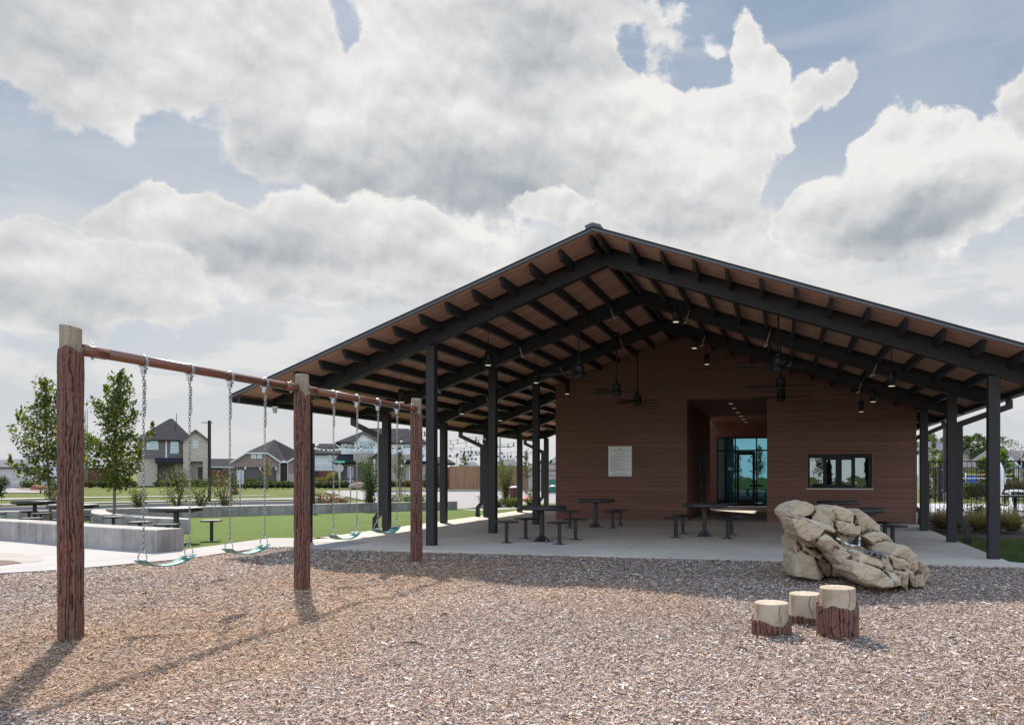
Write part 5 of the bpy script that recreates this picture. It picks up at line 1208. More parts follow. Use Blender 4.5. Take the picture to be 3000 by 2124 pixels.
def pine(label, base, H, w, seed, n=2600, group=None, z=0, pal=PINE, bare=.35, leaf=.5, name='pine_tree', flat=False):
    t = tree_thing(name, label, 'tree', *base, group=group, z=z); r = random.Random(seed); b = MB(); b.tube([(0, 0, 0), (.02 * H, 0, H * .5), (0, .01 * H, H * .97)], [H * .018, H * .013, H * .003], 7); clumps = []
    nb = 22
    for k in range(nb):
        f = bare + (1 - bare) * k / nb; a = k * 2.4 + r.random(); prof = (math.sin(PI * (f - bare) / (1 - bare) * .85 + .35) if flat else (1 - (f - bare) / (1 - bare)) * .9 + .14)
        q = w * .5 * prof * r.uniform(.6, 1.15); e = Vector((math.cos(a) * q, math.sin(a) * q, H * f + q * .25)); b.tube([(0, 0, H * f), e], [H * .005, H * .0015], 4)
        for s in (.45, .75, 1.0): c = Vector((e.x * s, e.y * s, H * f + q * .25 * s)); clumps.append((tuple(c), (w * .11, w * .11, H * .045), int(n / nb / 3)))
    b.build('trunk', M['trunk'], t); leaves(t, None, clumps, leaf, pal, seed, .22); return t
def cone_shrub(label, base, w, h, seed, n=900, leaf=.10, pal=DARK, group=None, name='conical_shrub', z=0):
    t = tree_thing(name, label, 'shrub', *base, group=group, z=z); b = MB(); b.tube([(0, 0, 0), (0, 0, h * .8)], .03, 6); b.build('stem', M['stem'], t)
    leaves(t, None, [((0, 0, h * f), (w * .5 * (1.05 - f) ** .8, w * .5 * (1.05 - f) ** .8, h * .13), int(n * (1.1 - f) / 3.6)) for f in (.12, .28, .45, .62, .78, .92)], leaf, pal, seed, .5, name='foliage'); return t

sapling('young oak left of the near swing post, crown partly behind it', (-15.6, 23.4), 4.25, -.15, 1.55, 4, n=7400, leaf=.105, rt=.045, clear=.22)
sapling('young oak right of the near swing post, crown spreading behind the first chain', (-13.15, 22.4), 4.25, .15, 1.6, 9, n=9600, leaf=.105, rt=.045, clear=.22)
bush('dark pine-like bush cut off by the left edge of the picture', G(-25, 1475), 1.7, 1.55, 3, 2600, .10, DARK, stems=8, low=.35)
GB = 'twiggy flowering bushes behind the long seat wall'
for px, w, h, s, lab, fl in ((160, 1.5, 1.35, 21, 'tall rose bush with pink-red blooms beside the near swing post', (.05, (.75, .05, .07))), (405, .9, 1.0, 31, 'thin twiggy bush just right of the young oak crown', None), (520, 1.7, 1.65, 22, 'twiggy bush in front of the cream brick house, seen beside the second chain', None),
                             (588, 1.6, 1.35, 23, 'twiggy bush below the dark light pole', None), (657, 1.4, 1.5, 24, 'twiggy bush with pink blooms left of the pale sign', (.045, (.80, .16, .16)))):
    bush(lab, ((px - CX) / FPX * 29.6, 29.6), w, h, s, 780, .07, [(.12, .14, .025), (.055, .075, .018), (.14, .13, .03), (.04, .06, .02)], name='rose_bush' if fl else 'twiggy_bush', group=GB, flowers=fl, stems=10, low=.30)
bush('low red-flowered bush behind the long seat wall, right of the dark pole', ((958 - CX) / FPX * 31.0, 31.0), 1.3, .8, 41, 1100, .07, RED, flowers=(.07, (.45, .03, .03)), name='red_bush', group=GB)
bush('small red-flowered bush, next to the galvanised post', ((1004 - CX) / FPX * 31.2, 31.2), .8, .58, 42, 600, .06, RED, flowers=(.04, (.45, .03, .03)), name='red_bush', group=GB)
t = bush('tall glossy green shrub left of the second outer column, behind the seat wall', ((1084 - CX) / FPX * 31.5, 31.5), 1.0, 2.1, 43, 4200, .06, [(.030, .065, .014), (.045, .085, .018), (.022, .045, .012), (.09, .12, .02)], name='tall_shrub', stems=11, low=.02)
sapling('grey-green young tree between the outer column and the far swing post', ((1170 - CX) / FPX * 52, 52), 3.25, 0, .72, 51, n=3600, leaf=.08, pal=SAGE, rt=.07, clear=.3)
bush('olive shrub bed left of the far swing post', ((1158 - CX) / FPX * 37, 37), 1.7, .62, 52, 1200, .06, [(.12, .12, .035), (.09, .10, .03), (.15, .14, .05)], stems=10, low=.1)
for px, w, s, l in ((1192, 1.0, 53, 'bright green fern-like clump left of the far swing post'), (1212, .8, 54, 'second bright green clump left of the far swing post'), (1238, .8, 55, 'bright green clump just right of the far swing post')):
    bush(l, ((px - CX) / FPX * 36, 36), w * .8, .52, s, 700, .06, [(.09, .16, .02), (.07, .13, .02), (.12, .18, .03)], name='green_clump', group='bright green clumps in the planting bed', stems=9, low=.1)
bush('leggy green shrub between two inner columns, in front of the wooden fence', ((1482 - CX) / FPX * 38, 38), 1.15, 2.15, 56, 2800, .065, [(.07, .11, .02), (.05, .085, .02), (.11, .14, .03), (.13, .10, .05)], stems=12, low=.06, name='tall_shrub')
bush('pale olive shrub at the left of the planting between two columns', ((1428 - CX) / FPX * 36, 36), 1.2, .5, 57, 900, .06, [(.12, .13, .04), (.09, .11, .03), (.14, .12, .05)], group='low plants in the bed between the columns', stems=9, low=.1)
for px, s, l in ((1462, 58, 'left'), (1490, 59, 'middle'), (1514, 60, 'right')):
    bush(f'low fern clump at the {l} under the leggy shrub', ((px - CX) / FPX * 35, 35), .8, .42, s, 600, .06, [(.10, .14, .03), (.07, .10, .02)], group='low plants in the bed between the columns', stems=9, low=.1, name='fern_clump')
bush('rose bush with red blooms next to the third inner column', ((1558 - CX) / FPX * 40, 40), 1.0, .85, 61, 800, .06, GREEN, flowers=(.10, (.55, .05, .04)), name='rose_bush', stems=9)
bush('spiky green clump below the rose bush by the patio table', ((1552 - CX) / FPX * 35.5, 35.5), .7, .42, 62, 500, .07, [(.10, .16, .03), (.07, .12, .02)], name='green_clump', stems=10, low=.1)
sapling('young tree with yellowing leaves in front of the brick boundary wall', ((1541 - CX) / FPX * 60, 60), 3.2, 0, .68, 63, n=2600, leaf=.09, pal=[(.10, .12, .04), (.14, .14, .05), (.07, .09, .03), (.18, .15, .06)], rt=.06, clear=.34)

# ornamental grasses and shrubs at the right of the patio
def grass_clump(label, x, y, w, h, seed, n=1500):
    t = tree_thing('ornamental_grass', label, 'grass clump', x, y, group='tan ornamental grasses in front of the iron fence'); r = np.random.default_rng(seed)
    a = r.uniform(0, 2 * PI, n); lean = np.abs(r.normal(0, .55, n)).clip(0, 1.25); L = h * r.uniform(.55, 1.15, n); wd = .0035
    V = []; ks = (0, .35, .7, 1.0); base = r.normal(0, .05, (n, 2)); side = np.stack([-np.sin(a + r.normal(0, .8, n)), np.cos(a), 0 * a], 1) * wd
    for k in ks:
        ang = lean * (.35 + .9 * k); rr = L * k * np.sin(ang) * w / h; z = L * k * np.cos(ang * .9); c = np.stack([base[:, 0] + np.cos(a) * rr, base[:, 1] + np.sin(a) * rr, z.clip(.01)], 1); s = side * (1.4 - k)
        V += [c - s, c + s]
    V = np.stack(V, 1).reshape(-1, 3); i = np.arange(n) * 8; F = np.concatenate([np.stack([i + q, i + q + 1, i + q + 3, i + q + 2], 1) for q in (0, 2, 4)])
    C = np.array(TAN)[r.integers(0, 4, n)] * r.uniform(.8, 1.25, n)[:, None]; gr = np.repeat(C, 8, 0).reshape(n, 8, 3) * np.array([.45, .45, .8, .8, 1, 1, 1.15, 1.15])[None, :, None]
    raw_mesh('blades', V, F, M['leaf'], t, gr.reshape(-1, 3)); return t
for px, py, Z, w, h, s, l in ((2757, 1553, 21.0, 1.05, .50, 1, 'leftmost tan grass clump, arching out beside the third right column'), (2795, 1558, 20.6, .9, .46, 2, 'tan grass clump half hidden behind the second right column'), (2868, 1560, 20.3, 1.05, .50, 3, 'tan grass clump between the downspout and the front right column'),
                             (2916, 1560, 20.4, .9, .48, 4, 'tan grass clump hidden behind the front right column'), (2966, 1560, 20.2, 1.15, .54, 5, 'largest tan grass clump at the right edge of the picture')):
    grass_clump(l, (px - CX) / FPX * Z, Z, w, h, s)
for px, Z, w, h, n, s, l, p in ((2757, 23.6, .75, .5, 170, 6, 'sparse shrub by the fence left of the second right column', DARK), (2857, 22.9, .95, .62, 1000, 7, 'dense green shrub between the downspout and the front right column', GREEN), (2952, 23.3, 1.2, .6, 320, 8, 'sparse leggy shrub by the fence at the right edge', GREEN)):
    bush(l, ((px - CX) / FPX * Z, Z), w, h, s, n, .065, p, group='shrubs along the iron fence', stems=9, low=.3)

# ================================================================ RIGHT SIDE: lawn, bed, fences, pool
sheet('right_lawn', uvpoly([(3.722, 13.9), (30, 12.0), (30, 20.2), (4.6, 20.4), (3.722, 22.2)]), -.045, M['lawn_right'])
sheet('mulch_bed', uvpoly([(3.722, 22.2), (4.6, 20.4), (30, 20.2), (30, 24.9), (6.5, 24.9), (3.722, 26.0)]), -.040, M['bed'])
sheet('side_strip', uvpoly([(4.355, 13.94), (30, 12.6), (30, 11.9), (4.2, 13.5)]), -.02, M['path'], .04)
sheet('pool_deck', uvpoly([(3.722, 26.0), (6.5, 24.9), (30, 24.9), (90, 24.9), (90, 44.5), (3.722, 44.0)]), -.035, M['deckconc'])
water = bpy.data.materials.new('pool_water'); water.use_nodes = True; p_ = water.node_tree.nodes['Principled BSDF']; p_.inputs['Base Color'].default_value = (.01, .27, .36, 1); p_.inputs['Roughness'].default_value = .05
sheet('pool_water', [G(x, y) for x, y in ((2972, 1493.5), (3080, 1491), (3080, 1499), (2990, 1497.5))], -.025, water)
def blades_tufts():
    r = np.random.default_rng(12); n = 42000; u = r.uniform(3.75, 13, n); v = r.uniform(13.9, 20.3, n); ok = (u > 3.75) & (v < 20.3 + .0 * u) & ~((v < 15.2 - 0) & (u > 3.7) & (v < 13.94 - (u - 4.3) * .05 + .25)); u, v = u[ok], v[ok]; n = len(u)
    x = u * cT - v * sT; y = u * sT + v * cT; a = r.uniform(0, 2 * PI, n); L = r.uniform(.02, .055, n); ln = r.normal(0, .018, (n, 2)); s = np.stack([np.cos(a), np.sin(a), 0 * a], 1) * .004
    b = np.stack([x, y, np.full(n, -.048)], 1); tp = b + np.stack([ln[:, 0], ln[:, 1], L], 1); V = np.stack([b - s, b + s, tp + s * .3, tp - s * .3], 1).reshape(-1, 3)
    pal = np.array([(.055, .105, .02), (.08, .13, .03), (.14, .13, .055), (.04, .075, .016)]); dry = (np.sin(x * 2.1) * np.sin(y * 2.7 + x) > .45); ci = np.where(dry & (r.random(n) < .5), 2, r.choice([0, 1, 3], n)); C = pal[ci] * r.uniform(.7, 1.3, n)[:, None]
    o = raw_mesh('lawn_blades', V, np.arange(n * 4).reshape(n, 4), M['leaf'], cols=np.repeat(C, 4, 0)); tag(o, 'short patchy grass blades on the lawn right of the patio', 'grass', kind='stuff')
blades_tufts()

def iron_fence(label, u0, u1, v, h, sp, r_=.008, posts=2.4, z=-.03):
    o3 = UV(u0, v); t = thing('iron_fence', label, 'fence', (*o3, 0), TH); L = u1 - u0; b = MB()
    n = int(L / sp)
    for i in range(n + 1): b.bx(i * sp - r_, i * sp + r_, -r_, r_, z + .07, h - .012)
    b.build('pickets', M['black'], t)
    for zz in (z + .20, h - .02): b = MB(); b.bx(0, L, -.016, .016, zz - .018, zz + .018); b.build('rail', M['black'], t)
    k = 0
    while k * posts <= L: b = MB(); b.bx(k * posts - .03 + sp / 2, k * posts + .03 + sp / 2, -.03, .03, z - .02, h + .02); b.build('post', M['black'], t); k += 1
    return t
iron_fence('near black iron picket fence beyond the right columns', 4.2, 16.0, 26.3, 1.86, .128, posts=9.9)
iron_fence('far black iron picket fence across the pool deck', 7.5, 34.0, 44.6, 1.80, .105, .009, posts=3.3)
# gate post with lock, light pole with concrete base
p = G(2754, 1468); t = thing('shower_post', 'thick square black post with two bright fittings on the pool deck', 'post', (*p, -.03)); b = MB(); b.bx(-.11, .11, -.11, .11, 0, 1.92); b.build('shaft', M['steel'], t)
for z in (.62, 1.72): b = MB(); b.lathe([(.05, 0), (.05, .012), (.02, .03)], 12); o = b.build('fitting', M['galv'], t); o.rotation_euler = (PI / 2, 0, .5); o.location = (.06, -.112, z)
p = G(2768, 1466); t = thing('light_pole', 'slim dark pole on a concrete base near the far pool fence', 'light pole', (*p, -.03)); b = MB(); b.bx(-.075, .075, -.075, .075, .5, 4.3); b.bx(-.2, .2, -.15, .15, .48, .53); b.build('pole', M['steel'], t); b = MB(); b.bx(-.17, .17, -.17, .17, 0, .48); b.build('base', M['wallconc'], t)
# pool furniture seen through the fence
p = W(2975, 1451, 27.5); t = thing('pool_table', 'dark round table with pale top on the pool deck, beyond the fence', 'table', (p.x, p.y, -.03)); b = MB(); b.lathe([(.62, .70), (.63, .74), (.62, .765)], 36); b.build('tabletop', M['table'], t); b = MB(); b.lathe([(.05, 0), (.05, .70)], 12); b.build('pedestal', M['table'], t)
for dx, dz, l in ((-.62, .42, 'left'), (.75, .42, 'right')):
    t = thing('pool_stool', f'dark square stool at the {l} of the table on the pool deck', 'stool', (p.x + dx - (.1 if dx < 0 else 0), p.y - .3, -.03), 0, 'stools of the pool deck table'); b = MB(); b.bx(-.2, .2, -.2, .2, dz, dz + .04); b.build('seat', M['table'], t); b = MB(); b.bx(-.03, .03, -.03, .03, 0, dz); b.build('post', M['table'], t)
p = W(2935, 1500, 29); t = thing('closed_umbrella', 'folded white pool umbrella standing behind the front right column', 'umbrella', (p.x - .04, p.y, -.03)); b = MB(); b.lathe([(.02, .75), (.09, .95), (.17, 1.25), (.13, 1.6), (.03, 1.85)], 14); b.build('canopy', M['white'], t); b = MB(); b.lathe([(.02, 0), (.02, 1.9)], 8); b.build('pole', M['white'], t)
q = [W(x, y, 30.5) for x, y in ((2945, 1441), (2962, 1437.5), (2985, 1437), (3010, 1440))]; o_ = q[0].copy(); t = thing('pool_handrail', 'white curved pool handrail at the right edge', 'handrail', (o_.x, o_.y, -.03))
b = MB(); b.tube([v - Vector((o_.x, o_.y, -.03)) for v in q], .045, 8); b.build('top_rail', M['white'], t); b = MB(); a = W(2957, 1440, 30.5) - Vector((o_.x, o_.y, -.03)); b.tube([a, (a.x + .08, 0, a.z - .5), (a.x + .13, 0, 0)], .04, 8); b.build('leg', M['white'], t)
p = W(2829, 1391, 47); t = thing('volleyball_net', 'volleyball net with yellow and white bands beyond the far iron fence', 'net', (p.x, p.y, -.03)); L = 2.7
for z, m_, y in ((p.z + .02, mat('yellow_band', (.75, .50, .10), .6), 0), (p.z - .20, M['white'], 0)): b = MB(); b.bx(0 - (.35 if m_ is M['white'] else 0), L, -.02, .02, z, z + .07); b.build('band', m_, t)
for x in (.0,): b = MB(); b.lathe([(.03, p.z - .4), (.03, p.z + .15)], 8, (x, 0, 0)); b.build('net_post', M['white'], t)
p = W(2846, 1400, 48.5); t = thing('play_panel', 'blue play panel seen through the far fence', 'play equipment', (p.x, p.y, -.03)); b = MB(); b.bx(-.35, .35, -.05, .05, .75, 1.45); b.build('panel', mat('blue_plastic', (.02, .10, .42), .4), t)
for x in (-.3, .3): b = MB(); b.lathe([(.03, 0), (.03, .75)], 8, (x, 0, 0)); b.build('leg', M['white'], t)

# ================================================================ STREET, VERGES
def quad_px(name, P, z, m, thick=0): return sheet(name, [G(x, y) for x, y in P], z, m, thick)
PXC = lambda l, z=0: [G(x, y, z) for x, y in l]
sheet('parking_pad', PXC([(-900, 1500), (0, 1491), (248, 1487), (400, 1482), (640, 1476), (858, 1473), (1000, 1470), (1085, 1466), (1060, 1461), (1030, 1455), (990, 1447), (950, 1441), (950, 1438), (1240, 1436), (1900, 1436), (1900, 1446)]) + [(3, 42.5), (-2.0, 40.5), (-5.0, 35.2), (-6.5, 34.0), (-9.5, 32.4), (-12.4, 31.0), (-18.6, 28.2), (-30, 26.6), (-60, 28)], -.058, M['road'])
def kerb(name, line, w=.28, h=.13, z=-.075):
    pts = smooth_line(line); o0 = pts[0]; V = []; 
    for i, p in enumerate(pts):
        a = Vector(pts[max(i - 1, 0)]); c = Vector(pts[min(i + 1, len(pts) - 1)]); d = (c - a).normalized(); n = Vector((-d.y, d.x)) * w
        V += [(p[0], p[1], z), (p[0] + n.x * .12, p[1] + n.y * .12, z + h), (p[0] + n.x, p[1] + n.y, z + h), (p[0] + n.x, p[1] + n.y, z)]
    F = [(i * 4 + k, (i + 1) * 4 + k, (i + 1) * 4 + k + 1, i * 4 + k + 1) for i in range(len(pts) - 1) for k in range(3)]
    b = MB().add(V, F); o = b.build(name, M['kerb']); return tag(o, kind='structure')
kerb('kerb_near', PXC([(-700, 1502), (0, 1491.5), (248, 1487.5), (400, 1482), (640, 1476), (858, 1473), (1000, 1470)]), w=.45, h=.2, z=-.11); kerb('kerb_far', PXC([(1090, 1441), (1240, 1438.5), (1700, 1437.5)]), w=.5, h=.2, z=-.11)
sheet('street_lane', PXC([(-900, 1486), (0, 1476), (248, 1469.8), (400, 1467), (640, 1462.5), (858, 1459.5), (1010, 1456), (1010, 1450), (858, 1454.8), (640, 1458.2), (400, 1463.8), (248, 1466.8), (0, 1471.6), (-900, 1478)]), -.066, M['road'])
sheet('sidewalk', PXC([(-900, 1466), (0, 1459.8), (248, 1455), (400, 1452.6), (640, 1450.2), (790, 1449), (790, 1448.2), (640, 1448.8), (400, 1450.8), (248, 1453), (0, 1456.4), (-900, 1462)]), -.064, M['path'])
sheet('far_sidewalk', PXC([(950, 1437.4), (1240, 1435.2), (1240, 1434), (950, 1436)]), -.064, M['path'])
sheet('driveway', [G(x, y) for x, y in ((-200, 1441), (150, 1441), (235, 1436), (235, 1428), (60, 1415), (-200, 1414))], -.06, M['road'])
sheet('gravel_bed', [G(x, y) for x, y in ((41, 1430), (80, 1427.5), (128, 1427.5), (140, 1434), (134, 1438.5), (100, 1436))], -.05, M['bed_red'])
sheet('planting_bed', [G(x, y) for x, y in ((1120, 1477), (1252, 1472), (1268, 1466), (1160, 1463))], -.05, M['bed'])
sheet('column_bed', [G(x, y) for x, y in ((1362, 1489), (1400, 1492), (1510, 1488), (1522, 1482), (1440, 1478))], -.008, M['bed'])
sheet('bed_path', [G(x, y) for x, y in ((1345, 1492.5), (1400, 1495), (1530, 1488.5), (1530, 1484.5), (1515, 1484), (1400, 1491.5))], -.004, M['path'])
for px, py, w, h, l, c in ((103, 1427, 1.7, .42, 'flat brown landscape rock on the gravel bed at far left', (.20, .12, .07)), (112, 1432, 1.5, .5, 'rounded red-brown rock in front of the flat one on the gravel bed', (.22, .09, .05)), (1052, 1431, 1.9, .75, 'rounded boulder in front of the yellow shrub by the white house', (.25, .19, .15))):
    x, y = G(px, py); b = MB(); o = None; V = []; 
    bm = bmesh.new(); bmesh.ops.create_icosphere(bm, subdivisions=3, radius=1)
    for v_ in bm.verts: n_ = noise.noise(v_.co * 1.6 + Vector((px, 0, 0))) * .28; v_.co = Vector((v_.co.x * (1 + n_) * w / 2, v_.co.y * (1 + n_) * w / 3, v_.co.z * (1 + n_) * h * .6 + h * .3))
    me = bpy.data.meshes.new('landscape_rock'); bm.to_mesh(me); bm.free(); me.materials.append(mat('landscape_rock', c, .9, var=.3, vscale=2)); o = bpy.data.objects.new('landscape_rock', me); COL.objects.link(o); o.location = (x, y, -.06); tag(o, l, 'rock')
x, y = G(1018, 1434)

# ================================================================ HOUSES
def win(b_parent, cx, z0, w, h, y, muntin=(2, 2), frame=M['white'], name='window'):
    f = MB(); t = .07; f.bx(cx - w / 2 - t, cx - w / 2, y - .05, y + .02, z0 - t, z0 + h + t); f.bx(cx + w / 2, cx + w / 2 + t, y - .05, y + .02, z0 - t, z0 + h + t); f.bx(cx - w / 2, cx + w / 2, y - .05, y + .02, z0 - t, z0); f.bx(cx - w / 2, cx + w / 2, y - .05, y + .02, z0 + h, z0 + h + t)
    f.bx(cx - w / 2, cx + w / 2, y - .045, y + .015, z0 + h * .5 - .03, z0 + h * .5 + .03)
    for i in range(1, muntin[0]): x = cx - w / 2 + w * i / muntin[0]; f.bx(x - .012, x + .012, y - .035, y, z0, z0 + h)
    for i in range(1, muntin[1] * 2):
        if i != muntin[1]: z = z0 + h * i / muntin[1] / 2; f.bx(cx - w / 2, cx + w / 2, y - .034, y - .001, z - .012, z + .012)
    o = f.build(name, frame, b_parent); g_ = MB(); g_.bx(cx - w / 2, cx + w / 2, y - .022, y - .012, z0, z0 + h); g_.build('pane', M['glass_house'], o); return o
def part(parent, name, m, *boxes, prisms=(), bevel=0):
    b = MB()
    for q in boxes: b.bx(*q)
    for P, vec in prisms: b.prism(P, vec)
    return b.build(name, m, parent)
def gable(parent, x0, x1, ax, zE, zA, y, yb, m_wall, m_roof, over=.35, th=.16, z0=None, rake=None):
    """front-facing gable: wall triangle at y and the roof wedge running back to yb"""
    b = MB(); b.prism([(x0, y, zE), (x1, y, zE), (ax, y, zA)], (0, .2, 0)); 
    if m_wall: b.build('gable_wall', m_wall, parent)
    r = MB(); sl = (zA - zE) / (ax - x0); sr = (zA - zE) / (x1 - ax)
    L = (x0 - over, zE - over * sl); Rr = (x1 + over, zE - over * sr)
    for (px, pz) in (L, Rr): r.prism([(px, y - over, pz), (ax, y - over, zA), (ax, y - over, zA + th), (px, y - over, pz + th)], (0, yb - y + over, 0))
    r.build('gable_roof', m_roof, parent)
    if rake:
        k = MB()
        for (px, pz) in (L, Rr): k.prism([(px, y - over - .05, pz - .10), (ax, y - over - .05, zA - .10), (ax, y - over - .05, zA + th - .02), (px, y - over - .05, pz + th - .02)], (0, .045, 0))
        k.build('rake_board', rake, parent)
def hip(parent, x0, x1, y0, y1, zE, zR, rx0, rx1, m, over=.4, ry=None, name='hip_roof'):
    ry = (y0 + y1) / 2 if ry is None else ry
    a = [(x0 - over, y0 - over, zE), (x1 + over, y0 - over, zE), (x1 + over, y1 + over, zE), (x0 - over, y1 + over, zE), (rx0, ry, zR), (rx1, ry, zR)]
    lo = [(p[0], p[1], zE - .16) for p in a[:4]]
    b = MB(); b.add(a + lo, [(0, 1, 5, 4), (1, 2, 5), (2, 3, 4, 5), (3, 0, 4), (6, 7, 1, 0), (7, 8, 2, 1), (8, 9, 3, 2), (9, 6, 0, 3), (9, 8, 7, 6)]); return b.build(name, m, parent)
HS = M['shingle']
def hs(px, Z): return (px - CX) / FPX * Z
# coordinates below are metres in each house's own frame, measured from pixels at the house's distance
def house(label, pxc, Z, name='house'):
    x = hs(pxc, Z); a = math.atan2(-x, Z)                       # each house is turned to face the playground
    return thing(name, label, 'house', (x, Z, 0), a), (lambda px: (px - pxc) / FPX * Z * math.cos(a)), (lambda py: EYE - (py - YH) / FPX * Z)
# A: two storeys, cream brick tower
t, X, Y = house('two-storey house with cream brick tower and dark hip roof behind the young oak', 500, 100, 'brick_house')
zE = Y(1289); part(t, 'wall', M['siding_grey'], (X(405), X(537), 0, 9, Y(1342), zE)); part(t, 'lower_wall', M['brick_cream'], (X(405), X(461), .3, 9, 0, Y(1342)), (X(512), X(537), .3, 9, 0, Y(1342)), (X(461), X(512), .9, 9, 0, Y(1342)))
hip(t, X(405), X(560), 0, 10, zE, Y(1219), X(497), X(506), HS)
part(t, 'brick_tower', M['brick_cream'], (X(536.5), X(554), -1.2, 6, 0, Y(1289)), (X(554), X(576), -1.2, 6, Y(1351), Y(1289)), (X(595), X(609.5), -1.2, 6, 0, Y(1289)), (X(576), X(595), -1.2, 6, Y(1351), Y(1289)), (X(554), X(595), .2, 6, 0, Y(1351)))
gable(t, X(536.5), X(609.5), X(573), Y(1289), Y(1262), -1.2, 6, M['brick_cream'], HS, .3, .2, rake=mat('brown_rake', (.10, .08, .075), .6))
part(t, 'porch_roof', HS, (X(455), X(537), -1.3, .2, Y(1357), Y(1352)), prisms=[([(X(455), -1.3, Y(1352)), (X(455), .1, Y(1352)), (X(455), .1, Y(1340))], (X(537) - X(455), 0, 0))])
part(t, 'garage_door', M['door_brown'], (X(462), X(512), .80, .88, 0, Y(1360))); part(t, 'front_door', M['door_red'], (X(580), X(594.5), .10, .18, 0, Y(1368)), ); part(t, 'door_frame', M['siding_beige'], (X(577.2), X(580), .08, .18, 0, Y(1352)), (X(580), X(594.5), .08, .18, Y(1368), Y(1363)))
win(t, X(452), Y(1316), X(462) - X(442), Y(1292) - Y(1316), 0, (2, 2)); win(t, X(511.5), Y(1326), X(521.5) - X(501.5), Y(1294) - Y(1326), 0, (2, 2)); win(t, X(436), Y(1316), .3, 1.0, 0); win(t, X(573.5), Y(1310.5), X(579) - X(568), Y(1293) - Y(1310.5), -1.2, (2, 1)); win(t, X(587), Y(1361), X(594) - X(580), Y(1354) - Y(1361), .1, (1, 1))
part(t, 'corner_board', M['white'], (X(485), X(489), -.06, 0, Y(1346), zE)); part(t, 'vent_pipe', M['black'], (X(516.5), X(518.5), 4, 4.1, Y(1245), Y(1204)))
# B: single storey brown brick
t, X, Y = house('single-storey brown brick house with wide brown garage door and white trim', 770, 96, 'brick_house')
part(t, 'wall', M['brick_brown'], (X(685), X(697.6), 0, 8, 0, Y(1354)), (X(808), X(820.5), 0, 8, 0, Y(1354)), (X(697.6), X(808), 0, 8, Y(1368), Y(1354)), (X(843), X(925), 0, 8, 0, Y(1354)), (X(820.5), X(843), 1.6, 8, 0, Y(1354)))
P = [(X(685), 0, Y(1354)), (X(820.5), 0, Y(1354)), (X(783.6), 0, Y(1328)), (X(720.6), 0, Y(1328))]; part(t, 'gable_wall', M['brick_brown'], prisms=[(P, (0, .25, 0))])
e = .12; part(t, 'rake_board', M['white'], prisms=[([(X(677), -.4, Y(1357)), (X(720.6), -.4, Y(1329.5)), (X(720.6), -.4, Y(1326)), (X(677), -.4, Y(1353))], (0, .3, 0)), ([(X(720.6), -.41, Y(1329.5)), (X(783.6), -.41, Y(1329.5)), (X(783.6), -.41, Y(1326)), (X(720.6), -.41, Y(1326))], (0, .3, 0)), ([(X(783.6), -.4, Y(1329.5)), (X(824), -.4, Y(1357)), (X(824), -.4, Y(1353)), (X(783.6), -.4, Y(1326))], (0, .3, 0)), ([(X(840), -.4, Y(1357)), (X(884), -.4, Y(1330)), (X(884), -.4, Y(1326)), (X(840), -.4, Y(1353))], (0, .3, 0)), ([(X(884), -.4, Y(1330)), (X(928), -.4, Y(1357)), (X(928), -.4, Y(1353)), (X(884), -.4, Y(1326))], (0, .3, 0))])
part(t, 'fascia_gutter', M['white'], (X(820), X(845), 1.1, 1.25, Y(1351), Y(1348)))
part(t, 'gable_wall', M['brick_brown'], prisms=[([(X(843), 0, Y(1354)), (X(925), 0, Y(1354)), (X(884), 0, Y(1330))], (0, .25, 0))])
b = MB(); V = [(X(676), -.35, Y(1354)), (X(720.6), -.35, Y(1326)), (X(783.6), -.35, Y(1326)), (X(826), -.35, Y(1354)), (X(806.5), 9, Y(1278)), (X(719), 8, Y(1322)), (X(682), 8, Y(1343)), (X(930), 9, Y(1354)), (X(884), -.35, Y(1327)), (X(930), -.35, Y(1354)), (X(838), -.35, Y(1354)), (X(860), 9, Y(1310)), (X(826), 1.2, Y(1348)), (X(840), 1.2, Y(1348))]
b.add(V, [(0, 1, 5, 6), (1, 2, 4, 5), (2, 3, 12, 4), (12, 13, 4), (13, 10, 8, 4), (8, 9, 7, 4)]); b.build('roof', HS, t)
part(t, 'garage_door', M['door_brown'], (X(697.6), X(808), .30, .38, 0, Y(1368))); part(t, 'front_door', mat('brown_entry', (.10, .075, .065), .6), (X(821), X(842.5), 1.5, 1.58, 0, Y(1362))); part(t, 'transom', M['glass_house'], (X(824), X(841), 1.5, 1.56, Y(1361), Y(1356)))
part(t, 'stone_band', M['brick_tan'], (X(808), X(820.5), -.03, -.002, 0, Y(1388)), (X(843), X(925), -.03, -.002, 0, Y(1388)))
part(t, 'gutter_pipe', M['white'], (X(819.5), X(821), -.12, -.04, 0, Y(1354)), (X(843), X(844.5), -.12, -.04, 0, Y(1354)))
win(t, X(743), Y(1341.5), X(748.5) - X(737.5), Y(1331.5) - Y(1341.5), -.02, (2, 1)); win(t, X(760.5), Y(1341.5), X(766) - X(755), Y(1331.5) - Y(1341.5), -.02, (2, 1)); part(t, 'wall_lamp', M['black'], (X(689), X(692), -.2, 0, Y(1377), Y(1368)))
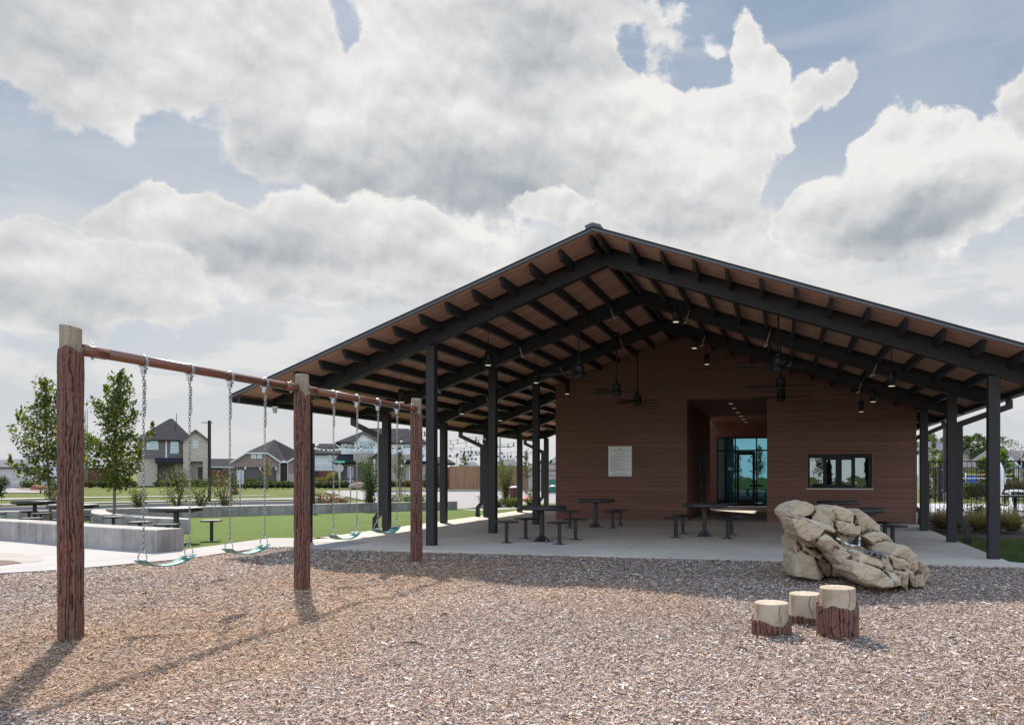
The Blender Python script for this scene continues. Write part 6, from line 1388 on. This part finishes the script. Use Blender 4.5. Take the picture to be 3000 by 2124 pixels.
# C: two storeys, white siding
t, X, Y = house('two-storey white and tan brick house with dark roofs behind the string lights', 1110, 100, 'white_house')
part(t, 'upper_wall', M['siding_white'], (X(999), X(1252), 1.6, 10, Y(1330), Y(1295))); part(t, 'upper_wall', M['siding_white'], (X(1038), X(1108), 0, 3, Y(1328), Y(1295))); part(t, 'lower_wall', M['brick_tan'], (X(1036), X(1110), .02, 5, Y(1357), Y(1328)), (X(984), X(1000), 0, 9, 0, Y(1355)), (X(1000), X(1090), .9, 9, Y(1366), Y(1355)), (X(1088), X(1254), .5, 9, 0, Y(1330)), (X(1000), X(1088), .9, 2, 0, Y(1368)))
gable(t, X(1038), X(1108), X(1062), Y(1295), Y(1268), 0, 6, M['siding_white'], HS, .3, .2, rake=mat('brown_rake2', (.10, .08, .075), .6))
hip(t, X(992), X(1250), 1.6, 10, Y(1295), Y(1247), X(1085), X(1202), HS)
part(t, 'garage_roof', HS, prisms=[([(X(976), -.4, Y(1354)), (X(1043), -.4, Y(1354)), (X(1043), 2, Y(1329)), (X(993), 2, Y(1329))], (0, .2, -.25))])
part(t, 'garage_door', M['door_brown'], (X(999), X(1087), .78, .86, 0, Y(1367)))
part(t, 'porch_gable', HS, prisms=[([(X(1080), -1, Y(1349)), (X(1108), -1, Y(1330)), (X(1136), -1, Y(1349)), (X(1136), -1, Y(1346)), (X(1108), -1, Y(1326)), (X(1080), -1, Y(1346))], (0, 3, 0))]); part(t, 'porch_column', M['white'], (X(1094), X(1100), -1, -.6, 0, Y(1346))); part(t, 'lower_roof', HS, prisms=[([(X(1172), -.2, Y(1353)), (X(1256), -.2, Y(1353)), (X(1250), 3, Y(1320)), (X(1180), 3, Y(1320))], (0, .2, -.25))])
part(t, 'side_gable', M['siding_white'], prisms=[([(X(1234), -.4, Y(1350)), (X(1262), -.4, Y(1350)), (X(1252), -.4, Y(1325))], (0, .3, 0))])
win(t, X(1063.5), Y(1325.5), X(1071.5) - X(1055.5), Y(1295) - Y(1325.5), 0, (2, 2), M['siding_beige']); win(t, X(1084.5), Y(1325.5), X(1092) - X(1077), Y(1295) - Y(1325.5), 0, (2, 2), M['siding_beige'])
for px, w in ((1012, 10), (1033, 8), (1194, 14), (1240, 10)): win(t, X(px), Y(1307.5), w / FPX * 100, Y(1297.5) - Y(1307.5), 1.6, (2, 1), M['siding_beige'])
part(t, 'gutter_pipe', M['white'], (X(1200), X(1201.5), .3, .4, 0, Y(1353)))
# D: grey-roofed neighbours
t, X, Y = house('white sided house between the brown brick house and the two-storey white house', 955, 112, 'sided_house')
part(t, 'wall', M['siding_white'], (X(915), X(1000), 0, 8, 0, Y(1329))); hip(t, X(915), X(1000), 0, 9, Y(1329), Y(1296), X(935), X(985), HS); win(t, X(966), Y(1353), .32, Y(1332) - Y(1353), 0); part(t, 'gutter_pipe', M['siding_blue'], (X(974.6), X(976.4), -.1, 0, Y(1373), Y(1330)))
t, X, Y = house('low grey-roofed house left of the brown brick house', 660, 112, 'sided_house'); part(t, 'wall', M['siding_blue'], (X(590), X(700), 0, 8, 0, Y(1368))); hip(t, X(590), X(715), 0, 9, Y(1368), Y(1342), X(615), X(700), HS); part(t, 'fascia_board', M['white'], (X(586), X(704), -.5, -.44, Y(1370), Y(1366.5))); win(t, X(661), Y(1383), .45, .5, 0); win(t, X(680), Y(1383), .35, .5, 0)
t, X, Y = house('porch-fronted house wing with tan eave right of the white house', 1305, 104, 'sided_house'); part(t, 'wall', M['brick_tan'], (X(1278), X(1292), 0, 8, 0, Y(1358))); hip(t, X(1262), X(1330), -1, 8, Y(1357), Y(1336), X(1284), X(1302), HS, .2); part(t, 'porch_post', M['door_brown'], (X(1321), X(1324), -1, -.8, 0, Y(1358)))
far = [(20, 230, 112, 1360, 1345, 'siding_white', 'far left', 130), (130, 110, 100, 1335, 1312, 'siding_white', 'behind the young oak left of the post', 120), (50, 160, 90, 1368, 1343, 'siding_beige', 'low, at the left above the wooden fence', 125), 
       (1380, 62, 180, 1372, 1352, 'siding_blue', 'first beyond the fence', 150), (1428, 60, 180, 1371, 1352, 'siding_blue', 'second beyond the fence', 150), (1488, 90, 170, 1364, 1344, 'siding_blue', 'large, behind the tall utility pole', 150), (1640, 80, 150, 1362, 1336, 'siding_white', 'left of the brown wall corner', 135)]
for px, w, Zd, pe, pr, m_, l, zz in far:
    t, X, Y = house(f'distant grey-roofed house {l}', px, Zd, 'distant_house'); t['group'] = 'distant houses beyond the fences'
    part(t, 'wall', M[m_], (X(px - w / 2), X(px + w / 2), 0, 8, 0, Y(pe))); hip(t, X(px - w / 2), X(px + w / 2), 0, 8, Y(pe), Y(pr), X(px - w / 6), X(px + w / 6), mat('far_shingle', (.085, .085, .10), .9, var=.2, vscale=1), .3)
# right-hand houses beyond the pool
t, X, Y = house('two-storey beige house seen between the right columns', 2750, 75, 'sided_house'); part(t, 'wall', M['siding_beige'], (X(2690), X(2800), 0, 8, 0, Y(1321))); hip(t, X(2690), X(2800), 0, 9, Y(1320), Y(1288), X(2710), X(2745), mat('blue_grey_shingle', (.055, .062, .085), .9, var=.25, vscale=1.5, stretch=(1, 1, 6)), .3); win(t, X(2761), Y(1345), .26, Y(1324) - Y(1345), 0); win(t, X(2723), Y(1345), .26, Y(1324) - Y(1345), 0)
t, X, Y = house('house gable with white siding just right of the right-hand downspout', 2822, 85, 'sided_house'); part(t, 'wall', M['siding_beige'], (X(2795), X(2842), 0, 8, 0, Y(1340))); gable(t, X(2800), X(2842), X(2833), Y(1344), Y(1321), 0, 8, M['siding_beige'], HS, .3, .2, rake=mat('brown_rake3', (.12, .09, .08), .6))
t, X, Y = house('long single-storey house with large grey roof behind the pool fence', 2920, 62, 'sided_house'); part(t, 'wall', M['siding_beige'], (X(2822), X(3050), 0, 9, 0, Y(1372))); hip(t, X(2822), X(3060), 0, 9, Y(1373), Y(1316), X(2884), X(3030), mat('brown_grey_shingle', (.075, .066, .072), .9, var=.35, vscale=1.6, stretch=(1, 1, 7), detail=6), .4)
gable(t, X(2935), X(2990), X(2960), Y(1372), Y(1342), -1.0, 4, M['siding_beige'], HS, .2, .12, rake=M['white']); part(t, 'gable_base', M['siding_beige'], (X(2935), X(2990), -1.0, 0, 0, Y(1372))); part(t, 'vent_pipe', M['black'], (X(2961), X(2962.2), 3, 3.04, Y(1330), Y(1306)))
gable(t, X(2983), X(3040), X(3018), Y(1352), Y(1318), -.8, 3, M['white'], HS, .2, .12)

# ================================================================ FENCES AND WALLS IN THE DISTANCE
def board_fence(label, x0, y0, x1, y1, h, m_, name='wooden_fence'):
    L = math.hypot(x1 - x0, y1 - y0); a = math.atan2(y1 - y0, x1 - x0); t = thing(name, label, 'fence', (x0, y0, 0), a); b = MB(); r = random.Random(int(L * 10)); x = 0
    while x < L: hh = h + r.uniform(-.012, .012); b.bx(x, x + .136, -.01 + r.uniform(-.003, .003), .012, -.05, hh); x += .14
    b.build('boards', m_, t); b = MB(); [b.bx(0, L, .014, .05, z, z + .09) for z in (.3, h * .55, h - .3)]; b.build('rails', m_, t); k = 0
    while k < L: b = MB(); b.bx(k, k + .1, .052, .15, -.05, h); b.build('post', m_, t); k += 2.4
    return t
board_fence('sunlit cedar fence beyond the lawn, seen between the columns', hs(1318, 79), 79, hs(1565, 76), 76, 2.25, M['fencewood'])
board_fence('short dark side fence joining the cedar fence to the porch house', hs(1300, 88), 88, hs(1326, 79.2), 79.2, 2.2, M['fencewood_dark'])
board_fence('dark red-brown fence at far left behind the driveway', hs(-60, 104), 104, hs(72, 104), 104, 2.3, M['fencewood_dark']); board_fence('dark red-brown fence right of the near swing post behind the young oak', hs(240, 104), 104, hs(345, 104), 104, 2.3, M['fencewood_dark'])
board_fence('dark red-brown fence between the light pole and the brown brick house', hs(618, 100), 100, hs(676, 100), 100, 2.0, M['fencewood_dark']); board_fence('dark red-brown fence beside the white house, behind the yellow shrub', hs(918, 99), 99, hs(982, 99), 99, 1.9, M['fencewood_dark'])
board_fence('cedar fence with sunlit boards beyond the far iron fence', hs(2822, 56), 56, hs(2885, 56), 56, 1.55, M['fencewood'])
t = thing('brick_boundary_wall', 'tan brick boundary wall with dark bands left of the clubhouse', 'wall', (hs(1548, 72), 72, 0)); L = hs(1700, 72) - hs(1548, 72)
part(t, 'wall', M['brick_tan'], (0, L, 0, .3, 0, 2.35)); part(t, 'band', mat('dark_brick_band', (.14, .11, .10), .9), (0, L, -.03, -.002, 1.72, 1.86), (0, L, -.03, -.002, 1.32, 1.38)); part(t, 'cap', M['kerb'], (-.05, L, -.05, .35, 2.35, 2.42))
t = thing('side_wall_tan', 'tan precast wall behind roses at the right edge', 'wall', (hs(2935, 58), 58, 0)); part(t, 'wall', M['brick_tan'], (0, 4, 0, .2, 0, 1.3)); part(t, 'cap', M['kerb'], (-.02, 4, -.03, .25, 1.3, 1.36))

# hedges, topiary and street trees in front of the houses
def hedge(label, px0, px1, Z, h, w, pal, seed, n=2600, leaf=.16, z=0):
    x0, x1 = hs(px0, Z), hs(px1, Z); t = tree_thing('hedge', label, 'hedge', (x0 + x1) / 2, Z, z=z); r = random.Random(seed); L = x1 - x0; cl = []; k = max(3, int(L / (w * .8)))
    for i in range(k): cl.append(((-L / 2 + L * (i + .5) / k, r.uniform(-.1, .1), h * .5), (w * .55, w * .5, h * .5 * r.uniform(.85, 1.1)), n // k))
    b = MB(); [b.tube([(-L / 2 + L * (i + .5) / k, 0, 0), (-L / 2 + L * (i + .5) / k, 0, h * .6)], .03, 5) for i in range(k)]; b.build('stems', M['stem'], t); leaves(t, None, cl, leaf, pal, seed, .7, name='foliage'); return t
HP = [(.10, .10, .035), (.07, .09, .025), (.13, .10, .05), (.05, .07, .02)]
hedge('low reddish-green hedge in front of the brown brick house', 700, 905, 86, .80, 1.1, HP, 1, 5200); hedge('lower dark green front hedge row by the brown brick house', 705, 905, 83, .5, .7, DARK, 2, 3600); hedge('clipped bright green hedge below the brown garage door', 712, 790, 91, 1.0, .9, GREEN, 3, 2600)
hedge('low olive hedge in front of the white house', 922, 1052, 86, .80, 1.1, HP, 4, 3600); hedge('lower dark green front hedge row by the white house', 925, 1030, 83, .5, .7, DARK, 5, 2600); hedge('mixed low planting below the white house lower roof', 1130, 1262, 88, .8, 1.2, RED, 6, 3000)
hedge('yellow-green hedge in front of the fence at far left', 32, 80, 92, .95, 1.4, YEL, 7, 1500); hedge('silvery low hedge beside the yellow-green one at far left', 70, 110, 88, .8, 1.2, SAGE, 8, 1200); hedge('dark planting right of the near swing post along the street', 245, 400, 84, .85, 1.4, DARK + RED, 9, 3600); hedge('dark clipped planting at the foot of the cream brick house', 455, 620, 90, .9, 1.3, DARK, 10, 2600)
hedge('sage planting at the foot of the porch house', 1276, 1330, 84, .7, 1.0, SAGE, 11, 1200)
for px, Z, w, h, s, pal, l in ((931, 92, 1.5, 1.1, 1, YEL, 'round yellow shrub in front of the dark fence beside the brown brick house'), (1047, 86, 1.2, .7, 2, [(.32, .22, .04), (.26, .16, .03), (.20, .15, .04)], 'round orange-yellow shrub by the boulder'), (973, 90, 1.6, .95, 3, DARK, 'dark rounded topiary, lower tier, beside the street sign'), (973, 90.5, 1.5, 1.75, 13, YEL, 'taller yellow-topped topiary beside the street sign')):
    bush(l, (hs(px, Z), Z), w, h, s, 1400, .14, pal, round_=True, name='round_shrub')
for px, Z, w, h, s, l in ((987, 89, 1.0, 1.7, 1, 'small dark conical shrub right of the street sign pole'), (1250, 86, 1.2, 2.6, 2, 'tall dark conical shrub between the far swing post and the inner column'), (1310, 84, 1.1, 2.2, 3, 'dark conical shrub at the corner of the porch house'), (1284, 84, .8, 2.3, 4, 'dark conical shrub behind the inner left column'), (1480, 90, 1.1, 2.3, 9, 'dark small conifer behind the cedar fence')):
    cone_shrub(l, (hs(px, Z), Z), w, h, s, 1300, .10, group='dark conical shrubs by the houses')
sapling('thin street tree with yellow and orange leaves in front of the brown garage door', (hs(782, 76), 76), 3.0, 0, .72, 71, n=700, leaf=.13, pal=YEL, rt=.09, clear=.36)
bush('dark green bush behind the pale sign', (hs(686, 60), 60), 1.7, 1.85, 72, 1800, .09, DARK, low=.05, stems=10); bush('dark bush by the light pole at the corner of the cream brick house', (hs(522, 66), 66), 2.0, 2.0, 73, 2200, .09, DARK, low=.08, stems=11)
for px, Z, h, w, s, l in ((1360, 92, 3.6, 2.2, 81, 'young pine standing above the cedar fence'), (1421, 100, 2.7, 1.6, 82, 'small pine behind the cedar fence, left of an inner column'), (1584, 100, 3.2, 1.7, 83, 'young pine behind the brick boundary wall'), (1613, 96, 3.2, 1.2, 84, 'narrow pine near the corner of the brown wall'), (1630, 96, 3.0, 1.1, 85, 'small narrow pine touching the corner of the brown wall')):
    pine(l, (hs(px, Z), Z), h, w, s, 1800, bare=.08, leaf=.18)
t = sapling('pale green leafy tree above the cedar fence', (hs(1470, 70), 70), 2.7, 0, .9, 86, n=1800, leaf=.11, pal=SAGE, clear=.3)
for px, Z, h, w, s, l in ((2722, 200, 11.2, 8, 91, 'large rounded pine crown above the beige house'), (2778, 205, 11.6, 8, 92, 'dense pine left of the right-hand downspout'), (2826, 195, 10.6, 6.5, 93, 'dark pine right of the right-hand downspout'), (2862, 195, 11.2, 8, 94, 'flat-topped pine between the downspout and the front right column'), (2897, 198, 9.8, 7, 95, 'pine half hidden by the front right column'), (2938, 195, 10.6, 8, 96, 'sparse pine right of the front right column')):
    pine(l, (hs(px, Z), Z), h, w, s, 2200 if s != 96 else 650, bare=.36, leaf=.7, flat=True, group='tall pines behind the right-hand houses', name='tall_pine')
for px, Z, h, sp_, s, l in ((2733, 47, 3.8, .9, 101, 'slim yellow-green tree behind the fence, left of the second right column'), (2757, 47, 2.6, .9, 102, 'low yellow-green tree behind the fence beside the dark light pole')):
    sapling(l, (hs(px, Z), Z), h, 0, sp_, s, n=1700, leaf=.15, pal=YEL[:3] + SAGE[:2], clear=.1)
for px, Z, h, s, l in ((2878, 50, 2.5, 103, 'bright green young pine just left of the front right column'), (2938, 50, 3.0, 104, 'bright green young pine just right of the front right column')):
    pine(l, (hs(px, Z), Z), h, 1.9, s, 1700, bare=.12, leaf=.28, pal=[(.12, .19, .03), (.09, .15, .03), (.16, .22, .05)])
bush('grey-green shrub mass beyond the far fence by the downspout', (hs(2830, 50), 50), 1.6, 1.9, 105, 1500, .1, SAGE, low=.05)
hedge('green and reddish hedge behind the far iron fence', 2825, 2900, 47.5, 1.0, .8, GREEN + RED, 106, 4000, .09); hedge('rose hedge with red blooms behind the far iron fence at right', 2935, 3010, 47.5, 1.15, .8, GREEN + [(.45, .04, .05)], 107, 3600, .09); hedge('low yellow-green planting behind the far fence near the dark light pole', 2712, 2765, 47.5, .45, .6, YEL, 108, 900, .09)

# ================================================================ SIGNS, POLES, STRING LIGHTS
t = thing('street_light', 'tall square dark street light with thin twin arms by the cream brick house', 'street light', (hs(613.5, 42), 42, 0)); b = MB(); b.bx(-.06, .06, -.06, .06, 0, W(0, 1232, 42).z); b.build('pole', M['black'], t); b = MB(); z = W(0, 1238, 42).z; b.bx(-.36, .14, -.10, .10, z - .015, z + .015); b.build('lamp_head', M['steel'], t)
def sign_post(px, pyb, pyt, label, name='sign_post'):
    x, y = G(px, pyb); return thing(name, label, 'sign', (x, y, 0)), y, W(0, pyt, y).z
t, Z, zt = sign_post(703.5, 1481.5, 1375, 'plain back of a pale rectangular sign on a galvanised post behind the long seat wall'); b = MB(); b.lathe([(.03, 0), (.03, zt)], 10); b.build('post', M['galv'], t); k = Z / FPX; b = MB(); b.bx(-10.3 * k, 9.7 * k, .035, .045, W(0, 1408, Z).z, W(0, 1377.5, Z).z); b.bx(-10.0 * k, 9.5 * k, .036, .046, W(0, 1418, Z).z, W(0, 1408.6, Z).z); b.build('panel', mat('sign_back', (.42, .43, .42), .5, .3), t)
t, Z, zt = sign_post(1027, 1478, 1366, 'tan back of a tall narrow sign on a galvanised post before the garage'); b = MB(); b.lathe([(.03, 0), (.03, zt)], 10); b.build('post', M['galv'], t); k = Z / FPX; b = MB(); b.bx(-10 * k, 8 * k, .035, .045, W(0, 1399, Z).z, W(0, 1367.5, Z).z); b.bx(-9 * k, 8 * k, .036, .046, W(0, 1414, Z).z, W(0, 1405, Z).z); b.build('panel', mat('sign_back_tan', (.27, .25, .21), .5, .3), t)
for z in (W(0, 1371, Z).z, W(0, 1400, Z).z, W(0, 1406, Z).z): b = MB(); b.bx(-.06, .06, -.04, .03, z - .01, z + .01); b.build('clamp', M['galv'], t)
x, y = G(994.5, 1443); t = thing('street_sign', 'green street name sign reading Grand Mews above the back of a stop sign', 'sign', (x, y, 0)); k = y / FPX; b = MB(); b.lathe([(.035, 0), (.035, W(0, 1356, y).z)], 8); b.build('post', M['galv'], t)
b = MB(); R_ = 12.2 * k; zc = W(0, 1371.5, y).z; b.prism([(R_ * math.cos(PI / 8 + PI / 4 * i), .04, zc + R_ * math.sin(PI / 8 + PI / 4 * i)) for i in range(8)], (0, .01, 0)); b.build('stop_sign_back', mat('sign_back2', (.40, .38, .35), .5, .3), t)
zb0, zb1 = W(0, 1356, y).z, W(0, 1349, y).z; b = MB(); b.bx(-14.6 * k, 15.6 * k, -.01, .01, zb0, zb1); nm = b.build('name_panel', mat('street_sign_green', (.0, .30, .17), .4), t)
text('Grand Mews', (zb1 - zb0) * .86, (-.8 * k, -.014, zb0 + (zb1 - zb0) * .22), M['white'], t, 'street_name', width=22.5 * k); text('St', (zb1 - zb0) * .4, (12.8 * k, -.014, zb0 + (zb1 - zb0) * .5), M['white'], t, 'street_suffix', width=2.4 * k)
t = thing('light_mast', 'square dark mast carrying the string lights, right behind the middle swing post', 'light pole', (hs(917, 30.5), 30.5, -.05)); zt = W(0, 1295, 30.5).z; b = MB(); b.bx(-.055, .055, -.055, .055, 0, zt); b.build('pole', M['black'], t)
def string_light(pts, n, label, sag=0.0, Z=None, black=False):
    P = [W(*p) for p in pts]; o0 = P[0].copy(); t = thing('string_light', label, 'string light', o0, 0, 'festoon strings over the turf'); L = [p - o0 for p in P]
    sm = []
    for i in range(len(L) - 1):
        for j in range(8): s = j / 8; sm.append(L[i].lerp(L[i + 1], s) - Vector((0, 0, sag * 4 * s * (1 - s))))
    sm.append(L[-1]); b = MB(); b.tube(sm, .006, 5); b.build('wire', M['black'], t); r = random.Random(n)
    for k in range(n):
        f = (k + .5 + r.uniform(-.22, .22)) / n * (len(sm) - 1); i = min(int(f), len(sm) - 2); c = sm[i].lerp(sm[i + 1], f - i)
        b = MB(); b.lathe([(.016, -.065), (.019, -.02), (.012, 0)], 8, c); s_ = b.build('socket', M['black'], t)
        b = MB(); b.lathe([(.004, -.150), (.028, -.143), (.042, -.118), (.040, -.092), (.018, -.066)], 12, c); b.build('bulb', M['bulb'], s_)
    return t
string_light([(919, 1304, 30.4), (1000, 1307, 27), (1120, 1303, 25)], 13, 'string of white bulbs running right from the dark mast past the third chain', .06)
string_light([(919, 1304, 30.4), (990, 1309, 29), (1090, 1300, 26.5), (1123, 1289, 25)], 10, 'lower string of white bulbs crossing in front of the white house windows', .05)
string_light([(1128, 1296, 27), (1205, 1273, 25), (1252, 1262, 24)], 5, 'rising string of white bulbs between the second outer column and the inner column', .02)
string_light([(1146, 1311, 30), (1190, 1307, 29), (1252, 1302, 28)], 8, 'level string of white bulbs in front of the white house upper windows', .05)
string_light([(1309, 1291, 30), (1360, 1280, 28), (1433, 1274, 27)], 5, 'string of small dark-socketed bulbs under the eave between two columns', .04)
string_light([(1309, 1302, 32), (1400, 1287, 29), (1433, 1279, 28)], 5, 'second string of small bulbs below the first, between two columns', .04)
string_light([(1309, 1310, 34), (1390, 1308, 32), (1456, 1302, 31), (1520, 1292, 30)], 8, 'long shallow string of bulbs passing behind the inner columns', .05)
string_light([(1309, 1313, 36), (1400, 1322, 36), (1500, 1325, 36), (1600, 1318, 36)], 10, 'lowest long string of bulbs in front of the utility poles', .03)
def flagpole(px, Z, pyt, label, flag):
    t = thing('flagpole', label, 'flagpole', (hs(px, Z), Z, 0)); zt = W(0, pyt, Z).z; b = MB(); b.lathe([(.07, 0), (.04, zt), (.05, zt + .08)], 10); b.build('pole', M['galv'], t); flag(t, zt, Z / FPX); return t
def us_flag(t, zt, k):
    n = 14; w, h = 27 * k, 23 * k; z0 = zt - h - .2
    wave = lambda s: .25 * math.sin(s * 5) * s
    for i in range(13):
        b = MB(); a = z0 + h * i / 13; c = z0 + h * (i + 1) / 13; x_end = -w
        for j in range(n):
            s0, s1 = j / n, (j + 1) / n
            if i >= 6 and s0 < .4: continue
            b.add([(x_end * s0, wave(s0), a - .9 * s0 * h * .25), (x_end * s1, wave(s1), a - .9 * s1 * h * .25), (x_end * s1, wave(s1), c - .9 * s1 * h * .25), (x_end * s0, wave(s0), c - .9 * s0 * h * .25)], [(0, 1, 2, 3)])
        if b.f: b.build('flag_stripe', FR if i % 2 == 0 else M['white'], t)
    b = MB(); s1 = .4; b.add([(0, 0, z0 + h * 6 / 13), (x_end * s1, wave(s1), z0 + h * 6 / 13 - .09 * h), (x_end * s1, wave(s1), z0 + h - .09 * h), (0, 0, z0 + h)], [(0, 1, 2, 3)]); b.build('flag_canton', mat('flag_blue', (.03, .05, .18), .8), t)
FR = mat('flag_red', (.45, .03, .05), .8)
flagpole(170.5, 92, 1216, 'flagpole with red and white striped flag, mostly behind the near swing post', us_flag)
def plain_flag(t, zt, k): b = MB(); b.add([(0, 0, zt - .1), (-5 * k, .2, zt - .5), (-9 * k, .3, zt - 38 * k), (-3 * k, .1, zt - 32 * k)], [(0, 1, 2, 3)]); b.build('flag', mat('grey_flag', (.10, .13, .15), .8), t)
flagpole(255.5, 92, 1199, 'bare tall flagpole just right of the near swing post', lambda *a: None)
flagpole(245.5 + 4, 96, 1204, 'flagpole with drooping grey flag touching the near swing post edge', plain_flag)
def utility(px, Z, pyt, label, arms, name='utility_pole', lights=0):
    t = thing(name, label, 'pole', (hs(px, Z), Z, 0), 0, 'distant poles beyond the cedar fence'); zt = W(0, pyt, Z).z; k = Z / FPX; b = MB(); b.lathe([(.18 if not lights else .12, 0), (.13 if not lights else .08, zt)], 8); b.build('pole', mat('pole_grey', (.25, .24, .24), .8), t)
    for dz, w in arms:
        b = MB(); b.bx(-w / 2, w / 2, -.08, .08, zt - dz - .06, zt - dz + .06); o = b.build('crossarm', M['steel'], t)
        if lights:
            for i in range(lights): b = MB(); x = -w / 2 + w * (i + .5) / lights; b.bx(x - .35, x + .35, -.3, .1, zt - dz + .1, zt - dz + .7); b.build('floodlight', M['steel'], o)
utility(1465, 130, 1262, 'tall wooden utility pole with crossarm and transformer', ((2.6, 4.0), (5.2, 1.2))); utility(1487, 210, 1325, 'short distant utility pole right of the tall one', ((2, 4), (4, 3)))
for px, Z, pyt, w, l in ((1338, 260, 1338.5, 11, 'leftmost row'), (1372, 300, 1327, 8, 'tall stacked row'), (1379, 290, 1333, 12, 'row behind the stacked one'), (1425, 270, 1331, 13, 'row left of the second inner column'), (1496, 300, 1340, 12, 'lowest row, right of the short utility pole')): utility(px, Z, pyt, f'sports floodlight mast, {l} of lamps', ((0, w),) if 'stacked one' in l or 'tall' not in l else ((0, 7), (2.6, 7), (5.4, 7)), 'floodlight_mast', 5)
t = thing('utility_pole', 'slim grey street lamp with curved arm at the right edge', 'street light', (hs(2993, 60), 60, 0)); b = MB(); b.tube([(0, 0, 0), (0, 0, W(0, 1300, 60).z), (.12, 0, W(0, 1297, 60).z), (.5, 0, W(0, 1290, 60).z)], [.07, .045, .035, .03], 8); b.build('pole', M['galv'], t); t.name = 'street_lamp'
p = W(2980, 1371, 52); b = MB(); k = 52 / FPX; t = thing('green_sign', 'small green sign behind the far fence at the right edge', 'sign', (p.x, p.y, 0)); b.bx(-7 * k, 8 * k, 0, .02, p.z - .02, p.z + 6.5 * k); b.build('panel', mat('green_panel', (.0, .24, .17), .5), t); b = MB(); b.lathe([(.03, 0), (.03, p.z)], 8); b.build('post', M['galv'], t)
# tree stakes
for px, Z, h, l in ((762, 77, 1.9, 'left stake of the yellow street tree'), (808, 77, 1.9, 'right stake of the yellow street tree'), (719, 70, 1.9, 'leaning stake by the hedge')):
    t = thing('tree_stake', 'green metal stake with white tip: ' + l, 'stake', (hs(px, Z), Z, 0), 0, 'tree stakes with white tips'); b = MB(); b.bx(-.03, .03, -.03, .03, 0, h); b.build('stake', mat('stake_green', (.02, .05, .03), .6), t); b = MB(); b.bx(-.05, .05, -.035, .035, h, h + .22); b.build('tip', M['white'], t)
for px, Z, h, l in ((1177, 50, 1.9, 'left'), (1186.5, 50, 2.2, 'right')):
    t = thing('tree_stake', f'{l} of two stakes beside the grey-green young tree', 'stake', (hs(px, Z), Z, 0), 0, 'tree stakes with white tips'); b = MB(); b.bx(-.02, .02, -.02, .02, 0, h); b.build('stake', mat('stake_grey', (.05, .06, .05), .6), t); b = MB(); b.bx(-.03, .03, -.025, .025, h, h + .15); b.build('tip', M['white'], t)
# slatted bin, red ramp edge, green pipe cover
x, y = G(1512, 1482); t = thing('litter_bin', 'brown slatted litter bin with pale lid beside the third outer column', 'litter bin', (x, y, 0)); b = MB()
for i in range(12): a = 2 * PI * i / 12; b.box((math.cos(a) * .27, math.sin(a) * .27, .42), (.03, .12, .78), rz=a)
b.build('slats', mat('bin_slats', (.16, .045, .025), .6), t); b = MB(); b.lathe([(.25, .03), (.25, .80)], 20); b.build('liner', M['steel'], t); b = MB(); b.lathe([(.30, .82), (.31, .87), (.2, .90)], 20); b.build('lid', M['white'], t)
quad_px('kerb_red', [(1528, 1457), (1552, 1462), (1562, 1468), (1562, 1473), (1550, 1469), (1528, 1464)], .09, mat('red_kerb_paint', (.48, .08, .08), .7), .12)
x, y = G(1622, 1444); t = thing('pipe_cover', 'green half-round cage over a grey backflow pipe at the corner of the brown wall', 'pipe cover', (x, y, 0)); b = MB(); n_ = 10; P = [(-.75, 0)] + [(-.75 + .0 + 1.5 * i / n_, .35 + .75 * math.sin(PI * i / n_) ** .5 if 0 < i < n_ else .35) for i in range(n_ + 1)] + [(.75, 0)]
b.prism([(p[0], 0, p[1]) for p in P], (0, .8, 0)); b.build('cage', mat('green_mesh', (.03, .16, .10), .6), t); b = MB(); b.tube([(-.35, -.5, 0), (-.35, -.5, .5), (.5, -.5, .55)], .10, 10); b.build('pipe', M['galv'], t)

# behind the camera: open field and trees, seen only in the window reflections
r_ = random.Random(77)
for k in range(9):
    x = -46 + 11 * k + r_.uniform(-3, 3); y = -58 - r_.uniform(0, 25); sapling('field tree behind the viewpoint, ' + ('first', 'second', 'third', 'fourth', 'fifth', 'sixth', 'seventh', 'eighth', 'last')[k] + ' in the row reflected by the glass', (x, y), r_.uniform(6, 9), 0, 2.6, 200 + k, n=1500, leaf=.34, pal=GREEN + YEL[:1], group='trees reflected in the windows', clear=.2, rt=.14)
sapling('young tree behind the viewpoint reflected in the glass door', (-11.5, -13.5), 4.8, 0, 1.25, 300, n=2600, leaf=.14, pal=OAK, clear=.25)
sapling('young tree behind the viewpoint reflected in the serving window', (-9.0, -14), 4.6, 0, 1.3, 301, n=2600, leaf=.14, pal=YEL[:3] + OAK, clear=.2)
